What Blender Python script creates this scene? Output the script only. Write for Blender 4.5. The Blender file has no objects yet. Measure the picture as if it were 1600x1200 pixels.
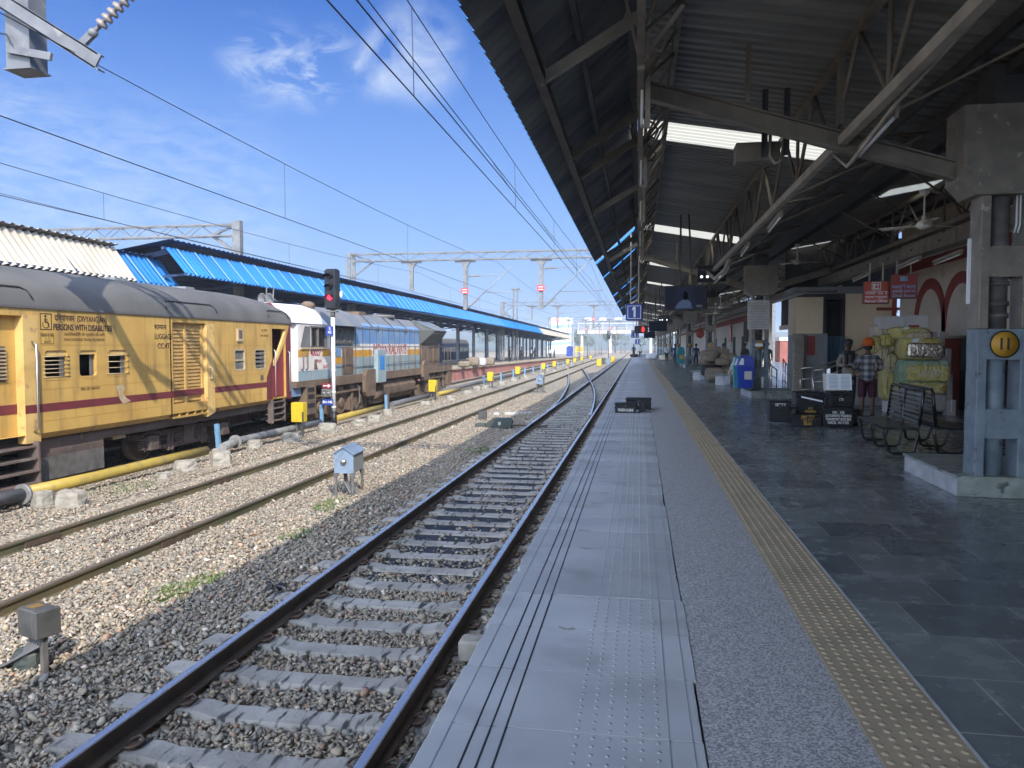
import bpy, math, random
import numpy as np
from mathutils import Vector, Matrix, noise as mnoise
R = math.radians
random.seed(7); rng = np.random.default_rng(7)
sc = bpy.context.scene
col = sc.collection
# ---------------------------------------------------------------- camera
FPX, CAMH = 1200.0, 1.65
PITCH = math.atan((600-540)/FPX); YAW = math.atan((998-800)/FPX*math.cos(PITCH))
cam_d = bpy.data.cameras.new("camera"); cam = bpy.data.objects.new("camera", cam_d); col.objects.link(cam)
cam.location = (0, 0, CAMH); cam.rotation_euler = (R(90)-PITCH, 0, YAW)
cam_d.sensor_width = 36; cam_d.lens = 36*FPX/1600; cam_d.clip_start = 0.05; cam_d.clip_end = 6000
sc.camera = cam
_f = Vector((-math.sin(YAW)*math.cos(PITCH), math.cos(YAW)*math.cos(PITCH), -math.sin(PITCH)))
_r = Vector((math.cos(YAW), math.sin(YAW), 0)); _u = _r.cross(_f); _c = Vector((0, 0, CAMH))
def _ray(px, py): return _f+_r*((px-800)/FPX)+_u*((600-py)/FPX)
def gz(px, py, z=0.0):
    d = _ray(px, py); return _c+d*((z-CAMH)/d.z)
def gx(px, py, x):
    d = _ray(px, py); return _c+d*(x/d.x)
def gy(px, py, y):
    d = _ray(px, py); return _c+d*(y/d.y)
# ---------------------------------------------------------------- light
SUN_DIR = Vector((-0.62, 1.12, -1.0)).normalized()       # the way the light travels
sun_el = math.asin(-SUN_DIR.z); sun_az = math.atan2(-SUN_DIR.x, -SUN_DIR.y)   # azimuth from +Y towards +X
sun_d = bpy.data.lights.new("sun", 'SUN'); sun = bpy.data.objects.new("sun", sun_d); col.objects.link(sun)
sun_d.energy = 2.35; sun_d.angle = R(0.5); sun_d.color = (1.0, 0.93, 0.82)
sun.rotation_euler = SUN_DIR.to_track_quat('-Z', 'Y').to_euler()
sc.view_settings.view_transform = 'Standard'; sc.view_settings.look = 'None'
sc.view_settings.exposure = 1.3; sc.view_settings.gamma = 1.0; sc.view_settings.use_curve_mapping = False
world = bpy.data.worlds.new("World"); sc.world = world; world.use_nodes = True
wn = world.node_tree.nodes; wl = world.node_tree.links; wn.clear()
def _n(t, **k):
    n = wn.new(t)
    for a, b in k.items(): setattr(n, a, b)
    return n
w_out = _n('ShaderNodeOutputWorld'); w_bg = _n('ShaderNodeBackground'); sky = _n('ShaderNodeTexSky')
sky.sky_type = 'NISHITA'; sky.sun_disc = False; sky.sun_elevation = sun_el; sky.sun_rotation = sun_az
sky.altitude = 300; sky.air_density = 1.0; sky.dust_density = 0.6; sky.ozone_density = 2.2
w_bg.inputs['Strength'].default_value = 0.05
# clouds: noise in the direction of the sky, gathered where the sky of the photograph has them
tc = _n('ShaderNodeTexCoord'); geo = tc.outputs['Generated']
def blob(d, rad, soft):
    vs = _n('ShaderNodeVectorMath', operation='DISTANCE'); wl.new(geo, vs.inputs[0]); vs.inputs[1].default_value = d
    mr = _n('ShaderNodeMapRange'); mr.interpolation_type = 'SMOOTHSTEP'
    wl.new(vs.outputs['Value'], mr.inputs['Value']); mr.inputs['From Min'].default_value = rad; mr.inputs['From Max'].default_value = rad*soft
    mr.inputs['To Min'].default_value = 1.0; mr.inputs['To Max'].default_value = 0.0
    return mr.outputs[0]
def cloudnoise(scale, detail, lo, hi, sz, dist=0.6, rough=.6):
    mp = _n('ShaderNodeMapping'); wl.new(geo, mp.inputs['Vector']); mp.inputs['Scale'].default_value = (1, 1, sz)
    nz = _n('ShaderNodeTexNoise'); wl.new(mp.outputs[0], nz.inputs['Vector']); nz.inputs['Scale'].default_value = scale
    nz.inputs['Detail'].default_value = detail; nz.inputs['Roughness'].default_value = rough; nz.inputs['Distortion'].default_value = dist
    mr = _n('ShaderNodeMapRange'); wl.new(nz.outputs['Fac'], mr.inputs['Value']); mr.inputs['From Min'].default_value = lo; mr.inputs['From Max'].default_value = hi
    return mr.outputs[0]
def mul(a, b, k=None):
    m = _n('ShaderNodeMath', operation='MULTIPLY'); wl.new(a, m.inputs[0])
    if k is None: wl.new(b, m.inputs[1])
    else: m.inputs[1].default_value = k
    return m.outputs[0]
def add(a, b):
    m = _n('ShaderNodeMath', operation='ADD', use_clamp=True); wl.new(a, m.inputs[0]); wl.new(b, m.inputs[1]); return m.outputs[0]
def dirpx(px, py): return tuple(_ray(px, py).normalized())
puff = cloudnoise(11, 8, .36, .62, 1.3, .4); wisp = cloudnoise(12, 9, .43, .72, 2.4, .9, .65); streak = cloudnoise(26, 7, .36, .85, 3.0, .5, .62)
m1 = mul(add(blob(dirpx(650, 85), .03, 2.4), blob(dirpx(588, 108), .012, 4)), puff); m1 = mul(m1, None, .62)
m2 = mul(mul(add(blob(dirpx(415, 95), .02, 3.2), blob(dirpx(520, 95), .015, 3.2)), wisp), None, .75)
m3 = mul(mul(add(blob(dirpx(330, 320), .03, 5.0), add(blob(dirpx(120, 330), .05, 3.6), blob(dirpx(30, 235), .02, 5))), streak), None, .42)
m4 = mul(mul(blob(dirpx(485, 135), .01, 4), wisp), None, .55)
hz = _n('ShaderNodeSeparateXYZ'); wl.new(geo, hz.inputs[0])
low = _n('ShaderNodeMapRange'); wl.new(hz.outputs['Z'], low.inputs['Value']); low.inputs['From Min'].default_value = .02; low.inputs['From Max'].default_value = .44
low.inputs['To Min'].default_value = .97; low.inputs['To Max'].default_value = 0
cl = add(add(m1, m2), add(m3, m4))
mix = _n('ShaderNodeMix', data_type='RGBA'); wl.new(cl, mix.inputs['Factor'])
hsv = _n('ShaderNodeHueSaturation'); hsv.inputs['Hue'].default_value = .522; hsv.inputs['Saturation'].default_value = 1.43; hsv.inputs['Value'].default_value = 1.22
wl.new(sky.outputs[0], hsv.inputs['Color'])
mixh = _n('ShaderNodeMix', data_type='RGBA'); wl.new(low.outputs[0], mixh.inputs['Factor']); wl.new(hsv.outputs[0], mixh.inputs['A']); mixh.inputs['B'].default_value = (2.3, 3.9, 7.4, 1)
wl.new(mixh.outputs['Result'], mix.inputs['A']); mix.inputs['B'].default_value = (6.5, 7.4, 8.6, 1)
# added fill light: sky half behind the camera brightened to lift the canopy shade
fill_glow = _n('ShaderNodeMapRange'); fill_glow.interpolation_type = 'SMOOTHSTEP'; wl.new(hz.outputs['Y'], fill_glow.inputs['Value']); fill_glow.inputs['From Min'].default_value = .05; fill_glow.inputs['From Max'].default_value = -.55
mix2 = _n('ShaderNodeMix', data_type='RGBA'); wl.new(fill_glow.outputs[0], mix2.inputs['Factor']); wl.new(mix.outputs['Result'], mix2.inputs['A']); mix2.inputs['B'].default_value = (26, 31, 40, 1)
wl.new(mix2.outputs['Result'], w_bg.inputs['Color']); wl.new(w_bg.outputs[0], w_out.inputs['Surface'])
sc.cycles.use_denoising = True
sc.cycles.max_bounces = 8; sc.cycles.diffuse_bounces = 4; sc.cycles.glossy_bounces = 4; sc.cycles.transmission_bounces = 4; sc.cycles.volume_bounces = 0
sc.cycles.caustics_reflective = False; sc.cycles.caustics_refractive = False
# ---------------------------------------------------------------- materials
MATS = {}
def mat(name, c1, c2=None, scale=4.0, lo=.35, hi=.65, rough=.6, metal=0.0, bump=0.0, bscale=40.0, stretch=(1, 1, 1), c3=None, s3=1.5, lo3=.55, hi3=.75,
        st3=(1, 1, 1), back=None, island=0.0, spec=.5, emit=None, es=0.0, alpha=None):
    m = bpy.data.materials.new(name); m.use_nodes = True; N = m.node_tree.nodes; L = m.node_tree.links
    b = N['Principled BSDF']; b.inputs['Roughness'].default_value = rough; b.inputs['Metallic'].default_value = metal
    b.inputs['Specular IOR Level'].default_value = spec
    g = N.new('ShaderNodeNewGeometry'); pos = g.outputs['Position']
    def nz(sc_, st, det=5):
        mp = N.new('ShaderNodeMapping'); L.new(pos, mp.inputs[0]); mp.inputs['Scale'].default_value = st
        t = N.new('ShaderNodeTexNoise'); L.new(mp.outputs[0], t.inputs['Vector']); t.inputs['Scale'].default_value = sc_; t.inputs['Detail'].default_value = det
        return t.outputs['Fac']
    def ramp(v, a, c):
        r = N.new('ShaderNodeMapRange'); L.new(v, r.inputs['Value']); r.inputs['From Min'].default_value = a; r.inputs['From Max'].default_value = c
        return r.outputs[0]
    def mx(f, a, c):
        q = N.new('ShaderNodeMix'); q.data_type = 'RGBA'; L.new(f, q.inputs['Factor'])
        for s_, v in (('A', a), ('B', c)):
            if isinstance(v, tuple): q.inputs[s_].default_value = (*v, 1)
            else: L.new(v, q.inputs[s_])
        return q.outputs['Result']
    cur = tuple(c1)
    if c2 is not None: cur = mx(ramp(nz(scale, stretch), lo, hi), tuple(c1), tuple(c2))
    if c3 is not None: cur = mx(ramp(nz(s3, st3, 7), lo3, hi3), cur, tuple(c3))
    if island:
        h = N.new('ShaderNodeHueSaturation'); r = N.new('ShaderNodeMapRange'); L.new(g.outputs['Random Per Island'], r.inputs['Value'])
        r.inputs['To Min'].default_value = 1-island; r.inputs['To Max'].default_value = 1+island
        L.new(r.outputs[0], h.inputs['Value'])
        if isinstance(cur, tuple): h.inputs['Color'].default_value = (*cur, 1)
        else: L.new(cur, h.inputs['Color'])
        cur = h.outputs[0]
    if back is not None: cur = mx(g.outputs['Backfacing'], cur, tuple(back))
    if isinstance(cur, tuple): b.inputs['Base Color'].default_value = (*cur, 1)
    else: L.new(cur, b.inputs['Base Color'])
    if bump:
        bn = N.new('ShaderNodeBump'); bn.inputs['Strength'].default_value = min(1, bump); bn.inputs['Distance'].default_value = .02 if bump <= 1 else .07
        L.new(nz(bscale, (1, 1, 1), 4), bn.inputs['Height']); L.new(bn.outputs[0], b.inputs['Normal'])
    if emit: b.inputs['Emission Color'].default_value = (*emit, 1); b.inputs['Emission Strength'].default_value = es
    MATS[name] = m; return m
def M(n): return MATS[n]
mat('steel_grey', (.13, .11, .085), (.21, .18, .135), 3, rough=.55, bump=.1)
mat('arm_grey', (.15, .15, .155), (.1, .1, .105), 4, rough=.5, c3=(.2, .19, .17), s3=6, lo3=.6, hi3=.7)
mat('coach_seam', (.36, .21, .055), rough=.6)
mat('steel_dark', (.03, .03, .034), (.06, .056, .05), 3, rough=.6)
mat('steel_pale', (.46, .41, .33), (.3, .265, .215), 3, rough=.5)
mat('galvanised', (.27, .275, .28), (.2, .205, .21), 5, rough=.5, metal=.2)
mat('mast_paint', (.19, .19, .185), (.13, .13, .13), 4, rough=.55, c3=(.22, .2, .17), s3=7, lo3=.6, hi3=.7)
mat('rust', (.07, .045, .034), (.11, .07, .048), 8, rough=.8, bump=.2)
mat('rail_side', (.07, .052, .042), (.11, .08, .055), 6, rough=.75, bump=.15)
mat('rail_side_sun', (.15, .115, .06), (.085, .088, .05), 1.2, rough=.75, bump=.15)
mat('rail_top', (.72, .72, .74), (.58, .58, .6), 3, rough=.24, metal=.7, stretch=(3, .04, 1))
mat('rail_top_dull', (.15, .12, .095), (.22, .18, .15), 3, rough=.5, metal=.4)
mat('sleeper', (.42, .395, .355), (.27, .25, .225), 2.2, rough=.9, bump=.4, bscale=30, c3=(.05, .05, .045), s3=9, lo3=.55, hi3=.64, st3=(1.6, .35, 1))
mat('ballast_soil', (.15, .13, .105), (.08, .07, .06), 14, rough=.95, bump=1.0, bscale=30)
mat('earth', (.12, .1, .075), (.07, .07, .045), .4, rough=.95, bump=.6, bscale=3)
mat('slab', (.47, .475, .48), (.37, .375, .385), 1.3, rough=.62, bump=.04, bscale=120, island=.11, c3=(.25, .245, .24), s3=1.7, lo3=.55, hi3=.82)
mat('slab_scar', (.4, .39, .37), (.3, .29, .275), 24, rough=.9, bump=.6, bscale=50)
mat('granite', (.2, .2, .2), (.58, .57, .56), 95, .4, .62, rough=.5)
mat('tactile', (.41, .33, .22), (.335, .27, .18), 4, rough=.6, c3=(.24, .2, .15), s3=1.5, lo3=.55, hi3=.8)
mat('plinth_stone', (.17, .2, .17), (.3, .33, .3), 5, rough=.45, c3=(.06, .07, .06), s3=6, lo3=.58, hi3=.66)
mat('plinth_paint', (.5, .52, .55), (.35, .36, .38), 5, rough=.5)
mat('pillar_low', (.19, .245, .28), (.14, .18, .215), 6, rough=.5, c3=(.08, .085, .09), s3=9, lo3=.62, hi3=.7)
mat('pillar_top', (.25, .22, .175), (.18, .16, .13), 5, rough=.55, c3=(.38, .345, .3), s3=12, lo3=.64, hi3=.7)
mat('pipe_grey', (.15, .14, .13), (.09, .085, .08), 7, rough=.55)
mat('sheet_under', (.28, .27, .24), (.17, .165, .15), 1.2, rough=.5, metal=.25, stretch=(.4, 3, 1))
mat('valance', (.16, .17, .2), (.32, .31, .29), .8, rough=.35, metal=.5, stretch=(1, 2.5, 1))
mat('sheet_blue', (.035, .2, .5), (.05, .26, .6), 2, rough=.4)
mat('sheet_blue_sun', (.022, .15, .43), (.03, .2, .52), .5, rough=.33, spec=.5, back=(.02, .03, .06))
mat('sheet_seam_glint', (.25, .42, .62), rough=.35)
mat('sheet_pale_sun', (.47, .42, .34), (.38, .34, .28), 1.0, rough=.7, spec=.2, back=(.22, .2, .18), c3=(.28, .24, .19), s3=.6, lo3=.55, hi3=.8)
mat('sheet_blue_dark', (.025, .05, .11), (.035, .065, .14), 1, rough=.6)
mat('coach_yellow', (.59, .37, .1), (.48, .29, .075), 1.1, rough=.45, bump=.06, bscale=2.2, c3=(.24, .15, .06), s3=1.5, lo3=.5, hi3=.8, st3=(1, 3.2, .5))
mat('coach_yellow_pale', (.68, .46, .17), (.58, .37, .12), 3, rough=.45, c3=(.38, .22, .12), s3=6, lo3=.6, hi3=.7)
mat('maroon', (.17, .028, .035), (.13, .025, .028), 3, rough=.45)
mat('maroon_red', (.26, .03, .045), (.2, .028, .035), 2, rough=.42)
mat('coach_roof', (.1, .098, .095), (.14, .135, .128), .9, rough=.75, stretch=(1, 1, .5), spec=.2)
mat('coach_under', (.15, .105, .09), (.1, .075, .065), 3, rough=.8, c3=(.2, .17, .145), s3=6)
mat('coach_dark', (.012, .011, .011), rough=.9)
mat('louvre', (.58, .37, .13), (.48, .3, .1), 4, rough=.5)
mat('bar_paint', (.5, .4, .24), (.4, .3, .18), 8, rough=.5)
mat('glass_dark', (.02, .022, .025), rough=.12, spec=.7)
mat('glass_grey', (.18, .18, .17), (.13, .13, .125), 2, rough=.25)
mat('letter_black', (.035, .022, .022), rough=.6)
mat('letter_faded', (.2, .12, .035), rough=.6)
mat('letter_maroon', (.3, .02, .03), rough=.5)
mat('letter_white', (.75, .75, .75), rough=.5)
mat('letter_yellow', (.5, .3, .03), rough=.5)
mat('loco_blue', (.1, .23, .47), (.2, .32, .46), 1.3, rough=.45, c3=(.22, .22, .2), s3=2.6, lo3=.5, hi3=.72, st3=(1, 2.4, .5))
mat('loco_pale', (.24, .34, .38), (.3, .37, .38), 2, rough=.5, c3=(.25, .2, .15), s3=2.2, lo3=.5, hi3=.78, st3=(1, 2, .6))
mat('loco_white', (.74, .7, .66), (.62, .56, .5), 2, rough=.45, c3=(.36, .26, .19), s3=2.4, lo3=.58, hi3=.8)
mat('loco_orange', (.6, .3, .02), (.5, .25, .03), 3, rough=.45)
mat('loco_roof', (.14, .165, .2), (.2, .2, .2), 1, rough=.65, spec=.25)
mat('loco_grime', (.17, .115, .075), (.115, .08, .055), 2, rough=.85, c3=(.22, .15, .095), s3=5, bump=.2)
mat('loco_grille', (.07, .075, .07), (.11, .11, .1), 6, rough=.7)
mat('wheel_steel', (.06, .045, .035), (.1, .075, .055), 8, rough=.7)
mat('black', (.012, .012, .013), rough=.5)
mat('black_paint', (.012, .013, .016), (.019, .02, .023), 6, rough=.45, spec=.3)
mat('bench_metal', (.008, .009, .01), (.014, .015, .016), 9, rough=.25, spec=.5)
mat('bench_slat', (.15, .16, .15), (.1, .11, .1), 4, rough=.3)
mat('wall_cream', (.8, .65, .44), (.72, .58, .39), 1.2, rough=.8)
mat('wall_white', (.74, .65, .53), (.64, .56, .46), 1.0, rough=.8, c3=(.48, .42, .36), s3=1.2, lo3=.6, hi3=.75)
mat('wall_red', (.32, .06, .04), (.27, .05, .035), 3, rough=.7)
mat('wall_grey', (.28, .29, .295), (.21, .22, .225), 2, rough=.6)
mat('wall_dark', (.03, .03, .032), (.05, .048, .046), 2, rough=.8)
mat('panel_blue', (.06, .13, .2), (.045, .1, .16), 3, rough=.5)
mat('stainless', (.5, .47, .42), rough=.3, metal=.9)
mat('sign_blue', (.02, .05, .26), (.018, .04, .22), 6, rough=.4)
mat('sign_red', (.5, .07, .03), (.45, .06, .025), 5, rough=.4)
mat('sign_red_dark', (.33, .04, .03), (.28, .035, .025), 5, rough=.4)
mat('sign_red_sun', (.6, .06, .06), rough=.5)
mat('yellow_plate', (.55, .3, .03), (.47, .25, .025), 8, rough=.5)
mat('paper', (.62, .6, .56), (.52, .5, .47), 4, rough=.8)
mat('paper_bright', (.8, .84, .88), rough=.7)
mat('ink_grey', (.2, .2, .2), rough=.8)
mat('red_light', (.2, .0, .01), emit=(1, .02, .05), es=2.0, rough=.3)
mat('led_red', (.2, .0, .0), emit=(1, .03, .02), es=1.6)
mat('led_white', (.7, .75, .75), emit=(.85, 1, 1), es=.8)
mat('tube_off', (.75, .75, .72), rough=.3)
mat('tube_pale', (.8, .82, .82), rough=.3)
mat('screen_dark', (.008, .009, .016), rough=.35, spec=.15, emit=(.02, .03, .07), es=.05)
mat('screen_wall', (.006, .008, .018), rough=.4, spec=.1, emit=(.06, .08, .16), es=.05)
mat('screen_shirt', (.02, .028, .05), rough=.4, spec=.1, emit=(.12, .18, .32), es=.12)
mat('screen_skin', (.004, .004, .006), rough=.5, spec=.1)
mat('bin_blue', (.012, .045, .42), (.01, .04, .36), 4, rough=.3)
mat('bin_teal', (.01, .24, .27), (.01, .2, .23), 4, rough=.3)
mat('post_blue', (.16, .32, .47), (.13, .26, .4), 6, rough=.5, c3=(.3, .3, .28), s3=9, lo3=.62, hi3=.7)
mat('box_yellow', (.62, .45, .025), (.53, .38, .02), 5, rough=.45)
mat('pipe_yellow', (.44, .32, .06), (.37, .26, .055), 5, rough=.5, c3=(.27, .22, .12), s3=5, lo3=.55, hi3=.75)
mat('pipe_galv', (.3, .3, .29), (.2, .2, .195), 4, rough=.55, metal=.2)
mat('pipe_black', (.1, .1, .105), (.15, .15, .15), 4, rough=.6)
mat('concrete_pale', (.36, .33, .28), (.24, .22, .185), 6, rough=.9, bump=.5, bscale=25, c3=(.16, .15, .12), s3=4, lo3=.58, hi3=.7)
mat('hut_blue', (.2, .26, .345), (.17, .225, .3), 5, rough=.45, c3=(.16, .16, .15), s3=8, lo3=.6, hi3=.72)
mat('hut_grey', (.26, .28, .295), (.22, .24, .25), 4, rough=.5)
mat('box_grey', (.055, .055, .054), (.085, .085, .082), 7, rough=.5)
mat('box_green', (.04, .05, .045), (.06, .07, .06), 4, rough=.6)
mat('brick_white', (.5, .49, .47), (.38, .37, .35), 8, rough=.8)
mat('weeds', (.085, .13, .035), (.15, .18, .07), 8, rough=.8)
mat('platform_far_top', (.42, .36, .27), (.36, .3, .22), 1.2, rough=.9)
mat('platform_far_wall', (.45, .2, .17), (.36, .15, .125), 1.5, rough=.85, c3=(.2, .1, .09), s3=3)
mat('sack_jute', (.25, .2, .145), (.18, .145, .105), 9, rough=.9, bump=.7, bscale=40)
mat('bale_yellow', (.62, .54, .17), (.53, .46, .15), 4, rough=.45, c3=(.6, .55, .36), s3=5, lo3=.5, hi3=.65, bump=1.5, bscale=17)
mat('bale_pale', (.6, .53, .32), (.5, .43, .26), 5, rough=.55, bump=1.5, bscale=17)
mat('bale_green', (.36, .5, .34), (.29, .41, .28), 5, rough=.55, bump=1.5, bscale=17)
mat('bale_cream', (.68, .58, .45), (.58, .49, .38), 5, rough=.6, bump=1.5, bscale=17)
mat('foil', (.62, .57, .46), (.5, .46, .38), 8, rough=.22, metal=.85, bump=.8, bscale=16)
mat('carton', (.3, .28, .27), (.25, .235, .225), 3, rough=.8)
mat('carton_white', (.55, .54, .54), (.48, .47, .47), 3, rough=.8)
mat('skin_brown', (.13, .065, .04), (.11, .055, .035), 10, rough=.5)
mat('skin_dark', (.07, .037, .025), (.06, .03, .02), 10, rough=.5)
mat('hair_black', (.008, .007, .007), rough=.5)
mat('cloth_orange', (.62, .13, .01), (.52, .1, .01), 14, rough=.8)
mat('cloth_maroon', (.06, .012, .03), (.045, .01, .024), 10, rough=.8)
mat('cloth_kurta', (.27, .23, .2), (.22, .19, .165), 8, rough=.8)
mat('cloth_dark', (.018, .019, .024), (.026, .027, .03), 10, rough=.8)
mat('cloth_white', (.55, .56, .58), (.47, .48, .5), 8, rough=.8)
mat('cloth_navy', (.03, .045, .1), rough=.8)
mat('fan_cream', (.75, .7, .6), rough=.4)
mat('insulator', (.22, .14, .1), rough=.25)
mat('insulator_grey', (.24, .2, .18), (.19, .16, .145), 5, rough=.4)
mat('wire', (.03, .032, .04), rough=.5, metal=.3)
mat('foliage_far', (.05, .085, .04), (.08, .11, .05), 1.2, rough=.8, bump=.8, bscale=2)
mat('trunk_bark', (.09, .065, .045), rough=.9)
mat('hill', (.06, .09, .085), (.085, .115, .095), .02, rough=.95)
mat('bridge_white', (.62, .6, .58), (.52, .5, .48), 1, rough=.7)
mat('building_white', (.68, .7, .72), (.6, .62, .64), .5, rough=.7)
mat('building_blue', (.25, .45, .68), rough=.7)
mat('brick_red', (.3, .1, .075), (.22, .075, .06), 1.5, rough=.85)
def special(name):
    m = bpy.data.materials.new(name); m.use_nodes = True; MATS[name] = m
    return m, m.node_tree.nodes, m.node_tree.links, m.node_tree.nodes['Principled BSDF']
# polished kota stone floor: running bond tiles of uneven colour
m, N, L, b = special('kota_floor')
g = N.new('ShaderNodeNewGeometry'); br = N.new('ShaderNodeTexBrick'); L.new(g.outputs['Position'], br.inputs['Vector'])
br.offset = .5; br.inputs['Scale'].default_value = 1.0; br.inputs['Mortar Size'].default_value = .0055; br.inputs['Mortar Smooth'].default_value = .2
br.inputs['Brick Width'].default_value = .66; br.inputs['Row Height'].default_value = .58; br.inputs['Bias'].default_value = -.15
br.inputs['Color1'].default_value = (.18, .205, .198, 1); br.inputs['Color2'].default_value = (.075, .092, .1, 1); br.inputs['Mortar'].default_value = (.36, .36, .335, 1)
nz = N.new('ShaderNodeTexNoise'); L.new(g.outputs['Position'], nz.inputs['Vector']); nz.inputs['Scale'].default_value = 3.2; nz.inputs['Detail'].default_value = 9; nz.inputs['Roughness'].default_value = .68
mr = N.new('ShaderNodeMapRange'); L.new(nz.outputs['Fac'], mr.inputs['Value']); mr.inputs['From Min'].default_value = .3; mr.inputs['From Max'].default_value = .72; mr.inputs['To Min'].default_value = .8; mr.inputs['To Max'].default_value = 1.35
h = N.new('ShaderNodeHueSaturation'); L.new(br.outputs['Color'], h.inputs['Color']); L.new(mr.outputs[0], h.inputs['Value']); L.new(h.outputs[0], b.inputs['Base Color'])
mr2 = N.new('ShaderNodeMapRange'); L.new(nz.outputs['Fac'], mr2.inputs['Value']); mr2.inputs['From Min'].default_value = .3; mr2.inputs['From Max'].default_value = .7; mr2.inputs['To Min'].default_value = .12; mr2.inputs['To Max'].default_value = .36
L.new(mr2.outputs[0], b.inputs['Roughness']); b.inputs['Specular IOR Level'].default_value = .5
n2 = N.new('ShaderNodeTexNoise'); L.new(g.outputs['Position'], n2.inputs['Vector']); n2.inputs['Scale'].default_value = 5; bn = N.new('ShaderNodeBump'); bn.inputs['Strength'].default_value = .05; bn.inputs['Distance'].default_value = .02
L.new(n2.outputs['Fac'], bn.inputs['Height']); L.new(bn.outputs[0], b.inputs['Normal'])
# loose stones: each stone (mesh island) has a colour of its own
def stone_mat(name, stops):
    m, N, L, b = special(name)
    g = N.new('ShaderNodeNewGeometry'); cr = N.new('ShaderNodeValToRGB'); L.new(g.outputs['Random Per Island'], cr.inputs['Fac'])
    e = cr.color_ramp.elements; e[0].position, e[0].color = stops[0][0], (*stops[0][1], 1); e[1].position, e[1].color = stops[-1][0], (*stops[-1][1], 1)
    for p_, c_ in stops[1:-1]:
        q = e.new(p_); q.color = (*c_, 1)
    nz = N.new('ShaderNodeTexNoise'); L.new(g.outputs['Position'], nz.inputs['Vector']); nz.inputs['Scale'].default_value = 35; nz.inputs['Detail'].default_value = 4
    mr = N.new('ShaderNodeMapRange'); L.new(nz.outputs['Fac'], mr.inputs['Value']); mr.inputs['To Min'].default_value = .7; mr.inputs['To Max'].default_value = 1.25
    h = N.new('ShaderNodeHueSaturation'); L.new(cr.outputs[0], h.inputs['Color']); L.new(mr.outputs[0], h.inputs['Value'])
    L.new(h.outputs[0], b.inputs['Base Color']); b.inputs['Roughness'].default_value = .85
stone_mat('ballast_stone', [(0, (.15, .132, .108)), (.2, (.32, .27, .205)), (.42, (.235, .212, .178)), (.6, (.4, .32, .222)), (.74, (.18, .176, .16)), (.87, (.44, .38, .29)), (.95, (.35, .2, .135)), (1, (.66, .6, .5))])
# the ballast seen from far: stones as cells
m, N, L, b = special('ballast_far')
g = N.new('ShaderNodeNewGeometry'); v = N.new('ShaderNodeTexVoronoi'); L.new(g.outputs['Position'], v.inputs['Vector']); v.inputs['Scale'].default_value = 16
cr = N.new('ShaderNodeValToRGB'); sp = N.new('ShaderNodeSeparateColor'); L.new(v.outputs['Color'], sp.inputs[0]); L.new(sp.outputs[0], cr.inputs['Fac'])
cr.color_ramp.elements[0].color = (.18, .155, .12, 1); cr.color_ramp.elements[1].color = (.5, .43, .335, 1); q = cr.color_ramp.elements.new(.5); q.color = (.33, .28, .215, 1)
L.new(cr.outputs[0], b.inputs['Base Color']); b.inputs['Roughness'].default_value = .95
bn = N.new('ShaderNodeBump'); bn.inputs['Strength'].default_value = 1.0; bn.inputs['Distance'].default_value = .05; bn.invert = True
L.new(v.outputs['Distance'], bn.inputs['Height']); L.new(bn.outputs[0], b.inputs['Normal'])
# oily black bed between the rails
mat('slab_stud', (.33, .335, .345), (.28, .285, .295), 5, rough=.65)  # slab tone darkened: the studs' shadow side is put into the colour
mat('oily_bed', (.012, .016, .016), (.035, .036, .034), 6, rough=.6, bump=.6, bscale=14)
# translucent roof light sheet
m, N, L, b = special('rooflight')
tr = N.new('ShaderNodeBsdfTranslucent'); tr.inputs['Color'].default_value = (.62, .58, .45, 1); mx_ = N.new('ShaderNodeMixShader'); mx_.inputs['Fac'].default_value = .75
b.inputs['Base Color'].default_value = (.7, .68, .6, 1); b.inputs['Roughness'].default_value = .5
L.new(b.outputs[0], mx_.inputs[1]); L.new(tr.outputs[0], mx_.inputs[2]); L.new(mx_.outputs[0], N['Material Output'].inputs['Surface'])
# checked shirt
m, N, L, b = special('cloth_check')
tcn = N.new('ShaderNodeTexCoord'); sx = N.new('ShaderNodeSeparateXYZ'); L.new(tcn.outputs['Object'], sx.inputs[0])
def stripe(o, per, k):
    a = N.new('ShaderNodeMath'); a.operation = 'DIVIDE'; L.new(o, a.inputs[0]); a.inputs[1].default_value = per
    f = N.new('ShaderNodeMath'); f.operation = 'FRACT'; L.new(a.outputs[0], f.inputs[0])
    g_ = N.new('ShaderNodeMath'); g_.operation = 'GREATER_THAN'; L.new(f.outputs[0], g_.inputs[0]); g_.inputs[1].default_value = .5
    q_ = N.new('ShaderNodeMath'); q_.operation = 'MULTIPLY'; L.new(g_.outputs[0], q_.inputs[0]); q_.inputs[1].default_value = k
    return q_.outputs[0]
sm = N.new('ShaderNodeMath'); L.new(stripe(sx.outputs[0], .15, .5), sm.inputs[0]); L.new(stripe(sx.outputs[2], .15, .5), sm.inputs[1])
cr = N.new('ShaderNodeValToRGB'); L.new(sm.outputs[0], cr.inputs['Fac']); cr.color_ramp.elements[0].color = (.036, .045, .06, 1); cr.color_ramp.elements[1].color = (.34, .33, .32, 1)
q = cr.color_ramp.elements.new(.5); q.color = (.13, .145, .165, 1); L.new(cr.outputs[0], b.inputs['Base Color']); b.inputs['Roughness'].default_value = .85
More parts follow.
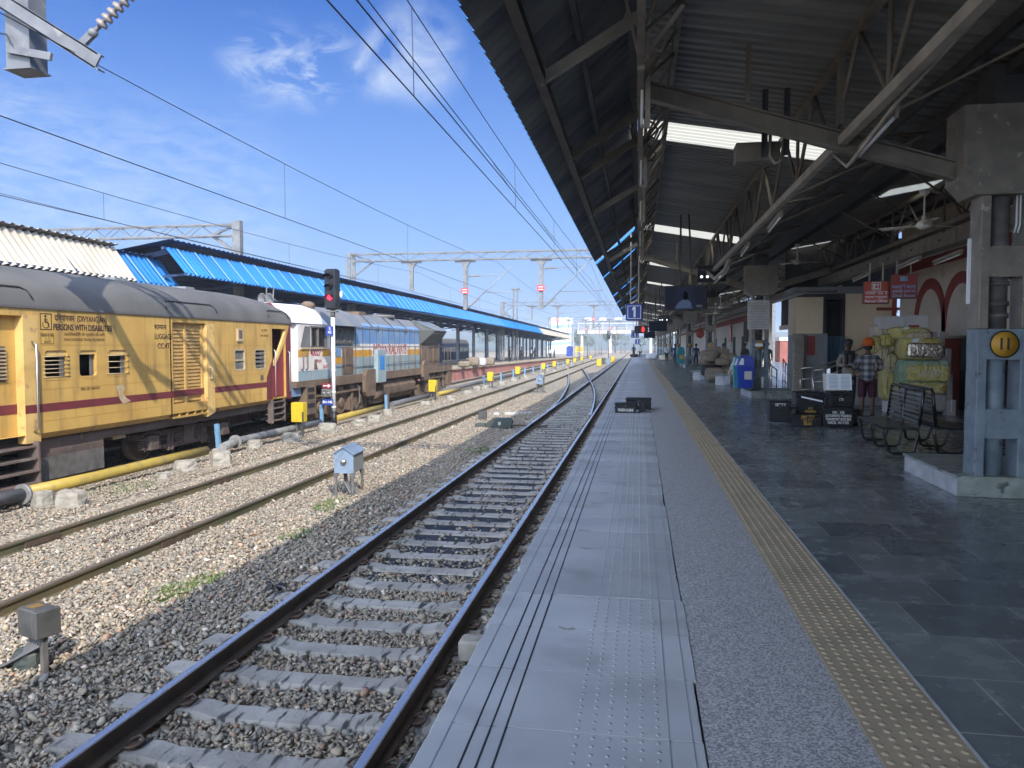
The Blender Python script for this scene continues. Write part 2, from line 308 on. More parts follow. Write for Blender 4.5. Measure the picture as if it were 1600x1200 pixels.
# ---------------------------------------------------------------- mesh helpers
class MB:
    def __init__(s): s.v = []; s.f = []; s.m = []; s.cur = 0; s.sm = []
    def add(s, vs, fs, smooth=False):
        o = len(s.v); s.v += [tuple(v) for v in vs]; s.f += [tuple(i+o for i in f) for f in fs]; s.m += [s.cur]*len(fs); s.sm += [smooth]*len(fs); return s
    def use(s, i): s.cur = i; return s
    def box(s, x0, x1, y0, y1, z0, z1):
        return s.add([(x0, y0, z0), (x1, y0, z0), (x1, y1, z0), (x0, y1, z0), (x0, y0, z1), (x1, y0, z1), (x1, y1, z1), (x0, y1, z1)],
                     [(0, 3, 2, 1), (4, 5, 6, 7), (0, 1, 5, 4), (1, 2, 6, 5), (2, 3, 7, 6), (3, 0, 4, 7)])
    def cbox(s, c, d): return s.box(c[0]-d[0]/2, c[0]+d[0]/2, c[1]-d[1]/2, c[1]+d[1]/2, c[2]-d[2]/2, c[2]+d[2]/2)
    def rbox(s, x0, x1, y0, y1, z0, z1, r=.02):     # box with chamfered edges
        o = []
        for z, k in ((z0, r), (z0+r, 0), (z1-r, 0), (z1, r)):
            for (x, y) in ((x0+k+r, y0+k), (x1-k-r, y0+k), (x1-k, y0+k+r), (x1-k, y1-k-r), (x1-k-r, y1-k), (x0+k+r, y1-k), (x0+k, y1-k-r), (x0+k, y0+k+r)): o.append((x, y, z))
        f = [tuple(range(7, -1, -1)), tuple(range(24, 32))]
        for a in range(3):
            for i in range(8): j = (i+1) % 8; f.append((a*8+i, a*8+j, a*8+8+j, a*8+8+i))
        return s.add(o, f)
    def bar(s, p, q, w, h=None, up=(0, 0, 1)):      # square bar between two points
        p, q = Vector(p), Vector(q); h = h or w; d = (q-p)
        if d.length < 1e-6: return s
        d.normalize(); u = Vector(up)
        if abs(d.dot(u)) > .98: u = Vector((1, 0, 0)) if abs(d.x) < .9 else Vector((0, 1, 0))
        a = d.cross(u).normalized()*w/2; b_ = a.cross(d).normalized()*h/2
        vs = [p-a-b_, p+a-b_, p+a+b_, p-a+b_, q-a-b_, q+a-b_, q+a+b_, q-a+b_]
        return s.add(vs, [(0, 3, 2, 1), (4, 5, 6, 7), (0, 1, 5, 4), (1, 2, 6, 5), (2, 3, 7, 6), (3, 0, 4, 7)])
    def angle(s, p, q, w, t=.012, up=(0, 0, 1)):    # steel angle: two thin legs
        p, q = Vector(p), Vector(q); d = (q-p).normalized(); u = Vector(up)
        if abs(d.dot(u)) > .95: u = Vector((1, 0, 0)) if abs(d.x) < .9 else Vector((0, 1, 0))
        a = d.cross(u).normalized(); b_ = a.cross(d).normalized()
        s.bar(p+a*w/2, q+a*w/2, w, t, up); s.bar(p+b_*(w/2+t), q+b_*(w/2+t), t, w, up); return s
    def tube(s, pts, r, n=8, cap=True, smooth=True):
        pts = [Vector(p) for p in pts]; rs = r if isinstance(r, (list, tuple)) else [r]*len(pts); vs = []; fs = []; prev = None
        for i, p in enumerate(pts):
            d = (pts[min(i+1, len(pts)-1)]-pts[max(i-1, 0)]).normalized()
            if prev is None:
                u = Vector((0, 0, 1)) if abs(d.z) < .9 else Vector((1, 0, 0)); a = d.cross(u).normalized()
            else: a = (prev-d*prev.dot(d)).normalized()
            b_ = d.cross(a); prev = a
            for k in range(n):
                t = 2*math.pi*k/n; vs.append(p+(a*math.cos(t)+b_*math.sin(t))*rs[i])
        for i in range(len(pts)-1):
            for k in range(n): j = (k+1) % n; fs.append((i*n+k, i*n+j, i*n+n+j, i*n+n+k))
        s.add(vs, fs, smooth)
        if cap: o = len(s.v)-len(vs); s.f += [tuple(o+k for k in range(n-1, -1, -1)), tuple(o+(len(pts)-1)*n+k for k in range(n))]; s.m += [s.cur]*2; s.sm += [False]*2
        return s
    def cyl(s, p, q, r, r2=None, n=16): return s.tube([p, q], [r, r if r2 is None else r2], n)
    def lathe(s, c, prof, n=16, axis='z', smooth=True):   # prof: (radius, height) pairs
        c = Vector(c); vs = []; fs = []
        for (r, h_) in prof:
            for k in range(n):
                t = 2*math.pi*k/n; a, b_ = r*math.cos(t), r*math.sin(t)
                vs.append(c+(Vector((a, b_, h_)) if axis == 'z' else Vector((h_, a, b_)) if axis == 'x' else Vector((b_, h_, a))))
        for i in range(len(prof)-1):
            for k in range(n): j = (k+1) % n; fs.append((i*n+k, i*n+j, i*n+n+j, i*n+n+k))
        fs.append(tuple(range(n-1, -1, -1))); fs.append(tuple((len(prof)-1)*n+k for k in range(n)))
        return s.add(vs, fs, smooth)
    def prism(s, poly, a0, a1, axis='y'):           # extrude a 2-D outline along an axis
        n = len(poly)
        def pt(u, v, a): return (u, a, v) if axis == 'y' else (a, u, v) if axis == 'x' else (u, v, a)
        vs = [pt(u, v, a0) for u, v in poly]+[pt(u, v, a1) for u, v in poly]
        fs = [tuple(range(n-1, -1, -1)), tuple(range(n, 2*n))]+[(i, (i+1) % n, n+(i+1) % n, n+i) for i in range(n)]
        return s.add(vs, fs)
    def sweep(s, poly, path, close=True):           # poly (across, up) along a path of (x, y, z) in plan
        n = len(poly); vs = []; fs = []; P = [Vector(p) for p in path]
        for i, p in enumerate(P):
            d = (P[min(i+1, len(P)-1)]-P[max(i-1, 0)]); d.z = 0; d.normalize(); a = Vector((d.y, -d.x, 0))
            for (u, v) in poly: vs.append(p+a*u+Vector((0, 0, v)))
        m_ = n if close else n-1
        for i in range(len(P)-1):
            for k in range(m_): j = (k+1) % n; fs.append((i*n+k, i*n+n+k, i*n+n+j, i*n+j))
        if close: fs += [tuple(range(n)), tuple((len(P)-1)*n+k for k in range(n-1, -1, -1))]
        return s.add(vs, fs)
    def sheet(s, y0, y1, A, B, pitch=.2, amp=.03, wave='trap', nseg=1, offs=0.0):    # corrugated sheet from A(x,z) to B(x,z), waves along y
        A, B = Vector((A[0], 0, A[1])), Vector((B[0], 0, B[1])); d = (B-A).normalized(); nrm = Vector((-d.z, 0, d.x))
        if nrm.z < 0: nrm = -nrm
        pr = [(0, 0), (.45, 0), (.55, 1), (.9, 1), (1., 0)] if wave == 'trap' else [(k/8, .5-.5*math.cos(2*math.pi*k/8)) for k in range(9)]
        ys = []; y = y0
        while y < y1-1e-6:
            for (t, h_) in pr[:-1]:
                if y+t*pitch <= y1: ys.append((y+t*pitch, h_))
            y += pitch
        ys.append((y1, 0)); vs = []; fs = []
        for (yy, h_) in ys:
            for k in range(nseg+1): vs.append(A+(B-A)*(k/nseg)+nrm*(h_*amp+offs)+Vector((0, yy, 0)))
        c = nseg+1
        for i in range(len(ys)-1):
            for k in range(nseg): fs.append((i*c+k, i*c+c+k, i*c+c+k+1, i*c+k+1))
        return s.add(vs, fs, wave != 'trap')
    def ball(s, c, r, seg=12, rings=8, sc_=(1, 1, 1)):
        prof = [(math.sin(math.pi*i/rings)*r+1e-4, -math.cos(math.pi*i/rings)*r) for i in range(rings+1)]
        o = len(s.v); s.lathe((0, 0, 0), prof, seg)
        for i in range(o, len(s.v)): v = s.v[i]; s.v[i] = (v[0]*sc_[0]+c[0], v[1]*sc_[1]+c[1], v[2]*sc_[2]+c[2])
        return s
    def xf(s, m_, o=0):
        for i in range(o, len(s.v)): s.v[i] = tuple(m_ @ Vector(s.v[i]))
        return s
    def mesh(s, name, mats):
        me = bpy.data.meshes.new(name); me.from_pydata(s.v, [], s.f)
        for q_ in (mats if isinstance(mats, (list, tuple)) else [mats]): me.materials.append(M(q_) if isinstance(q_, str) else q_)
        if any(s.m): me.polygons.foreach_set('material_index', s.m)
        if any(s.sm): me.polygons.foreach_set('use_smooth', s.sm)
        me.update(); return me
def setp(o, label=None, cat=None, group=None, kind=None):
    for k, v_ in (('label', label), ('category', cat), ('group', group), ('kind', kind)):
        if v_: o[k] = v_
    return o
def mk(name, me, parent=None, loc=None):
    o = bpy.data.objects.new(name, me); col.objects.link(o)
    if parent is not None: o.parent = parent
    if loc is not None: o.location = loc
    return o
def part(name, mb, mats, parent, label=None):
    o = mk(name, mb.mesh(name, mats), parent)
    if label: o['label'] = label
    return o
def thing(name, label, cat, loc=(0, 0, 0), rz=0.0, group=None):
    o = bpy.data.objects.new(name, None); col.objects.link(o); o.location = loc; o.rotation_euler.z = rz; o.empty_display_size = .2
    return setp(o, label, cat, group)
def solo(name, mb, mats, label, cat, loc=(0, 0, 0), rz=0.0, group=None):
    o = mk(name, mb.mesh(name, mats), None, loc); o.rotation_euler.z = rz; return setp(o, label, cat, group)
def struct(name, mb, mats, kind='structure'):
    return setp(mk(name, mb.mesh(name, mats)), kind=kind)
def dup(root, loc, rz=None, label=None, group=None, scale=None):
    c = root.copy(); col.objects.link(c); c.location = loc
    if rz is not None: c.rotation_euler.z = rz
    if scale is not None: c.scale = (scale,)*3
    if label: c['label'] = label
    if group: c['group'] = group
    def rec(a, b_):
        for ch in list(a.children):
            k = ch.copy(); col.objects.link(k); k.parent = b_; rec(ch, k)
    rec(root, c); return c
ORD = ['nearest', 'second', 'third', 'fourth', 'fifth', 'sixth', 'seventh', 'eighth', 'ninth', 'tenth', 'eleventh', 'twelfth', 'thirteenth', 'fourteenth', 'fifteenth', 'sixteenth', 'seventeenth', 'eighteenth', 'nineteenth', 'twentieth']
def text_mesh(name, s, size, m, thick=.002, align='CENTER', sx=1.0, space=1.0, bold=0.0):
    cu = bpy.data.curves.new(name, 'FONT'); cu.body = s; cu.size = size; cu.extrude = thick; cu.align_x = align; cu.align_y = 'CENTER'
    cu.space_character = space; cu.resolution_u = 3; cu.offset = bold; cu.space_line = .95
    o = bpy.data.objects.new(name, cu); col.objects.link(o)
    dg = bpy.context.evaluated_depsgraph_get(); me = bpy.data.meshes.new_from_object(o.evaluated_get(dg))
    bpy.data.objects.remove(o); bpy.data.curves.remove(cu)
    me.materials.clear(); me.materials.append(M(m))
    if sx != 1.0: me.transform(Matrix.Diagonal((sx, 1, 1, 1)))
    me.name = name; return me
FACE_Y = Matrix(((1, 0, 0, 0), (0, 0, -1, 0), (0, 1, 0, 0), (0, 0, 0, 1)))      # reads when looking along +y
FACE_X = Matrix(((0, 0, 1, 0), (1, 0, 0, 0), (0, 1, 0, 0), (0, 0, 0, 1)))       # reads when looking along -x
def lettering(s, size, loc, m, parent, face='y', **k):
    me = text_mesh('lettering', s, size, m, **k); me.transform(FACE_Y if face == 'y' else FACE_X)
    o = mk('lettering', me, parent); o.location = loc; return o

def build_haze():
    mb = MB().box(-600, 600, -60, 1250, -2.7, 25); o = struct('haze', mb, 'black', 'stuff')
    m = bpy.data.materials.new('haze'); m.use_nodes = True; N = m.node_tree.nodes; L = m.node_tree.links; N.remove(N['Principled BSDF'])
    v = N.new('ShaderNodeVolumePrincipled'); v.inputs['Color'].default_value = (.86, .92, 1, 1); v.inputs['Density'].default_value = HAZE; v.inputs['Anisotropy'].default_value = 0.0
    L.new(v.outputs[0], N['Material Output'].inputs['Volume']); o.data.materials.clear(); o.data.materials.append(m)
HAZE = .00075
# ================================================================ GROUND, TRACKS, PLATFORM
T1, T2, T3 = -2.46, -7.0, -11.65        # track centre lines
HG = 0.87                               # half of the distance between rail centres
Z1, Z2 = -0.80, -0.86                   # rail tops
def grid(xs, ys, zf, m='ballast_far', name='ground'):
    mb = MB(); nx = len(xs)
    mb.add([(x, y, zf(x, y)) for y in ys for x in xs], [(j*nx+i, j*nx+i+1, j*nx+nx+i+1, j*nx+nx+i) for j in range(len(ys)-1) for i in range(nx-1)], True)
    return struct(name, mb, m)
struct('ground', MB().add([(-590, -55, -1.6), (590, -55, -1.6), (590, 1240, -1.6), (-590, 1240, -1.6)], [(0, 1, 2, 3)]), 'earth')
def bed_z(x, y):
    b = -1.0
    if x > -1.15: b = -1.06
    if -4.0 < x < -1.1: b = -1.0
    if abs(x-T1) < .66: b = -1.035
    if -5.7 < x < -3.95: b = -.985+.02*math.sin(x*3+y*.7)
    if -9.6 < x < -8.6: b = -.95
    return b+.018*mnoise.noise(Vector((x*.8, y*.5, 0)))
xs = [-60, -40, -30, -20, -16, -14, -13.4, -12.6, -11.65, -10.7, -10.0, -9.6, -9.2, -8.7, -8.2, -7.4, -6.6, -6, -5.6, -5.2, -4.8, -4.4, -4.0, -3.9, -3.3, -3.12, -3.1, -2.46, -1.82, -1.8, -1.3, -1.1, -0.86]
grid(xs, [-12+1.2*i for i in range(60)]+[62+6*i for i in range(60)], bed_z, 'ballast_far', 'ballast_bed')
# loose stones as one mass
def stone_templates(n):
    out = []
    for _ in range(n):
        p = rng.normal(size=(13, 3)); p /= np.linalg.norm(p, axis=1)[:, None]; p *= rng.uniform(.72, 1.1, (13, 1)); p *= np.array([1.0, rng.uniform(.65, .9), rng.uniform(.5, .75)])
        import bmesh
        bm = bmesh.new(); [bm.verts.new(q) for q in p]; r = bmesh.ops.convex_hull(bm, input=bm.verts)
        loose = [v for v in bm.verts if not v.link_faces]; bmesh.ops.delete(bm, geom=loose, context='VERTS'); bmesh.ops.triangulate(bm, faces=bm.faces)
        bm.verts.index_update(); V = np.array([v.co[:] for v in bm.verts]); F = np.array([[v.index for v in f.verts] for f in bm.faces]); bm.free(); out.append((V, F))
    return out
STT = stone_templates(14)
def scatter(name, pts, size, m, kind='stuff', flat=1.0):
    VS = []; FS = []; o = 0; n = len(pts); tid = rng.integers(0, len(STT), n)
    for t, (V, F) in enumerate(STT):
        idx = np.nonzero(tid == t)[0]
        if not len(idx): continue
        k = len(idx); a = rng.uniform(0, 2*np.pi, k); tl = rng.normal(0, .35, (k, 2)); s = size[idx]
        ca, sa = np.cos(a), np.sin(a); P = V[None]*s[:, None, None]*np.array([1, 1, flat])
        X = P[..., 0]*ca[:, None]-P[..., 1]*sa[:, None]; Y = P[..., 0]*sa[:, None]+P[..., 1]*ca[:, None]; Z = P[..., 2]+X*tl[:, :1]+Y*tl[:, 1:]
        VS.append(np.stack([X+pts[idx, 0:1], Y+pts[idx, 1:2], Z+pts[idx, 2:3]], -1).reshape(-1, 3))
        FS.append((F[None]+(np.arange(k)*len(V))[:, None, None]+o).reshape(-1, 3)); o += k*len(V)
    VS = np.concatenate(VS).astype(np.float32); FS = np.concatenate(FS).astype(np.int32)
    me = bpy.data.meshes.new(name); me.vertices.add(len(VS)); me.vertices.foreach_set('co', VS.ravel())
    me.loops.add(FS.size); me.loops.foreach_set('vertex_index', FS.ravel()); me.polygons.add(len(FS))
    me.polygons.foreach_set('loop_start', np.arange(0, FS.size, 3, dtype=np.int32)); me.polygons.foreach_set('loop_total', np.full(len(FS), 3, dtype=np.int32))
    me.update(calc_edges=True); me.validate(); me.materials.append(M(m))
    return setp(mk(name, me), kind=kind)
def rnd_pts(x0, x1, y0, y1, dens):
    n = int((x1-x0)*(y1-y0)*dens); return np.stack([rng.uniform(x0, x1, n), rng.uniform(y0, y1, n)], -1)
SL = .605                              # sleeper pitch
def crib(p):                            # True where a point lies on a sleeper of the near track
    f = np.mod(p[:, 1]-2.0, SL); on = (f < .13) | (f > SL-.13); return on & (np.abs(p[:, 0]-T1) < 1.36)
allp = []; alls = []
def put(x0, x1, y0, y1, dens, smin, smax, dz, keep=None):
    p = rnd_pts(x0, x1, y0, y1, dens)
    p = p[~crib(p)]
    for c_, z_ in ((T1, Z1), (T2, Z2), (T3, Z2)):
        for s_ in (-1, 1): p = p[np.abs(p[:, 0]-(c_+s_*HG)) > .09]
    if keep is not None: p = p[keep(p)]
    z = np.array([bed_z(a, b_) for a, b_ in p])+rng.uniform(dz[0], dz[1], len(p)) if len(p) else np.zeros(0)
    allp.append(np.column_stack([p, z])); alls.append(rng.uniform(smin, smax, len(p)))
def oily(p):                            # the dark wet stretch between the rails has few stones
    inside = np.abs(p[:, 0]-T1) < .62; t = np.clip((p[:, 1]-8.2)/1.5, 0, 1); t2 = 0
    nz_ = np.array([mnoise.noise(Vector((a*1.3, b_*.9, 3))) for a, b_ in p]) if len(p) else np.zeros(0)
    return ~(inside & (rng.uniform(0, 1, len(p)) < (t-t2*.3)*np.clip(.78-.9*nz_, .1, .95)))
put(-6.6, -.9, 1.8, 8.5, 1050, .019, .036, (.0, .035), oily); put(-6.6, -.9, 8.5, 15, 760, .02, .037, (.0, .032), oily)
put(-9.9, -6.6, 5, 15, 680, .02, .037, (0, .028)); put(-9.9, -.9, 15, 24, 360, .025, .044, (0, .03), oily); put(-9.9, -3.6, 24, 40, 190, .028, .047, (0, .03))
put(-13, -9.9, 8, 24, 120, .03, .05, (0, .02))
put(-6.2, -1, 1.8, 12, 30, .04, .058, (.02, .05), oily)
scatter('loose_ballast', np.concatenate(allp), np.concatenate(alls), 'ballast_stone'); del allp, alls
mb = MB()
for (y0, y1) in ((8.0, 72.),):
    ny = 60; mb.add([(T1+sx*.78, y0+(y1-y0)*i/ny, -1.012) for i in range(ny+1) for sx in (-1, 1)], [(2*i, 2*i+1, 2*i+3, 2*i+2) for i in range(ny)])
struct('oily_track_bed', mb, 'oily_bed')
# ---- rails, sleepers, clips
def rail_profile(): return [(-.068, 0), (.068, 0), (.068, .012), (.012, .03), (.01, .115), (.034, .126), (.034, .15), (.026, .157), (-.026, .157), (-.034, .15), (-.034, .126), (-.01, .115), (-.012, .03), (-.068, .012)]
def rail(mb, path, ztop):
    pr = [(u, v-.157+ztop) for u, v in rail_profile()]; n = len(pr)
    P = [Vector((p[0], p[1], 0)) for p in path]; vs = []
    for i, p in enumerate(P):
        d = (P[min(i+1, len(P)-1)]-P[max(i-1, 0)]).normalized(); a = Vector((d.y, -d.x, 0)); vs += [p+a*u+Vector((0, 0, v)) for u, v in pr]
    for k in range(n):
        mb.use(1 if k in (6, 7, 8) else 0); j = (k+1) % n
        fs = [(i*n+k, i*n+n+k, i*n+n+j, i*n+j) for i in range(len(P)-1)]
        if k == 0: base = len(mb.v); mb.add(vs, fs)
        else: mb.f += [tuple(q+base for q in f) for f in fs]; mb.m += [mb.cur]*len(fs); mb.sm += [False]*len(fs)
    mb.use(0); return mb
def sleeper_mesh(clips=True, clip_m='rust'):
    mb = MB(); w0, w1, h_ = .14, .1, .2
    for (xa, xb, za, zb) in ((-1.37, -.62, 0, 0), (-.62, .62, 0, -.028), (.62, 1.37, -.0, 0)):
        x0, x1 = xa, xb; ta, tb = (0, -.03) if xa == -.62 else (0, 0)
        segs = [(x0, 0), (x0+.12, -.028), (x1-.12, -.028), (x1, 0)] if xa == -.62 else [(x0, -.03 if x0 < -1 else 0), (x0+.06, 0), (x1-.06, 0), (x1, -.03 if x1 > 1 else 0)]
        for (a, za_), (b_, zb_) in zip(segs[:-1], segs[1:]):
            mb.add([(a, -w0, -h_), (b_, -w0, -h_), (b_, w0, -h_), (a, w0, -h_), (a, -w1, za_), (b_, -w1, zb_), (b_, w1, zb_), (a, w1, za_)], [(4, 5, 6, 7), (0, 1, 5, 4), (2, 3, 7, 6)])
    mb.add([(-1.37, -w0, -h_), (-1.37, w0, -h_), (-1.37, w1, -.03), (-1.37, -w1, -.03), (1.37, -w0, -h_), (1.37, w0, -h_), (1.37, w1, -.03), (1.37, -w1, -.03)], [(0, 3, 2, 1), (4, 5, 6, 7)])
    if clips:
        mb.use(1)
        for sx in (-1, 1):
            for io in (-1, 1):
                x = sx*HG+io*.1
                mb.tube([(x-io*.03, -.06, .018), (x+io*.02, -.075, .03), (x+io*.06, -.04, .035), (x+io*.06, .03, .03), (x+io*.015, .055, .05), (x-io*.035, .02, .03)], .0105, 6)
                mb.box(x-.03, x+.045, -.05, .05, 0, .014)
            mb.box(sx*HG-.075, sx*HG+.075, -.09, .09, 0, .006)
    return mb.mesh('sleeper', ['sleeper', clip_m])
def track(name, label, cx, ztop, y0, ys0, n, side_m, top_m, y1=340, sl_mesh=None):
    t = thing(name, label, 'railway track', (cx, 0, 0))
    for s_ in (-1, 1): part('rail', rail(MB(), [(s_*HG, y0), (s_*HG, 25), (s_*HG, 60), (s_*HG, y1)], ztop), [side_m, top_m], t)
    zt = ztop-.157-.004; me = sl_mesh
    for i in range(n): mk('sleeper', me, t, (0, ys0+SL*i, zt))
    mb = MB(); k = n
    while ys0+SL*k < 170: mb.box(-1.37, 1.37, ys0+SL*k-.12, ys0+SL*k+.12, zt-.1, zt); k += 1
    o = part('far_sleepers', mb, 'sleeper', t); o['kind'] = 'stuff'
    return t
slm = sleeper_mesh(); slm2 = sleeper_mesh(True, 'rail_side')
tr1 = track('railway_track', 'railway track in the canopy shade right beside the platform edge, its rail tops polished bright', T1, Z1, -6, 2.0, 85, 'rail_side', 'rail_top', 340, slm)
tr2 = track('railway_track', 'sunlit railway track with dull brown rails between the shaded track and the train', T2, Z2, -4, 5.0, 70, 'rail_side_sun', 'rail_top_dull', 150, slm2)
tr3 = track('railway_track', 'railway track the yellow coach and the locomotive stand on', T3, Z2, -8, 40.0, 60, 'rail_side', 'rail_top_dull', 260, slm2)
# fishplates and check pieces on the sunlit track
for (y, s_) in ((9.3, 1), (9.0, -1), (13.5, -1), (28, 1)):
    for io in (-1, 1): part('fishplate', MB().box(s_*HG+io*.03-.01, s_*HG+io*.03+.01, y-.3, y+.3, Z2-.12, Z2-.05), 'rust', tr2)
for (y, dx) in ((9.4, .45), (9.7, -.4), (10.6, .3)): part('slide_plate', MB().box(dx-.22, dx+.22, y-.06, y+.06, Z2-.17, Z2-.125), 'rust', tr2)
for q in ((-.12, -.05, 9.0, 10.9, -.15, -.11), (.35, .62, 10.2, 10.5, -.16, -.12), (-.75, -.5, 10.9, 11.3, -.16, -.12)): part('point_rodding', MB().box(*q[:4], Z2+q[4], Z2+q[5]), 'rust', tr2)
# turnout rails joining the two tracks
cp = [(-3.345, 28.), (-3.44, 32.5), (-3.7, 38), (-4.35, 48), (-5.3, 59), (-6.13, 68)]
cq = [(-1.66, 27.), (-1.8, 31), (-2.07, 37), (-2.6, 45), (-3.33, 54), (-4.3, 65), (-5.4, 77), (-6.13, 85)]
def smooth(p, n=5):
    out = []; P = [Vector((*p[0], 0))]+[Vector((*q, 0)) for q in p]+[Vector((*p[-1], 0))]
    for i in range(1, len(P)-2):
        for k in range(n):
            t = k/n; a, b_, c_, d = P[i-1:i+3]; out.append(.5*((2*b_)+(c_-a)*t+(2*a-5*b_+4*c_-d)*t*t+(3*b_-a-3*c_+d)*t**3))
    out.append(P[-2]); return [(v.x, v.y) for v in out]
tt = thing('turnout_track', 'curved turnout rails crossing from the shaded track to the sunlit track', 'railway track')
for c_ in (cp, cq): part('rail', rail(MB(), smooth(c_), Z1+.004), ['rail_side', 'rail_top'], tt)
# ---- platform one
EX = -.88; PY0, PY1 = -14.0, 175.0
pl = setp(mk('platform', None), kind='structure')
part('platform_body', MB().box(EX+.12, 14, PY0, PY1, -1.3, -.055), 'concrete_pale', pl)
mb = MB(); y = 2.0-.6*18
while y < 120:
    l_, r_, t_ = EX+rng.normal(0, .006), .285+rng.normal(0, .006), rng.normal(0, .0007)
    if y < 22:   # lip with chips and a softly uneven edge
        n = 7; ys2 = [y+.0045+.591*k/(n-1) for k in range(n)]; ch = [abs(rng.normal(0, .004))+(rng.uniform(.01, .03) if rng.uniform() < .08 else 0) for _ in range(n)]; vs = []
        for yy, c_ in zip(ys2, ch): vs += [(l_+c_, yy, -.1), (l_+c_*.8, yy, t_-.008-c_*.5), (l_+.007+c_*1.2, yy, t_), (r_-.004-c_*.4, yy, t_), (r_-c_*.3, yy, t_-.006), (r_, yy, -.1)]
        mb.add(vs, [(6*k+j, 6*k+j+1, 6*k+6+j+1, 6*k+6+j) for k in range(n-1) for j in range(5)]+[tuple(range(5, -1, -1)), tuple(6*(n-1)+j for j in range(6))])
    else: mb.rbox(l_, r_, y+.003, y+.597, -.1, t_, .004)
    y += .6
part('edge_slabs', mb, 'slab', pl)
mb = MB()
for gx_ in (-.685, -.618, -.553): mb.box(gx_-.0035, gx_+.0035, 1, 60, -.002, .0032)
part('slab_grooves', mb, 'black', pl); part('joint_bed', MB().box(EX+.03, .27, PY0, 119, -.054, -.012), 'wall_dark', pl)
mb = MB()
for gx_ in (.14, .237): mb.box(gx_-.002, gx_+.002, 1, 40, -.002, .0028)
for gx_ in (EX+.085,): mb.box(gx_-.003, gx_+.003, 1, 30, -.002, .0026)
part('slab_seams', mb, 'slab_stud', pl)
def domes(xs, y0, y1, dy, r, h_, jit=0):
    n = 8; ys = np.arange(y0, y1, dy); C = np.array([(x, y_) for y_ in ys for x in xs]); C = C+rng.normal(0, jit, C.shape); k = len(C)
    T = [(0, 0, h_)]+[(math.cos(2*math.pi*i/n)*r*.62, math.sin(2*math.pi*i/n)*r*.62, h_*.85) for i in range(n)]+[(math.cos(2*math.pi*i/n)*r, math.sin(2*math.pi*i/n)*r, -.002) for i in range(n)]
    F = [(0, 1+i, 1+(i+1) % n) for i in range(n)]+[(1+i, 1+n+i, 1+n+(i+1) % n, 1+(i+1) % n) for i in range(n)]
    mb = MB()
    for c_ in C: mb.add([(c_[0]+a, c_[1]+b_, c3) for a, b_, c3 in T], F, True)
    return mb
part('slab_studs', domes([-.247+.068*i for i in range(6)], 2, 26, .0685, .0115, .0055, .001), 'slab_stud', pl)
mb = MB()
for i in range(-2, 26):
    if rng.uniform() < .3: continue
    y = 2.0+.6*i; x = -.42+rng.normal(0, .03); n = 12; a = rng.uniform(.045, .09); t0 = rng.uniform(-.4, .2)
    P_ = [(x+a*math.cos(t0+3.5*k/(n-1))*rng.uniform(.9, 1.1), y+.015-a*.8*math.sin(t0+3.5*k/(n-1))*rng.uniform(.9, 1.1), .0035) for k in range(n)]
    mb.add([(x, y, .004)]+P_, [(0, k+2, k+1) for k in range(n-1)])
part('lifting_patches', mb, 'slab_scar', pl)
part('granite_strip', MB().box(.288, .965, PY0, PY1, -.05, -.006), 'granite', pl)
part('tactile_base', MB().box(.968, 1.352, PY0, PY1, -.05, .001), 'tactile', pl)
mb = domes([.998+.0648*i for i in range(6)], 2, 22, .0648, .021, .0065)
for i in range(6): mb.rbox(.998+.0648*i-.012, .998+.0648*i+.012, 22, 110, -.003, .005, .002)
part('tactile_studs', mb, 'tactile', pl)
part('tactile_trim', MB().box(1.354, 1.366, PY0, 60, -.05, .003), 'plinth_paint', pl)
part('tiled_floor', MB().box(1.368, 14, PY0, PY1, -.05, -.004), 'kota_floor', pl)
mb = MB()
for i in range(40): y = PY0+4*i; mb.box(EX+.02, EX+.118, y, y+3.985, -1.3, -.105)
part('platform_wall', mb, 'concrete_pale', pl)
# timber packing between rail and platform
solo('timber_block', MB().rbox(-1.45, -1.0, 6.05, 6.25, -.96, -.78, .02), 'concrete_pale', 'short stained block wedged between the polished rail and the platform wall', 'block')
mb = MB(); mb.tube([(-1.52, 3.2, -.9), (-1.45, 3.7, -.86), (-1.38, 4.3, -.84), (-1.3, 4.8, -.85), (-1.33, 5.1, -.9)], .005, 5); mb.tube([(-1.5, 3.4, -.93), (-1.36, 3.9, -.88), (-1.34, 4.5, -.87), (-1.42, 4.9, -.91)], .005, 5)
solo('loose_wire', mb, 'galvanised', 'thin loose wire lying along the polished rail next to the platform edge', 'wire')
mb = MB()
for (x, y, r_) in ((-3.86, 7.55, .085), (-3.76, 7.6, .065), (-3.92, 7.66, .06), (-3.8, 7.68, .05), (-3.7, 7.5, .03)):
    V, F = STT[int(r_*100) % 14]; mb.add([(x+v[0]*r_, y+v[1]*r_, -.93+v[2]*r_) for v in V], [tuple(int(i) for i in f) for f in F])
solo('dark_lump', mb, 'black', 'black lump of coal lying on the ballast beside the polished rail', 'lump')
# weeds on the sunny ballast
def tuft(c, n, rad, m='weeds'):
    mb = MB()
    for _ in range(n):
        a = rng.uniform(0, 6.28); r_ = rad*math.sqrt(rng.uniform(0, 1)); p = Vector((c[0]+r_*math.cos(a), c[1]+r_*1.7*math.sin(a), bed_z(c[0], c[1])+.005)); t = rng.uniform(0, 6.28); L_ = rng.uniform(.02, .07)
        d = Vector((math.cos(t), math.sin(t), rng.uniform(.5, 1.6))).normalized()*L_; w = Vector((-math.sin(t), math.cos(t), 0))*rng.uniform(.003, .008)
        mb.add([p-w, p+w, p+d*.6+w*1.2, p+d, p+d*.6-w*1.2], [(0, 1, 2, 3, 4)])
    return mb
g_ = [gz(525, 790, -.98), gz(465, 836, -.98), gz(270, 925, -.98), gz(320, 905, -.98), gz(255, 930, -.98), gz(745, 705, -.98), gz(190, 765, -.95)]
mb = MB()
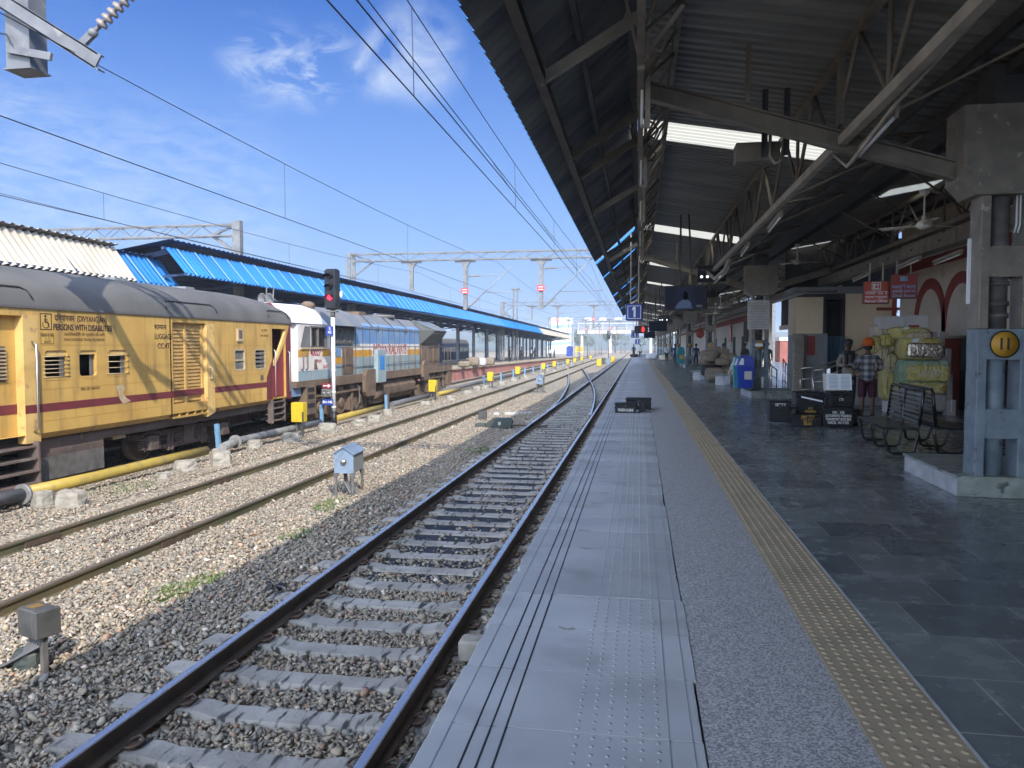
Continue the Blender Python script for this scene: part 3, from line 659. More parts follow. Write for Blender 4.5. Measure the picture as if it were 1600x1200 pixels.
for q, n, r_ in zip(g_, (1700, 1000, 1300, 750, 900, 500, 800), (.32, .21, .22, .16, .18, .32, .42)):
    t = tuft(q, n, r_); mb.add(t.v, t.f)
struct('weeds', mb, 'weeds', 'stuff')
# ================================================================ MAIN CANOPY AND STATION BUILDING
def roofz(x): return 5.3-.176*x if x <= 4.0 else 4.596+.176*(x-4.0)
CY0, CY1, VY1 = -15.0, 150.0, 69.0
cn = thing('station_canopy', 'long dark butterfly roofed station canopy over the main platform with a slanting corrugated valance', 'canopy')
LIGHTS = [(13.15, 14.3), (24.0, 25.4), (34.4, 35.8), (45., 46.4), (55.5, 56.9), (66., 67.4), (76.5, 78), (87, 88.5), (97.5, 99), (108, 109.5), (118.5, 120), (129, 130.5)]
LX = (.02, 3.15)
edges = [CY0]+[v for a in LIGHTS for v in a]+[CY1]
def roofpiece(mb, y0, y1, x0, x1, offs): return mb.sheet(y0, y1, (x0, roofz(x0)+.12), (x1, roofz(x1)+.12), .2, .035, 'trap', 1, offs)
u, t = MB(), MB()
for a, b_ in zip(edges[0::2], edges[1::2]):
    roofpiece(u, a, b_, -.12, 4.0, 0); roofpiece(t, a, b_, -.12, 4.0, .006)
for a, b_ in LIGHTS:
    roofpiece(u, a, b_, LX[1], 4.0, 0); roofpiece(t, a, b_, LX[1], 4.0, .006)
RL2 = [(17.4, 18.4, 5.2, 6.3), (27, 28, 5.0, 6.6), (38, 39.2, 4.6, 6.5), (50, 51.2, 4.6, 6.5)]
ed2 = [CY0]+[v for a in RL2 for v in a[:2]]+[CY1]
for a, b_ in zip(ed2[0::2], ed2[1::2]): roofpiece(u, a, b_, 4.0, 9.0, 0); roofpiece(t, a, b_, 4.0, 9.0, .006)
for a, b_, xa, xb in RL2:
    for (p_, q_) in ((4.0, xa), (xb, 9.0)): roofpiece(u, a, b_, p_, q_, 0); roofpiece(t, a, b_, p_, q_, .006)
part('roof_sheet', u, 'sheet_under', cn); part('roof_topside', t, 'sheet_blue', cn)
for a, b_ in LIGHTS: part('rooflight', MB().sheet(a-.03, b_+.03, (LX[0], roofz(LX[0])+.12), (LX[1]+.05, roofz(LX[1]+.05)+.12), .2, .022, 'sine'), 'rooflight', cn, 'cream translucent corrugated sheet let into the dark roof')
for a, b_, xa, xb in RL2: part('rooflight', roofpiece(MB(), a-.03, b_+.03, xa, xb, 0), 'rooflight', cn)
part('valley_gutter', MB().box(3.8, 4.2, CY0, CY1, 4.5, 4.62), 'steel_dark', cn)
# valance
VA, VB = (-.1, 5.38), (-1.36, 4.25)
gaps = [(24.2, 25.0), (29.6, 30.0), (40.8, 41.5), (47.5, 48.2), (56.0, 56.6)]
u, t = MB(), MB(); y = CY0
for g0, g1 in gaps+[(VY1, VY1)]:
    u.sheet(y, g0, VA, VB, .24, .07, 'sine', 1, 0); t.sheet(y, g0, VA, VB, .24, .07, 'sine', 1, .006); y = g1
part('valance_sheet', u, 'valance', cn); part('valance_face', t, 'sheet_blue', cn)
mb = MB(); d = Vector((VB[0]-VA[0], 0, VB[1]-VA[1]))
for f in (.04, .78): p = Vector((VA[0], 0, VA[1]))+d*f+Vector((.05, 0, -.06)); mb.bar((p.x, CY0, p.z), (p.x, VY1, p.z), .1, .1)
p = Vector((VA[0], 0, VA[1]))+d*.45+Vector((.04, 0, -.05)); mb.bar((p.x, CY0, p.z), (p.x, VY1, p.z), .06, .06)
part('valance_purlin', mb, 'steel_dark', cn)
FY = [-6.5, -3, .8, 4.6, 8.15, 11.5, 12.9, 16.6, 20.3, 24, 25.8, 29.4, 33, 36.6, 40.2, 42.4, 46, 49.6, 53.2, 56.8, 58.6, 62, 65.5, 68.8]
for i, y in enumerate(FY):
    mb = MB().bar((.05, y, 5.06), (-1.06, y, 4.42), .075, .11); mb.bar((-1.0, y-.0, 4.4), (-1.0, y, 4.62), .09, .02)
    part('valance_strut', mb, 'steel_pale' if i % 3 == 1 else 'steel_grey', cn)
for i, y in enumerate(FY+[72+3.7*k for k in range(20)]):
    mb = MB().bar((0, y, 4.5), (0, y, 5.28), .1, .08); mb.bar((.0, y, 4.55), (.42, y, 5.1), .04); mb.bar((-.16, y, 5.2), (-.02, y, 4.6), .03)
    mb.tube([(.1, y, 4.92), (.2, y, 4.86), (.25, y, 4.76), (.2, y, 4.66), (.12, y, 4.68)], .018, 6)
    part('edge_hanger', mb, 'steel_pale' if i % 4 == 0 else 'steel_grey', cn)
# lattice girders
def lattice(A, B, y0, y1, step, rc, rd, name, m_c, m_d):
    mb = MB(); mb.bar((A[0], y0, A[1]), (A[0], y1, A[1]), *rc); part('girder_chord', mb, m_c, cn)
    mb = MB(); mb.bar((B[0], y0, B[1]), (B[0], y1, B[1]), rc[0]*.8, rc[1]*.8); part('girder_chord', mb, 'steel_grey', cn)
    mb = MB(); y = y0; k = 0
    while y+step <= y1:
        mb.tube([(A[0], y, A[1]), (B[0], y+step/2, B[1])], rd, 6); mb.tube([(B[0], y+step/2, B[1]), (A[0], y+step, A[1])], rd, 6); y += step
        if k % 2 == 0: mb.tube([(A[0], y, A[1]), (B[0], y, B[1])], rd, 6)
        k += 1
    part('girder_lacing', mb, m_d, cn)
lattice((2.22, 3.93), (2.22, 4.9), CY0, 120, 2.05, (.085, .105), .026, 'g', 'steel_pale', 'steel_grey')
lattice((0., 4.55), (.4, 5.14), CY0, 120, 1.4, (.07, .07), .018, 'g', 'steel_grey', 'steel_grey')
lattice((6.0, 4.05), (6.0, 4.9), CY0, 120, 2.05, (.1, .1), .022, 'g', 'steel_grey', 'steel_grey')
mb = MB()
for x in (.4, 3.5, 4.7, 6.6, 7.6): mb.box(x-.03, x+.03, CY0, CY1, roofz(x)-.02, roofz(x)+.115)
part('roof_purlin', mb, 'steel_dark', cn)
mb = MB()     # crossed bracing in the roof plane and loose bars between the girders
y = -7
while y < 60:
    mb.tube([(2.25, y, 4.0), (3.9, y+2, 4.55)], .02, 5); mb.tube([(2.25, y+4.1, 4.0), (3.9, y+2, 4.55)], .02, 5)
    mb.tube([(4.3, y, 4.5), (6, y+2, 4.1)], .02, 5); mb.tube([(6, y+4.1, 4.1), (4.3, y+2, 4.5)], .02, 5); mb.tube([(6, y, 4.9), (7.9, y+2.5, 5.1)], .02, 5)
    y += 4.1
part('roof_bracing', mb, 'steel_grey', cn)
PYS = [-7.15, 9.2, 25.8, 42.4, 58.6, 75, 91, 107, 123, 139]
def px_(y): return 3.895-.003*(y-9)
for y in PYS:
    mb = MB(); x = px_(y)
    for (xa, za, xb, zb) in ((0, 4.62, x-.3, 3.5), (x+.3, 3.5, 8.0, 4.62)):
        a, b_ = Vector((xa, y, za)), Vector((xb, y, zb)); mb.bar(a, b_, .02, .18); up = Vector((0, 0, .095))
        mb.bar(a+up, b_+up, .14, .018); mb.bar(a-up, b_-up, .14, .018)
    mb.bar((0, y, 5.2), (0, y, 4.5), .12, .1)
    part('rafter', mb, 'steel_grey', cn)
    for (xx, za, zb_, w_) in ((2.2, 4.1, 4.9, .16), (1.2, 4.4, 5.05, .06), (6, 4.2, 4.9, .1)): part('rafter_post', MB().bar((xx, y, za), (xx, y, zb_), w_, .05), 'steel_grey', cn)
# light conduit hanging under the near girder
mb = MB(); mb.tube([(2.34, 5.6, 4.0), (2.34, 7.7, 3.9), (2.28, 9.0, 3.66), (2.25, 9.05, 3.62), (2.22, 9.5, 3.85)], .022, 7)
solo('conduit_pipe', mb, 'steel_pale', 'thin bent conduit pipe hanging under the pale girder near the top of the photo', 'pipe')
mb = MB(); mb.tube([(2.3, 20.5, 3.9), (2.33, 22, 3.75), (2.2, 23.5, 3.62), (2.0, 24, 3.9)], .05, 7); mb.tube([(2.35, 20.5, 3.95), (2.4, 22, 3.7), (2.2, 23.7, 3.5)], .03, 7)
solo('cable_bundle', mb, 'steel_pale', 'sagging bundle of cables above the hanging coach guidance board', 'cable')
# tube lights
def tube_light(loc, rz, L_, lab, grp, tilt=0.0):
    t = thing('tube_light', lab, 'tube light', loc, rz, grp)
    part('batten', MB().box(-.03, .03, -L_/2, L_/2, -.01, .045), 'steel_pale', t); part('tube', MB().cyl((0, -L_/2+.03, -.045), (0, L_/2-.03, -.045), .018, None, 8), 'tube_pale', t)
    mb = MB()
    for s_ in (-1, 1): mb.box(-.02, .02, s_*(L_/2-.02)-.015, s_*(L_/2-.02)+.015, -.065, 0)
    part('lamp_holder', mb, 'steel_pale', t); t.rotation_euler.x = tilt; return t
GT = 'tube lights along the girder'
tl = tube_light((2.42, 8.6, 3.86), 0, 1.25, 'unlit tube light tilted under the pale girder, the largest in the photo', GT, R(-4))
for i, (x, y, z) in enumerate([(2.36, 14.3, 3.84), (2.36, 18.2, 3.84), (2.36, 29, 3.84), (2.36, 33.5, 3.84)]):
    dup(tl, (x, y, z), 0, 'unlit tube light under the pale girder, %s beyond the tilted one' % ('next', 'second', 'third', 'fourth')[i], GT)
GW = 'tube lights under the cable trunking'
for i, (px, py, y) in enumerate([(1420, 410, 18.7), (1345, 432, 22.5), (1480, 402, 17.2), (1305, 452, 27), (1255, 470, 33), (1410, 356, 20.5)]):
    p = gy(px, py, y); dup(tl, p, R(3), 'tube light under the cable trunking, ' + ['beside the cloak room sign', 'above the parcel office sign', 'right of the cloak room sign', 'above the dark doorway', 'farthest along', 'slanting high above the sign pair'][i], GW)
for i, y in enumerate([8.9, 12.2, 15.6, 19.6, 23.2]):
    t = dup(tl, (.06, y, 4.72), 0, 'upright tube light on the edge hanger over the tracks, %s from the front' % ORD[i].replace('nearest', 'first'), 'upright tube lights along the canopy edge'); t.rotation_euler = (R(90), 0, R(90))
# ceiling fans
def ceiling_fan(loc, rz, lab, L_=.55):
    t = thing('ceiling_fan', lab, 'fan', loc, rz, 'ceiling fans under the canopy')
    part('down_rod', MB().cyl((0, 0, -L_), (0, 0, 0), .014, None, 8), 'fan_cream', t); part('canopy_cup', MB().lathe((0, 0, -.08), [(.02, 0), (.07, .05), (.075, .09)], 12), 'fan_cream', t)
    part('motor', MB().lathe((0, 0, -L_-.14), [(.03, 0), (.1, .025), (.115, .06), (.09, .1), (.045, .13), (.03, .2)], 16), 'fan_cream', t)
    for k in range(3):
        a = 2*math.pi*k/3; m_ = Matrix.Rotation(a, 4, 'Z') @ Matrix.Translation((0, 0, -L_-.085)) @ Matrix.Rotation(R(9), 4, 'X')
        mb = MB(); mb.box(.1, .2, -.02, .02, -.004, .004); mb.add([(.18, -.045, 0), (.62, -.07, 0), (.62, .07, 0), (.18, .045, 0), (.18, -.045, .006), (.62, -.07, .006), (.62, .07, .006), (.18, .045, .006)], [(0, 3, 2, 1), (4, 5, 6, 7), (0, 1, 5, 4), (1, 2, 6, 5), (2, 3, 7, 6), (3, 0, 4, 7)])
        part('blade', mb.xf(m_), 'fan_cream', t)
    return t
p = gy(1445, 298, 12.2); f1 = ceiling_fan(p, 0.4, 'cream ceiling fan hanging left of the yellow numbered pillar', .42)
for (px, py, y, a, lab) in [(1246, 382, 23, .1, 'ceiling fan with long blades beside the headstock of the second pillar'), (1126, 462, 34, 1.2, 'ceiling fan hanging right of the near television'), (1118, 474, 40, .3, 'ceiling fan below and behind the fan right of the near television')]: dup(f1, gy(px, py, y), a, lab)
# pillars
def pillar(y, num, lab):
    x = px_(y); t = thing('canopy_pillar', lab, 'pillar', (x, y, 0), 0, 'pillars of the main canopy')
    b_ = -.53 if num == '11' else -.35
    poly = [(-.43, -.16), (1.05, -.26), (1.15, 1.55), (-.41, 1.6)] if num == '11' else [(-.35, -.9), (1.2, -.75), (1.2, 1.2), (-.4, 1.2)]
    part('plinth', MB().prism(poly, 0, .2, 'z'), ['plinth_stone'], t)
    mb = MB(); q = poly; pr = [(u*1.0+.0, v) for u, v in poly]
    for a, c_ in ((pr[3], pr[0]),): mb.add([(a[0]-.004, a[1], .0), (c_[0]-.004, c_[1], .0), (c_[0]-.004, c_[1], .19), (a[0]-.004, a[1], .19)], [(0, 1, 2, 3)])
    part('plinth_paint', mb, 'plinth_paint', t)
    part('plinth_coping', MB().prism([(u*1.03, v*1.03+(-.006 if v < 0 else .006)) for u, v in poly], .2, .225, 'z'), 'plinth_stone', t)
    for sx in (-1, 1):
        x0, x1 = (-.265, -.165) if sx < 0 else (.165, .265)
        g = part('leg', MB().rbox(x0, x1, -.15, .15, .2, 1.83, .01), 'pillar_low', t, 'blue grey lower half'); part('leg', MB().rbox(x0, x1, -.15, .15, 1.83, 3.5, .01), 'pillar_top', t, 'bare grey upper half')
    for (z0, z1) in ((.64, .96), (1.5, 1.83), (2.39, 2.72), (3.28, 3.5)):
        mb = MB()
        for s_ in (-1, 1): mb.box(-.165, .165, s_*.14-.008, s_*.14+.008, z0, z1); mb.box(-.262, -.165, s_*.154-.004, s_*.154+.004, z0+.02, z1-.02); mb.box(.165, .262, s_*.154-.004, s_*.154+.004, z0+.02, z1-.02)
        part('batten_plate', mb, 'pillar_low' if z1 < 1.9 else 'pillar_top', t)
    mb = MB().cyl((-.03, .0, .2), (-.03, .0, 1.83), .1, None, 18); part('drain_pipe', mb, 'pillar_low', t)
    mb = MB().cyl((-.03, .0, 1.83), (-.03, .0, 3.5), .1, None, 18)
    for z in (1.95, 2.08, 2.3, 2.66): mb.cyl((-.03, 0, z), (-.03, 0, z+.05), .118, None, 18)
    part('drain_pipe', mb, 'pipe_grey', t)
    mb = MB()
    for dx in (.1, .135): mb.tube([(dx, -.1, 3.5), (dx, -.1, 2.95), (dx-.02, -.1, 2.86)], .011, 6)
    part('conduit', mb, 'tube_off', t)
    mb = MB(); mb.box(-.5, .5, -.24, .24, 3.42, 4.2); mb.prism([(-.5, 3.42), (.5, 3.42), (.36, 3.26), (-.36, 3.26)], -.235, .235, 'y')
    for s_ in (-.44, .36):
        for k in range(4): mb.ball((s_+.03*k*0, -.245, 3.5+.05*k), .014, 6, 4)
    for k in range(4): mb.ball((-.42+.09*k, -.243, 3.47), .016, 6, 4)
    part('headstock', mb, 'pillar_top', t)
    part('head_post', MB().box(-.2, .2, -.2, .2, 4.2, 4.62), 'steel_dark', t)
    pl_ = part('number_plate', MB().lathe((-.005, -.16, 1.665), [(.148, 0), (.148, -.004)], 28, 'y'), 'black_paint', t); part('plate_face', MB().lathe((-.005, -.1645, 1.665), [(.134, 0), (.134, -.003)], 28, 'y'), 'yellow_plate', pl_)
    lettering(num, .17, (-.005, -.17, 1.662), 'letter_black', pl_, sx=.8, bold=.006)
    return t
labs = {'11': 'nearest canopy pillar carrying the round yellow number 11 at the right border', '10': 'pillar numbered 10 beside the blue bin with a paper notice hung on it', '9': 'pillar numbered 9 rising behind the heap of jute sacks'}
for y, n_ in zip(PYS[1:], range(11, 2, -1)): pillar(y, str(n_), labs.get(str(n_), 'canopy pillar far along the platform, %s past the pillar behind the jute sacks' % {8: 'first', 7: 'second', 6: 'third', 5: 'fourth', 4: 'fifth'}.get(n_, 'sixth')))
mb = MB().box(-.34, .34, -.012, .0, -.46, .46); pt_ = thing('paper_notice', 'tall typed paper notice fixed to the headstock of pillar 10', 'notice', tuple(gy(1185, 492, 25.5)))
part('sheet', mb, 'paper', pt_); mb = MB()
for k in range(17):
    w = rng.uniform(.12, .28) if k in (0, 8) else rng.uniform(.22, .3); z = .4-.05*k; mb.box(-w, w, -.015, -.0125, z-.006, z+.006)
part('printed_lines', mb, 'ink_grey', pt_)
solo('name_card', MB().box(-.12, .12, -.01, .0, -.05, .05), 'paper_bright', 'small white card stuck above the yellow number of pillar 10', 'card', tuple(gy(1186, 539, 25.5)))
solo('enamel_strip', MB().box(-.02, .02, -.012, .012, -.36, .36), 'tube_pale', 'narrow white plate hanging on the left side of the nearest pillar', 'plate', tuple(gy(1514, 424, 9.3)))
# ---- building on the right
BX = 8.0
b = thing('arcade_wall', 'station building wall with tall red painted arches on pale plaster', 'wall')
mb = MB().box(BX, 13.5, -14, 25.6, 1.9, 5.6); part('upper_wall', mb, 'wall_white', b)
AY = [24.1-2.12*k for k in range(9)]       # centres between columns
mb = MB(); col_y = [24.15-2.12*k for k in range(9)]
for y in col_y: mb.rbox(BX-.06, BX+.35, y-.2, y+.2, 0, 1.84, .02)
part('column', mb, 'wall_red', b)
mb = MB()
for y in col_y: mb.box(BX-.1, BX+.38, y-.3, y+.3, 1.84, 2.02)
mb.box(BX-.02, BX+.3, -14, 25.6, 1.96, 2.1); part('capital', mb, 'wall_white', b)
def archband(mb, yc, a, z0, h_, w):
    pts = []; n = 18
    for i in range(n+1):
        t = math.pi*i/n; pts.append((math.cos(t), math.sin(t)**.8))
    inn = [(yc+c_*(a-w), z0+s_*(h_-w*1.1)) for c_, s_ in pts]; out = [(yc+c_*a, z0+s_*h_) for c_, s_ in pts]
    for i in range(n):
        q = [out[i], out[i+1], inn[i+1], inn[i]]; mb.prism(q, BX-.03, BX+.05, 'x')
mb = MB()
for y in col_y[:-1]: archband(mb, y-1.06, 1.2, 2.02, 1.5, .27)
part('arch_band', mb, 'wall_red', b)
mb = MB().box(BX-.02, BX+.05, -14, 25.6, 3.83, 4.12); part('cornice_band', mb, 'wall_red', b)
part('upper_storey', MB().box(9.2, 13.4, -14, 25.6, 5.6, 6.6), 'wall_white', b); part('rear_wall', MB().box(BX+1.6, 13.5, -14, 25.6, 0, 1.9), 'wall_dark', b); part('gate', MB().box(BX+.4, BX+.5, 8, 25.6, 0, 1.0), 'wall_dark', b)
b = thing('entrance_block', 'plain cream block of the station building with a dark doorway and blue dado', 'building')
WY = 25.9
mb = MB().box(6.46, BX, WY, 27.2, 0, 3.4); part('wall', mb, 'wall_cream', b); mb = MB().box(4.98, 5.8, WY, 27.2, 2.0, 3.2); part('wall', mb, 'wall_cream', b)
mb = MB().box(4.98, 5.8, WY+.06, 27.2, 0, 2.0); part('wall', mb, 'wall_grey', b)
mb = MB(); mb.box(5.8, 5.9, WY-.03, 27.2, 0, 3.3); mb.box(6.36, 6.46, WY-.03, 27.2, 0, 3.3); mb.box(5.9, 6.36, WY-.03, 27.2, 3.1, 3.3); part('door_frame', mb, 'wall_dark', b)
dr = part('door', MB().box(5.9, 6.36, WY+.5, WY+.55, .9, 3.1), 'wall_dark', b); part('slit', MB().box(5.93, 5.96, WY+.48, WY+.5, 1.9, 2.5), 'tube_pale', dr)
mb = MB(); x = 5.2
while x < 6.42: mb.box(x, x+.07, WY-.14, WY-.1, 1.0, 1.95); x += .09
part('dado_panel', mb, 'panel_blue', b); part('lintel', MB().box(6.2, 8, WY-.08, WY, 3.3, 3.46), 'wall_grey', b)
part('roof_slab', MB().box(4.9, 9, WY, 27.4, 3.4, 3.52), 'wall_grey', b)
part('bracket_post', MB().box(7.86, 7.96, WY-.12, WY-.02, 2.4, 4.0), 'wall_red', b)
solo('wall_shelf', MB().box(7.4, 8.15, WY-.2, WY-.02, 2.76, 2.84), 'wall_red', 'dark red shelf on the corner between cream wall and arches', 'shelf')
# kiosk slab with pink poster, left of the ramp
b = thing('notice_slab', 'grey upright slab with a pink poster behind the ramp railing', 'wall')
part('slab_wall', MB().box(4.72, 5.72, 24.9, 25.0, 0, 2.02), 'wall_grey', b); part('slab_pier', MB().rbox(4.66, 4.98, 24.55, 24.88, 0, 2.0, .02), 'pillar_top', b)
part('poster', MB().box(5.12, 5.36, 24.88, 24.9, 1.35, 1.95), 'sign_red_dark', b)
part('sky_blocker', MB().box(4.9, 9, 27.41, 27.5, 3.52, 5.2), 'wall_dark', b)  # added dark panel that closes off the bright sky strip above the block
b = thing('passage_wall', 'added dark upper wall and lintel blocking sky over the open passage beside pillar 10', 'wall')
part('upper_wall', MB().box(8.2, 8.5, 27.5, 47, 2.75, 5.6), 'wall_dark', b); part('lintel', MB().box(8.1, 8.2, 27.5, 47, 2.55, 2.8), 'wall_white', b); part('hoarding', MB().box(9, 9.2, 60, 66, 0, 3.5), 'wall_white', b)  # dark upper wall added to shut out the bright sky above the opening
for y in (33, 40): part('post', MB().box(8.15, 8.45, y, y+.3, 0, 2.75), 'wall_grey', b)
b = thing('platform_building', 'long pale station building beyond the open passage', 'building')
part('wall', MB().box(7.2, 7.7, 47, 150, 0, 4.2), 'wall_white', b); part('cornice', MB().box(7.17, 7.3, 47, 150, 3.3, 3.7), 'wall_red', b)
for y in (50.5, 55, 60, 66, 74, 83): part('doorway', MB().box(7.17, 7.25, y, y+1.3, 0, 2.3), 'wall_dark', b)
for i, (y, m_, lab) in enumerate([(48, 'sign_red_dark', 'dark red poster board on the pale wall beyond the jute sacks'), (53, 'rust', 'brown board high on the pale wall right of the jute sacks'), (62, 'sign_red', 'small red poster on the pale wall far down the platform')]):
    solo('wall_board', MB().box(7.1, 7.16, y, y+1.8, 1.9, 3.3), m_, lab, 'board')
# cable trunking
b = thing('cable_trunking', 'grey box trunking running under the roof along the building side', 'trunking'); y = 3.0
bm_, lm_ = MB().rbox(5.95, 6.25, 0, 1.58, 3.62, 3.9, .01).mesh('trunk_box', 'pillar_top'), MB().box(5.943, 5.949, .74, .86, 3.74, 3.79).mesh('label_plate', 'black')
hm_ = MB().bar((6.1, 0, 3.9), (6.1, 0, 4.9), .04).mesh('hanger', 'steel_grey')
while y < 120: k = mk('trunk_box', bm_, b, (0, y, 0)); mk('label_plate', lm_, k); y += 1.62
part('upper_rail', MB().box(6.05, 6.15, 3, 120, 4.0, 4.08), 'steel_grey', b); y = 4.0
while y < 120: mk('hanger', hm_, b, (0, y, 0)); y += 3.24
# ================================================================ TRAIN
def wp(name, mb, mats, root, label=None):
    # part given in world coordinates
    o = root
    while o.parent: o = o.parent
    mb.xf(Matrix.Translation(-o.location)); return part(name, mb, mats, root, label)
def letter_w(s, h_, c, m, root, face='x', width=None, thick=.002, bold=0.0, align='CENTER'):
    o = root
    while o.parent: o = o.parent
    me = text_mesh('lettering', s, h_, m, thick, align, bold=bold)
    if width:
        xs_ = [v.co.x for v in me.vertices]; w = max(xs_)-min(xs_); me.transform(Matrix.Diagonal((width/w, 1, 1, 1)))
    me.transform(FACE_Y if face == 'y' else FACE_X); k = mk('lettering', me, root); k.location = Vector(c)-Vector(o.location); return k
def wall_holes(mb, X, y0, y1, z0, z1, holes, depth=.12):
    ys = sorted({y0, y1, *[h for q in holes for h in q[:2]]}); zs = sorted({z0, z1, *[h for q in holes for h in q[2:]]})
    ys = [y for y in ys if y0 <= y <= y1]; zs = [z for z in zs if z0 <= z <= z1]
    for a, b_ in zip(ys[:-1], ys[1:]):
        for c_, d in zip(zs[:-1], zs[1:]):
            ym, zm = (a+b_)/2, (c_+d)/2
            if any(q[0] < ym < q[1] and q[2] < zm < q[3] for q in holes): continue
            mb.add([(X, a, c_), (X, b_, c_), (X, b_, d), (X, a, d)], [(0, 1, 2, 3)])
    for q in holes:
        a, b_, c_, d = q[:4]; i = X-depth
        mb.add([(X, a, c_), (X, b_, c_), (X, b_, d), (X, a, d), (i, a, c_), (i, b_, c_), (i, b_, d), (i, a, d)], [(0, 4, 5, 1), (1, 5, 6, 2), (2, 6, 7, 3), (3, 7, 4, 0)])
SX = -10.0
co = thing('passenger_coach', 'yellow and maroon passenger coach with grey roof standing at the left border', 'train coach', (T3, 14, Z2))
ya, yb = -4.0, 21.05; zb, ze = .3, 2.3
W = [(11.6, 12.2, 1.06, 1.6), (12.42, 12.94, 1.06, 1.6), (13.2, 13.82, 1.06, 1.6)]
W4, W5 = (17.87, 18.42, 1.02, 1.56), (18.9, 19.5, 1.02, 1.56)
LD = (15.3, 16.95, .36, 2.16); ED = (19.9, 20.72, .2, 2.12); FD = (9.0, 11.3, .16, 2.14)
WX = [(y, y+.6, 1.06, 1.6) for y in (-2, -.9, .2, 1.3, 2.4, 3.5, 4.6, 5.7, 6.8, 7.9)]
mb = MB(); wall_holes(mb, SX, ya, yb, .16, ze, W+WX+[W4, W5, LD, ED, FD], .14)
prof = [(SX, .3), (SX-.012, .2), (SX-.05, .11), (SX-.13, .05)]
def turn(y0, y1, m_=mb):
    for (x0, z0), (x1, z1) in zip([(SX, .16)]+prof[2:], prof[2:]): m_.add([(x0, y0, z0), (x0, y1, z0), (x1, y1, z1), (x1, y0, z1)], [(0, 3, 2, 1)])
turn(ya, 9.0); turn(11.3, 15.3); turn(16.95, 19.9)
wp('body', mb, 'coach_yellow', co)
mb = MB(); wall_holes(mb, SX-3.3, ya, yb, .1, ze, [], 0); mb.add([(SX, yb, .1), (SX-3.3, yb, .1), (SX-3.3, yb, 2.3), (SX-.6, yb, 2.9), (SX-2.7, yb, 2.9), (SX, yb, 2.3)], [(0, 1, 2, 4, 3, 5)])
wp('end_wall', mb, 'maroon', co)
mb = MB().box(SX-3.2, SX-.16, ya, yb-.05, .04, .1); mb.box(SX-1.3, SX-1.25, ya, 19.8, .1, 2.3); mb.box(SX-1.3, SX, 15.2, 15.24, .1, 2.3); mb.box(SX-1.3, SX-.02, 17.1, 17.14, .1, 2.3); mb.box(SX-1.3, SX-.15, 19.8, 19.84, .1, 2.3)
wp('interior', mb, 'coach_dark', co)
# roof: half ellipse, drooping at the end
mb = MB(); n = 14; ys_ = [ya, 6, 12, 16, 19.2, 20.0, 20.6, 21.1]; dr_ = [0, 0, 0, 0, 0, .02, .07, .2]
vs = []
for y, d in zip(ys_, dr_):
    for k in range(n+1):
        t = math.pi*k/n; vs.append((SX-1.65+1.67*math.cos(t)*(1 if True else 0), y, 2.3+(.8-d)*math.sin(t)**.85))
mb.add(vs, [(i*(n+1)+k, i*(n+1)+k+1, (i+1)*(n+1)+k+1, (i+1)*(n+1)+k) for i in range(len(ys_)-1) for k in range(n)], True)
wp('roof', mb, 'coach_roof', co)
mb = MB().box(SX-.01, SX+.03, ya, 21.08, 2.27, 2.31); wp('gutter', mb, 'coach_roof', co)
def hatch(y0, y1):
    e = lambda t: (SX-1.65+1.68*math.cos(t), 2.3+.81*math.sin(t)**.85)
    p0, p1 = e(.12), e(.34); return MB().tube([(p0[0], y0, p0[1]), (p1[0], y0+.02, p1[1]-.02), (p1[0], y0+.12, p1[1]), (p1[0], y1-.2, p1[1]), (p1[0]+.02, y1-.06, p1[1]-.05), (p0[0], y1, p0[1])], .014, 6)
for a, b_ in ((9.0, 11.4), (15.1, 17.1), (19.7, 20.9)): wp('roof_hatch', hatch(a, b_), 'steel_dark', co)
# paint bands laid on the side
mb = MB()
for a, b_ in ((ya, 9.0), (11.3, 15.3), (16.95, 19.55)): mb.box(SX, SX+.004, a, b_, .52, .66)
wp('maroon_stripe', mb, 'maroon', co)
mb = MB().prism([(19.55, .17), (19.9, .17), (19.9, 1.28), (19.55, .78)], SX, SX+.005, 'x'); mb.prism([(20.72, .1), (21.04, .1), (21.04, 2.27), (20.98, 2.27), (20.72, 1.82)], SX, SX+.005, 'x'); mb.box(SX, SX+.005, 20.72, 21.04, -.5+.62, .14)
wp('maroon_end', mb, 'maroon', co)
wp('pale_panel', MB().box(SX, SX+.004, 19.35, 19.53, .17, .5), 'coach_yellow_pale', co)
m_ = MB()
for y in (14.35, 17.45, 8.2, 5.2, 19.2):
    if y > 11.3 or y < 9: m_.box(SX, SX+.003, y-.004, y+.004, .3, 2.26)
for z in (.36, .9, 1.66):
    for a, b_ in ((11.5, 15.25), (17.0, 19.5)): m_.box(SX, SX+.0025, a, b_, z-.003, z+.003)
wp('panel_seam', m_, 'coach_seam', co)
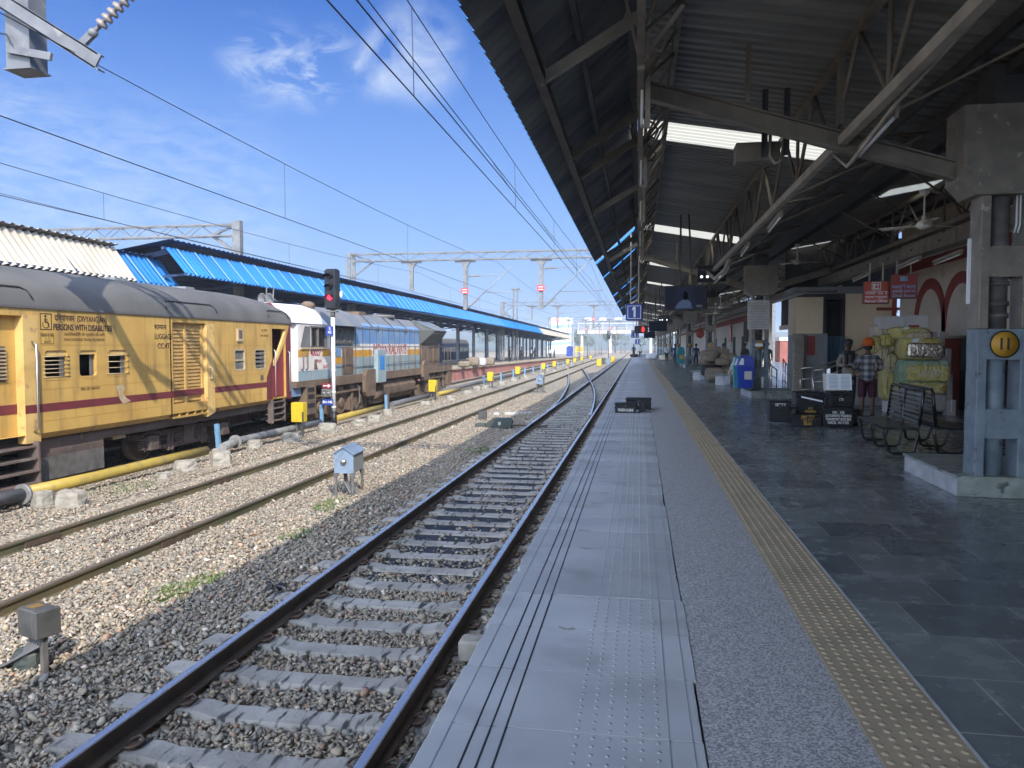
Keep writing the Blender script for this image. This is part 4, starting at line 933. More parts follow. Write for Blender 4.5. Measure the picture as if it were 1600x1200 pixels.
# windows
def frame(y0, y1, z0, z1, w=.035, r=.1, X=SX+.006):
    def rr(e):
        o = []
        for cy, cz, s0 in ((y1-r, z1-r, 0), (y0+r, z1-r, 90), (y0+r, z0+r, 180), (y1-r, z0+r, 270)):
            for k in range(5): a = R(s0+22.5*k); o.append((cy+(r+e)*math.cos(a), cz+(r+e)*math.sin(a)))
        return o
    a, b_ = rr(w*.2), rr(-w); n = len(a); m_ = MB()
    m_.add([(X, *p) for p in a]+[(X, *p) for p in b_]+[(X-.05, *p) for p in b_], [(i, (i+1) % n, n+(i+1) % n, n+i) for i in range(n)]+[(n+i, n+(i+1) % n, 2*n+(i+1) % n, 2*n+i) for i in range(n)])
    # corners of the square opening
    for (cy, cz, sy, sz) in ((y1, z1, -1, -1), (y0, z1, 1, -1), (y0, z0, 1, 1), (y1, z0, -1, 1)):
        P = [(cy, cz)]+[(cy+sy*r-sy*(r)*math.cos(R(q)), cz+sz*r-sz*r*math.sin(R(q))) for q in (0, 22, 45, 67, 90)]
        for i in range(1, len(P)-1): m_.add([(X-.003, *P[0]), (X-.003, *P[i]), (X-.003, *P[i+1])], [(0, 1, 2)])
    return m_
def barred(q, n, kind='bars'):
    f = wp('window', frame(*q), 'coach_yellow', co); y0, y1, z0, z1 = q; m_ = MB()
    wp('blind', MB().box(SX-.03, SX-.02, y0+.02, y1-.02, z1-.13, z1-.01), 'coach_yellow_pale', f)
    for k in range(n):
        z = z0+.05+(z1-z0-.19)*k/(n-1)
        if kind == 'bars': m_.cyl((SX+.012, y0-.005, z), (SX+.012, y1+.01, z), .0085, None, 6)
        else: m_.bar((SX-.0, y0+.02, z), (SX-.0, y1-.02, z), .012, .05)
    wp('window_bars', m_, 'bar_paint', f)
    wp('inner_shutter', MB().box(SX-.1, SX-.08, y1-.12, y1-.02, z0+.02, z1-.05), 'glass_grey', f); return f
barred(W[0], 6); barred(W[2], 4)
for q in WX[-3:]: barred(q, 6)
f = wp('window', frame(*W[1]), 'coach_yellow', co); wp('inner_shutter', MB().box(SX-.1, SX-.08, W[1][1]-.1, W[1][1]-.02, 1.1, 1.5), 'glass_grey', f); wp('blind', MB().box(SX-.03, SX-.02, 12.45, 12.9, 1.49, 1.59), 'coach_yellow_pale', f)
f = wp('window', frame(*W4, r=.05), 'bar_paint', co); wp('pane', MB().box(SX-.05, SX-.04, 17.9, 18.4, 1.03, 1.55), 'glass_grey', f); wp('mid_rail', MB().box(SX-.045, SX-.01, 17.9, 18.4, 1.26, 1.3), 'bar_paint', f)
f = wp('window', frame(*W5), 'bar_paint', co); m_ = MB()
for k in range(4): m_.box(SX-.05, SX-.005, 18.93, 19.47, 1.08+.11*k, 1.14+.11*k)
wp('louvre', m_, 'glass_grey', f)
f = wp('tail_lamp_bracket', MB().box(SX, SX+.04, 18.0, 18.26, 1.76, 2.08), 'bar_paint', co); wp('recess', MB().box(SX+.04, SX+.045, 18.05, 18.21, 1.83, 2.04), 'coach_under', f)
wp('filler_flap', MB().box(SX, SX+.01, 19.2, 19.36, .72, .86), 'coach_under', co)
wp('peeled_paint', MB().prism([(13.42, .86), (13.6, .9), (13.68, .8), (13.6, .72), (13.72, .62), (13.86, .55), (13.62, .5), (13.52, .62), (13.5, .72)], SX+.004, SX+.006, 'x'), 'bar_paint', co)
# front door in its recess, handrail, steps
d = wp('door', MB().box(SX-.2, SX-.15, 9.0, 11.25, .16, 2.14), 'coach_yellow', co); m_ = MB()
for k in range(9): m_.box(SX-.15, SX-.1, 9.9, 10.95, 1.1+.06*k, 1.125+.06*k)
wp('door_louvre', m_, 'bar_paint', d); wp('door_frame', MB().box(SX-.15, SX-.13, 9.9, 10.95, 1.06, 1.64), 'coach_under', d); wp('door_stripe', MB().box(SX-.15, SX-.145, 9, 11.25, .52, .68), 'maroon', d)
wp('door_pillar', MB().box(SX-.15, SX+.006, 11.18, 11.5, .02, 2.16), 'coach_yellow_pale', co); wp('pillar_stripe', MB().box(SX+.006, SX+.009, 11.18, 11.5, .52, .66), 'maroon', co)
def rail_bar(y, z0, z1, m_='stainless', x=SX+.09): return wp('hand_rail', MB().tube([(SX, y, z0), (x, y, z0+.06), (x, y, z1-.06), (SX, y, z1)], .02, 8), m_, co)
rail_bar(11.36, .2, 1.72)
m_ = MB()
for k in range(4): m_.box(SX-.35, SX+.06+.03*k, 9.3, 11.33, -.02-.2*k-.03, -.02-.2*k)
m_.box(SX-.3, SX+.1, 11.33, 11.37, -.72, .05); m_.box(SX-.3, SX+.1, 9.3, 9.34, -.72, .05); wp('door_steps', m_, 'coach_under', co)
wp('step_backing', MB().box(SX-.4, SX-.36, 9, 11.4, -.7, .2), 'coach_dark', co)
# luggage door
d = wp('luggage_door', MB().box(SX-.16, SX-.12, LD[0], LD[1]-.3, .36, 2.16), 'louvre', co); m_ = MB()
for k in range(21):
    z = .42+.08*k
    if z < 2.05:
        for (a, b_) in ((15.36, 15.84), (15.94, 16.5)): m_.bar((SX-.105, a, z), (SX-.105, b_, z), .03, .045)
wp('louvre_slats', m_, 'louvre', d); m_ = MB()
for y in (15.33, 15.89, 16.56): m_.box(SX-.12, SX-.07, y-.035, y+.035, .36, 2.14)
wp('louvre_frame', m_, 'louvre', d); wp('door_stripe', MB().box(SX-.069, SX-.064, 15.32, 16.6, .52, .66), 'maroon', d)
wp('door_post', MB().prism([(16.63, -.02), (16.95, .06), (16.95, 2.16), (16.63, 2.16)], SX-.12, SX+.005, 'x'), 'coach_yellow_pale', co)
wp('door_handle', MB().tube([(SX-.02, 16.72, .86), (SX+.05, 16.76, .88), (SX+.05, 16.76, 1.12), (SX-.02, 16.72, 1.15)], .016, 7), 'bar_paint', co)
m_ = MB().box(SX-.16, SX-.1, LD[0], 16.63, .04, .36)
for y in (15.5, 15.8, 16.1, 16.4): m_.prism([(y, .08), (y+.03, .08), (y+.16, .34), (y+.13, .34)], SX-.1, SX-.01, 'x')
m_.box(SX-.1, SX, LD[0], 16.63, .05, .09); wp('door_sill', m_, 'coach_yellow', co)
# end doorway
wp('vestibule', MB().box(SX-.6, SX-.5, 19.9, 20.72, .2, 2.12), 'coach_dark', co)
wp('end_door', MB().prism([(20.12, .22), (20.7, .22), (20.7, 1.82), (20.12, 1.2)], SX-.12, SX-.06, 'x'), 'maroon_red', co)
wp('yellow_edge', MB().prism([(20.05, 1.08), (20.05, 1.22), (20.7, 2.05), (20.72, 1.82)], SX-.06, SX+.008, 'x'), 'coach_yellow_pale', co)
rail_bar(19.98, .2, 1.55, 'stainless', SX+.05); rail_bar(20.85, .3, 1.5, 'stainless', SX+.06)
m_ = MB()
for k in range(4): m_.box(SX-.2, SX+.04, 19.85, 20.55, .06-.17*k, .09-.17*k)
for y in (19.82, 20.55): m_.box(SX-.12, SX+.04, y, y+.04, -.5, .15)
wp('end_steps', m_, 'coach_under', co)
# lettering
letter_w('दिव्यांगजन  (DIVYANGJAN)', .15, (SX+.006, 12.55, 2.13), 'letter_black', co, width=1.32); letter_w('PERSONS WITH DISABILITIES', .155, (SX+.006, 12.6, 1.97), 'letter_black', co, width=1.5, bold=.002)
letter_w('अधिकारियों के प्रयोग के लिये', .075, (SX+.006, 12.62, 1.85), 'letter_faded', co, width=1.05); letter_w('UNAUTHORISED TRAVEL PROHIBITED', .07, (SX+.006, 12.62, 1.76), 'letter_faded', co, width=1.05)
letter_w('सामान', .15, (SX+.006, 14.87, 2.04), 'letter_black', co, width=.42); letter_w('LUGGAGE', .16, (SX+.006, 14.97, 1.84), 'letter_black', co, width=.6); letter_w('CC.4T', .16, (SX+.006, 14.97, 1.64), 'letter_black', co, width=.42)
letter_w('गु यान', .09, (SX+.006, 19.45, 2.06), 'letter_faded', co, width=.32); letter_w('TARE WEIGHT', .07, (SX+.006, 19.45, 1.92), 'letter_faded', co, width=.46); letter_w('EMER. EXIT WINDOW', .075, (SX+.006, 12.72, .86), 'letter_faded', co, width=.5)
m_ = MB(); y0, y1, z0, z1 = 11.56, 11.82, 1.92, 2.2
for a in ((y0, y1, z0, z0+.012), (y0, y1, z1-.012, z1), (y0, y0+.012, z0, z1), (y1-.012, y1, z0, z1)): m_.box(SX, SX+.005, *a)
cy, cz = 11.68, 2.05
m_.lathe((SX+.001, cy, cz+.105), [(.022, 0), (.022, .005)], 10, 'x'); m_.bar((SX+.003, cy-.01, cz+.075), (SX+.003, cy-.01, cz-.0), .004, .022, (0, 1, 0)); m_.bar((SX+.003, cy-.01, cz), (SX+.003, cy+.055, cz), .004, .02, (0, 0, 1)); m_.bar((SX+.003, cy+.05, cz), (SX+.003, cy+.075, cz-.08), .004, .02, (0, 1, 0)); m_.bar((SX+.003, cy-.01, cz+.04), (SX+.003, cy+.05, cz+.04), .004, .014)
for k in range(14):
    a0, a1 = R(150+17*k), R(150+17*(k+1)); m_.bar((SX+.003, cy+.0+.07*math.cos(a0), cz-.035+.06*math.sin(a0)), (SX+.003, cy+.07*math.cos(a1), cz-.035+.06*math.sin(a1)), .004, .014, (1, 0, 0))
wp('wheelchair_sign', m_, 'letter_black', co)
m_ = MB(); y0, y1, z0, z1 = 11.56, 11.86, 1.68, 1.86
for a in ((y0, y1, z0, z0+.008), (y0, y1, z1-.008, z1), (y0, y0+.008, z0, z1), (y1-.008, y1, z0, z1)): m_.box(SX, SX+.005, *a)
s_ = wp('seat_plate', m_, 'letter_faded', co); letter_w('आसन के लिए\n1 - 3\nSEATS', .055, (SX+.005, 11.71, 1.77), 'letter_faded', s_)
# roof fittings
m_ = MB()
for y in (15.5, 18.2): m_.box(SX-1.9, SX-1.5, y, y+.4, 3.06, 3.17)
m_.box(SX-1.6, SX-1.55, 10, 20, 3.07, 3.12); wp('roof_ventilator', m_, 'galvanised', co)
# underframe and bogie
m_ = MB().box(SX-.6, SX-.2, 11.42, 13.3, -.72, .02); wp('battery_box', m_, 'coach_under', co); wp('battery_lid', MB().box(SX-.2, SX-.18, 11.48, 13.28, -.7, -.3), 'pipe_grey', co)
wp('sole_bar', MB().box(SX-.35, SX-.22, ya, 21, -.14, .06), 'coach_under', co); wp('sole_bar', MB().box(SX-3.1, SX-2.95, ya, 21, -.14, .06), 'coach_under', co)
wp('under_lamp', MB().prism([(13.75, -.1), (14.05, -.1), (14.1, -.22), (13.7, -.22)], SX-.5, SX-.3, 'x'), 'bar_paint', co)
def wheelset(root, y, r, m_='wheel_steel'):
    for s_ in (-1, 1):
        x = T3+s_*HG; b_ = MB().lathe((x, y, Z2+r), [(r*.35, -.05), (r*.9, -.04), (r*.92, -.065), (r+.028, -.065) if s_ > 0 else (r, -.065), (r+.028, -.035) if s_ > 0 else (r, -.035), (r, .06), (r*.9, .065), (r*.86, .03), (r*.4, .02), (r*.3, .08), (.01, .08)], 28, 'x'); wp('wheel', b_, m_, root)
    wp('axle', MB().cyl((T3-.8, y, Z2+r), (T3+.8, y, Z2+r), .08, None, 10), m_, root)
for y in (15.15, 18.05, -1.2, 1.7): wheelset(co, y, .45)
for yc in (16.6, .25):
    for s_ in (1, -1):
        m_ = MB(); x = T3+s_*1.08
        m_.box(x-.05, x+.05, yc-2.0, yc+2.0, -.36, -.24)
        for w in (-1.45, 1.45): m_.rbox(x-.02, x+.2*s_ if s_ > 0 else x+.02, yc+w-.16, yc+w+.16, -.62, -.3, .02) if s_ > 0 else m_.box(x-.2, x, yc+w-.16, yc+w+.16, -.62, -.3)
        m_.bar((x, yc-.9, -.62), (x, yc+.9, -.62), .1, .1); m_.box(x-.04, x+.1, yc-.2, yc+.2, -.6, -.2); m_.bar((x+.08, yc-1.9, -.3), (x+.08, yc-1.1, -.16), .04, .05); m_.bar((x+.08, yc+1.1, -.16), (x+.08, yc+1.9, -.3), .04, .05)
        for k in (-.75, -.62, .62, .75): m_.box(x+.02, x+.08, yc+k-.025, yc+k+.025, -.72, -.3)
        m_.bar((x+.06, yc-1.0, -.28), (x+.06, yc+1.0, -.28), .03, .06)
        wp('bogie_frame', m_, 'coach_under', co)
    for w in (-1.72, -1.18, 1.18, 1.72, -.4, .4):
        pts = [(T3+1.14+.075*math.cos(k*.9), yc+w+.075*math.sin(k*.9), -.62+.0075*k) for k in range(43)]; wp('coil_spring', MB().tube(pts, .016, 5), 'coach_under', co)
wp('vestibule_bellows', MB().box(SX-2.3, SX-1.0, 21.05, 21.5, .1, 2.2), 'black', co); wp('coupler', MB().box(SX-1.75, SX-1.55, 21.05, 21.6, -.25, .0), 'rust', co)
for s_ in (-.98, .98): wp('buffer', MB().lathe((T3+s_, 21.05, .02), [(.09, 0), (.09, .4), (.22, .42), (.22, .46), (.03, .48)], 16, 'y'), 'rust', co)
# ---------------------------------------------------------------- locomotive
lo = thing('locomotive', 'blue and white diesel locomotive with orange band and grimy brown running gear', 'locomotive', (T3, 31, Z2))
CX, HX, DX = -10.2, -10.64, -10.14; mx = lambda x: 2*T3-x
m_ = MB(); y0, y1 = 21.75, 24.45
win = (22.95, 24.1, 1.62, 2.24)
wall_holes(m_, CX, 21.95, y1, .5, 2.36, [win], .06)
m_.add([(CX, 21.95, .5), (CX-.25, 21.6, .5), (CX-.25, 21.6, 2.36), (CX, 21.95, 2.36)], [(0, 3, 2, 1)])
m_.add([(CX-.25, 21.6, .5), (mx(CX)+.25, 21.6, .5), (mx(CX)+.25, 21.6, 1.75), (CX-.25, 21.6, 1.75)], [(0, 3, 2, 1)])
m_.add([(CX-.25, 21.6, 1.75), (mx(CX)+.25, 21.6, 1.75), (mx(CX)+.3, 21.85, 2.85), (CX-.45, 21.85, 2.85)], [(0, 3, 2, 1)]); m_.add([(CX-.25, 21.6, 1.75), (CX-.45, 21.85, 2.85), (CX-.0, 21.95, 2.36), (CX-.25, 21.6, 2.36)], [(0, 3, 2, 1)])
m_.add([(mx(CX), 21.95, .5), (mx(CX), y1, .5), (mx(CX), y1, 2.36), (mx(CX), 21.95, 2.36), (mx(CX)+.25, 21.6, .5), (mx(CX)+.25, 21.6, 2.36)], [(0, 1, 2, 3), (0, 3, 5, 4)])
m_.add([(CX, y1, .5), (mx(CX), y1, .5), (mx(CX), y1, 2.36), (CX, y1, 2.36)], [(0, 1, 2, 3)])
wp('cab', m_, 'loco_white', lo)
rp = [(CX+.03, 2.34), (CX-.42, 2.82), (CX-.95, 3.0), (mx(CX)+.95, 3.0), (mx(CX)+.42, 2.82), (mx(CX)-.03, 2.34)]
def roofshell(yA, yB, rp=rp, droop=0): return MB().add([(x, yA, z-droop*(1 if z > 2.6 else .0)) for x, z in rp]+[(x, yB, z) for x, z in rp], [(i, i+1, len(rp)+i+1, len(rp)+i) for i in range(len(rp)-1)]+[tuple(range(len(rp)-1, -1, -1)), tuple(range(len(rp), 2*len(rp)))])
wp('cab_roof', roofshell(21.6, 24.2, droop=.05), 'letter_white', lo); wp('cab_roof_rear', roofshell(24.2, 27.6), 'loco_roof', lo)
f = wp('cab_window', MB().box(CX-.06, CX-.05, 22.95, 24.1, 1.62, 2.24), 'glass_dark', lo); g_ = MB()
for a in ((22.9, 24.15, 1.58, 1.63), (22.9, 24.15, 2.22, 2.27), (22.9, 22.96, 1.58, 2.27), (24.08, 24.15, 1.58, 2.27), (23.45, 23.49, 1.63, 2.22)): g_.box(CX-.05, CX+.015, *a)
wp('window_frame', g_, 'pipe_grey', f)
wp('quarter_light', MB().prism([(22.12, 1.6), (22.85, 1.6), (22.85, 2.25), (22.45, 2.25)], CX+.001, CX+.006, 'x'), 'glass_grey', lo); wp('window_sill', MB().box(CX, CX+.05, 22.1, 24.2, 1.54, 1.59), 'bar_paint', lo)
wp('orange_band', MB().box(CX, CX+.004, 21.95, 22.75, 1.3, 1.52), 'loco_orange', lo); wp('orange_band', MB().box(CX, CX+.004, 23.75, 24.45, 1.3, 1.52), 'loco_orange', lo)
letter_w('40027', .3, (CX+.005, 23.24, 1.42), 'letter_maroon', lo, width=.82, bold=.006); letter_w('WDP4', .16, (CX+.005, 23.5, 1.14), 'letter_maroon', lo, width=.36); letter_w('BGKT', .16, (CX+.005, 24.05, .96), 'letter_maroon', lo, width=.42)
wp('cab_base', MB().box(CX-.02, CX+.006, 21.95, 24.45, .5, .86), 'loco_pale', lo)
wp('cab_rail', MB().tube([(CX+.0, 22.2, .9), (CX+.07, 22.2, .95), (CX+.07, 22.2, 1.42), (CX+.07, 22.5, 1.42), (CX+.07, 22.5, .95), (CX, 22.5, .9)], .02, 6), 'pipe_grey', lo)
wp('rust_patch', MB().prism([(23.1, .88), (23.4, .88), (23.3, 1.1), (23.36, 1.22), (23.15, 1.2)], CX+.004, CX+.007, 'x'), 'loco_grime', lo)
wp('fan_cover', MB().lathe((T3+.6, 24.6, 2.9), [(.22, 0), (.24, .15), (.12, .24)], 10), 'loco_grime', lo)
# hood
hp = [(HX, .55), (HX, 2.42), (HX-.5, 2.86), (mx(HX)+.5, 2.86), (mx(HX), 2.42), (mx(HX), .55)]
def hood(yA, yB, p=hp): return MB().prism(p, yA, yB, 'y')
wp('hood', hood(27.55, 36.6), 'loco_blue', lo); wp('hood_roof', MB().add([(HX+.012, 27.5, 2.4), (HX-.5, 27.5, 2.885), (mx(HX)+.5, 27.5, 2.885), (HX+.012, 36.6, 2.4), (HX-.5, 36.6, 2.885), (mx(HX)+.5, 36.6, 2.885)], [(0, 3, 4, 1), (1, 4, 5, 2)]), 'loco_roof', lo)
wp('hood_front', MB().prism([(HX+.05, .55), (HX+.05, 1.62), (HX+.15, 2.3), (HX-.4, 2.8), (mx(HX)+.4, 2.8), (mx(HX), 2.3), (mx(HX), .55)], 24.7, 27.5, 'y'), 'loco_pale', lo)
wp('cab_gap_shadow', MB().box(mx(CX)+.3, CX-.3, 24.45, 24.7, .55, 2.6), 'coach_dark', lo)  # near-black filler, the shadow between cab and hood put into its colour
g_ = wp('air_intake', MB().prism([(24.9, 1.72), (27.3, 1.72), (27.45, 2.3), (24.8, 2.3)], HX+.06, HX+.16, 'x'), 'loco_grille', lo); q = MB()
for k in range(4): y = 25.1+.6*k; q.bar((HX+.165, y, 1.76), (HX+.165, y+.3, 2.26), .012, .04, (1, 0, 0))
wp('intake_blade', q, 'pipe_grey', g_)
for (a, b_, z0, z1, m2) in ((24.75, 25.6, 1.25, 1.68, 'loco_blue'), (25.65, 26.3, 1.25, 1.68, 'loco_blue'), (26.45, 27.5, .6, 1.62, 'loco_grime')): wp('hood_door', MB().rbox(HX+.05, HX+.075, a, b_, z0, z1, .008), m2, lo)
for (z0, z1, m2) in ((1.48, 1.72, 'loco_white'), (1.22, 1.48, 'loco_orange'), (.55, 1.22, 'loco_pale')): wp('hood_band', MB().box(HX, HX+.006, 27.56, 36.6, z0, z1), m2, lo)
for (z0, z1, m2) in ((1.24, 1.5, 'loco_white'), (1.0, 1.24, 'loco_orange')): wp('hood_band', MB().box(HX+.05, HX+.056, 24.72, 26.42, z0, z1), m2, lo)
wp('name_panel', MB().box(HX+.006, HX+.01, 29.75, 34.5, 1.22, 1.72), 'loco_white', lo); letter_w('INDIAN RAILWAYS', .62, (HX+.012, 32.1, 1.47), 'letter_maroon', lo, width=4.5, bold=.008)
q = MB(); y = 27.9
while y < 36.5: q.box(HX+.006, HX+.022, y-.015, y+.015, .58, 2.38); y += .78
q.box(HX+.006, HX+.02, 27.56, 36.6, 2.3, 2.33); wp('door_seam', q, 'pipe_grey', lo)
for y in (30.4, 34.2): wp('roof_latch', MB().lathe((HX+.03, y, 2.36), [(.11, 0), (.11, .03), (.04, .04)], 12, 'x'), 'pipe_grey', lo)
for y in (29.8, 32.4, 34.4): wp('roof_seam', MB().bar((HX+.02, y, 2.42), (HX-.49, y, 2.9), .05, .02), 'steel_dark', lo)
wp('roof_fan', MB().lathe((T3, 33.6, 2.88), [(.7, 0), (.7, .14), (.6, .16)], 20), 'pipe_grey', lo); wp('exhaust', MB().box(T3-.3, T3+.3, 30.2, 31, 2.88, 3.05), 'loco_grime', lo)
# radiator end
wp('radiator', MB().add([(HX, 36.6, 1.7), (HX, 40.2, 1.7), (CX+.1, 39.9, 2.4), (CX+.1, 37.6, 2.4), (HX-.45, 36.62, 2.88), (HX-.45, 40.2, 2.88), (HX, 36.6, 2.42)], [(0, 1, 2, 3), (3, 2, 5, 4), (0, 3, 6), (6, 3, 4), (1, 5, 2)]), 'loco_grille', lo)
q = MB()
for k in range(5):
    z = 1.82+.11*k; x = HX+(CX+.1-HX)*(z-1.7)/.7+.015; q.box(x-.02, x+.015, 37.1+.07*k, 40.05, z-.015, z+.02)
wp('radiator_slats', q, 'pipe_grey', lo); wp('hood_end', MB().box(mx(HX), HX, 36.6, 40.2, .55, 1.72), 'loco_grime', lo); wp('hood_end_top', MB().box(mx(HX)+.3, HX-.3, 36.6, 40.2, 1.72, 2.85), 'loco_grille', lo)
wp('radiator_roof', MB().add([(CX+.13, 37.6, 2.41), (CX+.13, 39.9, 2.41), (HX-.45, 40.2, 2.9), (HX-.45, 36.62, 2.9), (mx(HX)+.45, 40.2, 2.9), (mx(HX)+.45, 36.62, 2.9)], [(0, 1, 2, 3), (3, 2, 4, 5)]), 'loco_roof', lo)
q = MB()
for k in range(3): q.box(HX, HX+.01, 36.9+1.05*k, 37.85+1.05*k, .75, 1.55)
wp('end_door', q, 'loco_grime', lo)
# deck, railing, cabinets
wp('deck', MB().box(mx(DX), DX, 21.7, 41.1, .38, .56), 'loco_grime', lo); wp('sill', MB().box(DX, DX+.03, 24.4, 41.1, .3, .6), 'loco_grime', lo)
q = MB(); q.tube([(DX, 24.6, 1.6), (DX, 40.9, 1.6), (DX-.6, 41.0, 1.6)], .022, 7); wp('hand_rail', q, 'pipe_grey', lo); ys2 = [24.7, 25.6, 26.6, 28.9, 29.9, 31.0, 32.0, 33.1, 34.2, 35.2, 36.2, 37.3, 38.4, 39.5, 40.3, 40.9]
for y in ys2: wp('rail_post', MB().cyl((DX+.0, y, .4), (DX, y, 1.6), .015, None, 6), 'loco_grime', lo)
q = MB(); q.tube([(DX-.02, 31, .95), (DX-.02, 36, .95)], .014, 5); wp('lower_rail', q, 'pipe_grey', lo)
for (a, b_, z0, z1, m2) in ((28.5, 29.5, .2, 1.5, 'loco_pale'), (27.2, 28.3, -.25, .75, 'loco_grime'), (35.0, 35.9, .0, .95, 'loco_grime')):
    wp('cabinet', MB().prism([(a, z0+.18), (a+.15, z0), (b_, z0), (b_, z1), (a+.25, z1), (a, z1-.22)], DX+.03, DX+.16, 'x') if m2 == 'loco_grime' else MB().rbox(DX+.01, DX+.18, a, b_, z0, z1, .02), m2, lo)
wp('cabinet_notice', MB().box(DX+.181, DX+.184, 28.7, 29.3, .7, 1.25), 'sheet_blue', lo)
# pilot steps, tank, bogies
q = MB().box(DX-.5, DX, 22.4, 23.1, -.5, .38)
wp('pilot', q, 'loco_grime', lo); q = MB()
for z in (-.3, -.02, .2): q.box(DX, DX+.006, 22.5, 22.98, z, z+.14)
wp('step_pocket', q, 'coach_dark', lo); wp('nose_skirt', MB().box(mx(CX)+.2, CX-.08, 21.55, 22.3, .1, .52), 'loco_blue', lo)
wp('coupler', MB().box(T3-.12, T3+.12, 21.3, 21.8, -.2, .02), 'loco_grime', lo)
tank = [(-10.35, .22), (-10.2, -.05), (-10.24, -.35), (-10.5, -.6), (-12.8, -.6), (-13.06, -.35), (-13.1, -.05), (-12.95, .22)]
wp('fuel_tank', MB().prism(tank, 29.9, 34.4, 'y'), 'loco_grime', lo); q = MB()
for y in (31.4, 33.2): q.prism([(x+(.012 if x > T3 else -.012), z-.0) for x, z in tank], y, y+.06, 'y')
wp('tank_strap', q, 'coach_under', lo); wp('air_tank', MB().cyl((-10.35, 28.6, -.3), (-10.35, 29.85, -.3), .2, None, 14), 'loco_grime', lo); wp('tank_plate', MB().box(-10.5, -10.3, 28.4, 30, -.62, -.45), 'loco_grime', lo)
for yc in (25.6, 37.9):
    for w in (-1.85, 0, 1.85): wheelset(lo, yc+w, .546, 'loco_grime')
    q = MB(); x = T3+1.12
    q.prism([(yc-2.7, -.35), (yc-2.2, -.12), (yc-.9, -.1), (yc-.6, -.02), (yc+.6, -.02), (yc+.9, -.1), (yc+2.2, -.12), (yc+2.7, -.35), (yc+2.5, -.42), (yc+2.1, -.3), (yc-2.1, -.3), (yc-2.5, -.42)], x, x+.16, 'x')
    for w in (-1.85, 0, 1.85):
        q.prism([(yc+w-.42, -.3), (yc+w+.42, -.3), (yc+w+.36, -.62), (yc+w+.2, -.72), (yc+w-.2, -.72), (yc+w-.36, -.62)], x+.0, x+.2, 'x'); q.lathe((x+.2, yc+w, -.36), [(.2, 0), (.18, .06), (.1, .08)], 14, 'x')
    for w in (-.92, .92): q.rbox(x+.02, x+.26, yc+w-.22, yc+w+.22, -.68, -.2, .03); q.box(x+.1, x+.3, yc+w-.06, yc+w+.06, -.75, -.05)
    q.bar((x+.3, yc-2.3, .02), (x+.3, yc+2.2, .05), .07, .07); q.box(x, x+.22, yc-2.6, yc-2.25, -.72, -.2); q.box(x, x+.22, yc+2.25, yc+2.6, -.72, -.2)
    for w in (-1.4, -.4, .7, 1.5): q.cyl((x+.2, yc+w, .16), (x+.2, yc+w+.5, .16), .11, None, 10)
    wp('bogie_frame', q, 'loco_grime', lo); q = MB()
    for w in (-1.3, 1.3): q.tube([(x+.25, yc+w, .3), (x+.36, yc+w+.1, .1), (x+.36, yc+w+.15, -.4), (x+.28, yc+w-.1, -.7)], .025, 6)
    wp('air_hose', q, 'pipe_grey', lo)
q = MB().box(DX-.4, DX, 40.3, 41.1, -.45, .38); q.box(mx(DX), DX, 41.0, 41.12, -.2, .5); wp('rear_pilot', q, 'loco_grime', lo)
for s_ in (-.98, .98): wp('buffer', MB().lathe((T3+s_, 41.1, .02), [(.1, 0), (.1, .35), (.24, .38), (.24, .44), (.03, .46)], 16, 'y'), 'loco_grime', lo)
wp('brake_hose', MB().tube([(T3+.5, 41.1, .2), (T3+.5, 41.4, .1), (T3+.5, 41.45, -.3)], .05, 7), 'black', lo)
wp('rear_tail_pipe', MB().tube([(T3+1.3, 41.1, .1), (T3+1.3, 41.5, .0), (T3+1.3, 41.5, -.5)], .03, 6), 'loco_white', lo)
# horn speakers above the coach end
for i, (px, lab) in enumerate([(409, 'left one of the two grey loudspeaker horns above the coach end'), (420, 'right one of the two grey loudspeaker horns above the coach end')]):
    p = gy(px, 468, 26.5)
    q = MB().lathe((0, 0, 0), [(.05, .3), (.07, .2), (.2, .02), (.24, 0), (.2, .015), (.06, .14)], 16, 'y'); q.bar((0, .2, -.0), (0, .25, .5), .03)
    solo('horn_speaker', q, 'galvanised', lab, 'loudspeaker', tuple(p), R(-20), 'loudspeaker horns')
# ================================================================ FAR PLATFORM, WIRES, TRACKSIDE, DISTANCE
def drop(y): return -.0068*max(0, y-50)
def dropped(mb):
    mb.v = [(a, b_, c_+drop(b_)) for a, b_, c_ in mb.v]; return mb
ysl = [-15, 0, 10, 20, 30, 40, 50, 60, 70, 80, 90, 100, 110, 120, 135, 150, 165, 180]
def strip(x0, x1, z0, z1, ys=ysl): # long box following the falling platform
    mb = MB(); n = len(ys); vs = []
    for y in ys: vs += [(x0, y, z0), (x1, y, z0), (x1, y, z1), (x0, y, z1)]
    return dropped(mb.add(vs, [(4*i+k, 4*i+4+k, 4*i+4+(k+1) % 4, 4*i+(k+1) % 4) for i in range(n-1) for k in range(4)]+[(0, 1, 2, 3), (4*n-1, 4*n-2, 4*n-3, 4*n-4)]))
fp = setp(mk('platform', None), kind='structure')
if True:
    part('platform_top', strip(-26, -13.45, -.1, .02), 'platform_far_top', fp); part('platform_wall', strip(-25.8, -13.6, -1.5, -.1), 'platform_far_wall', fp); part('edge_line', strip(-13.75, -13.5, .01, .026), 'brick_white', fp)
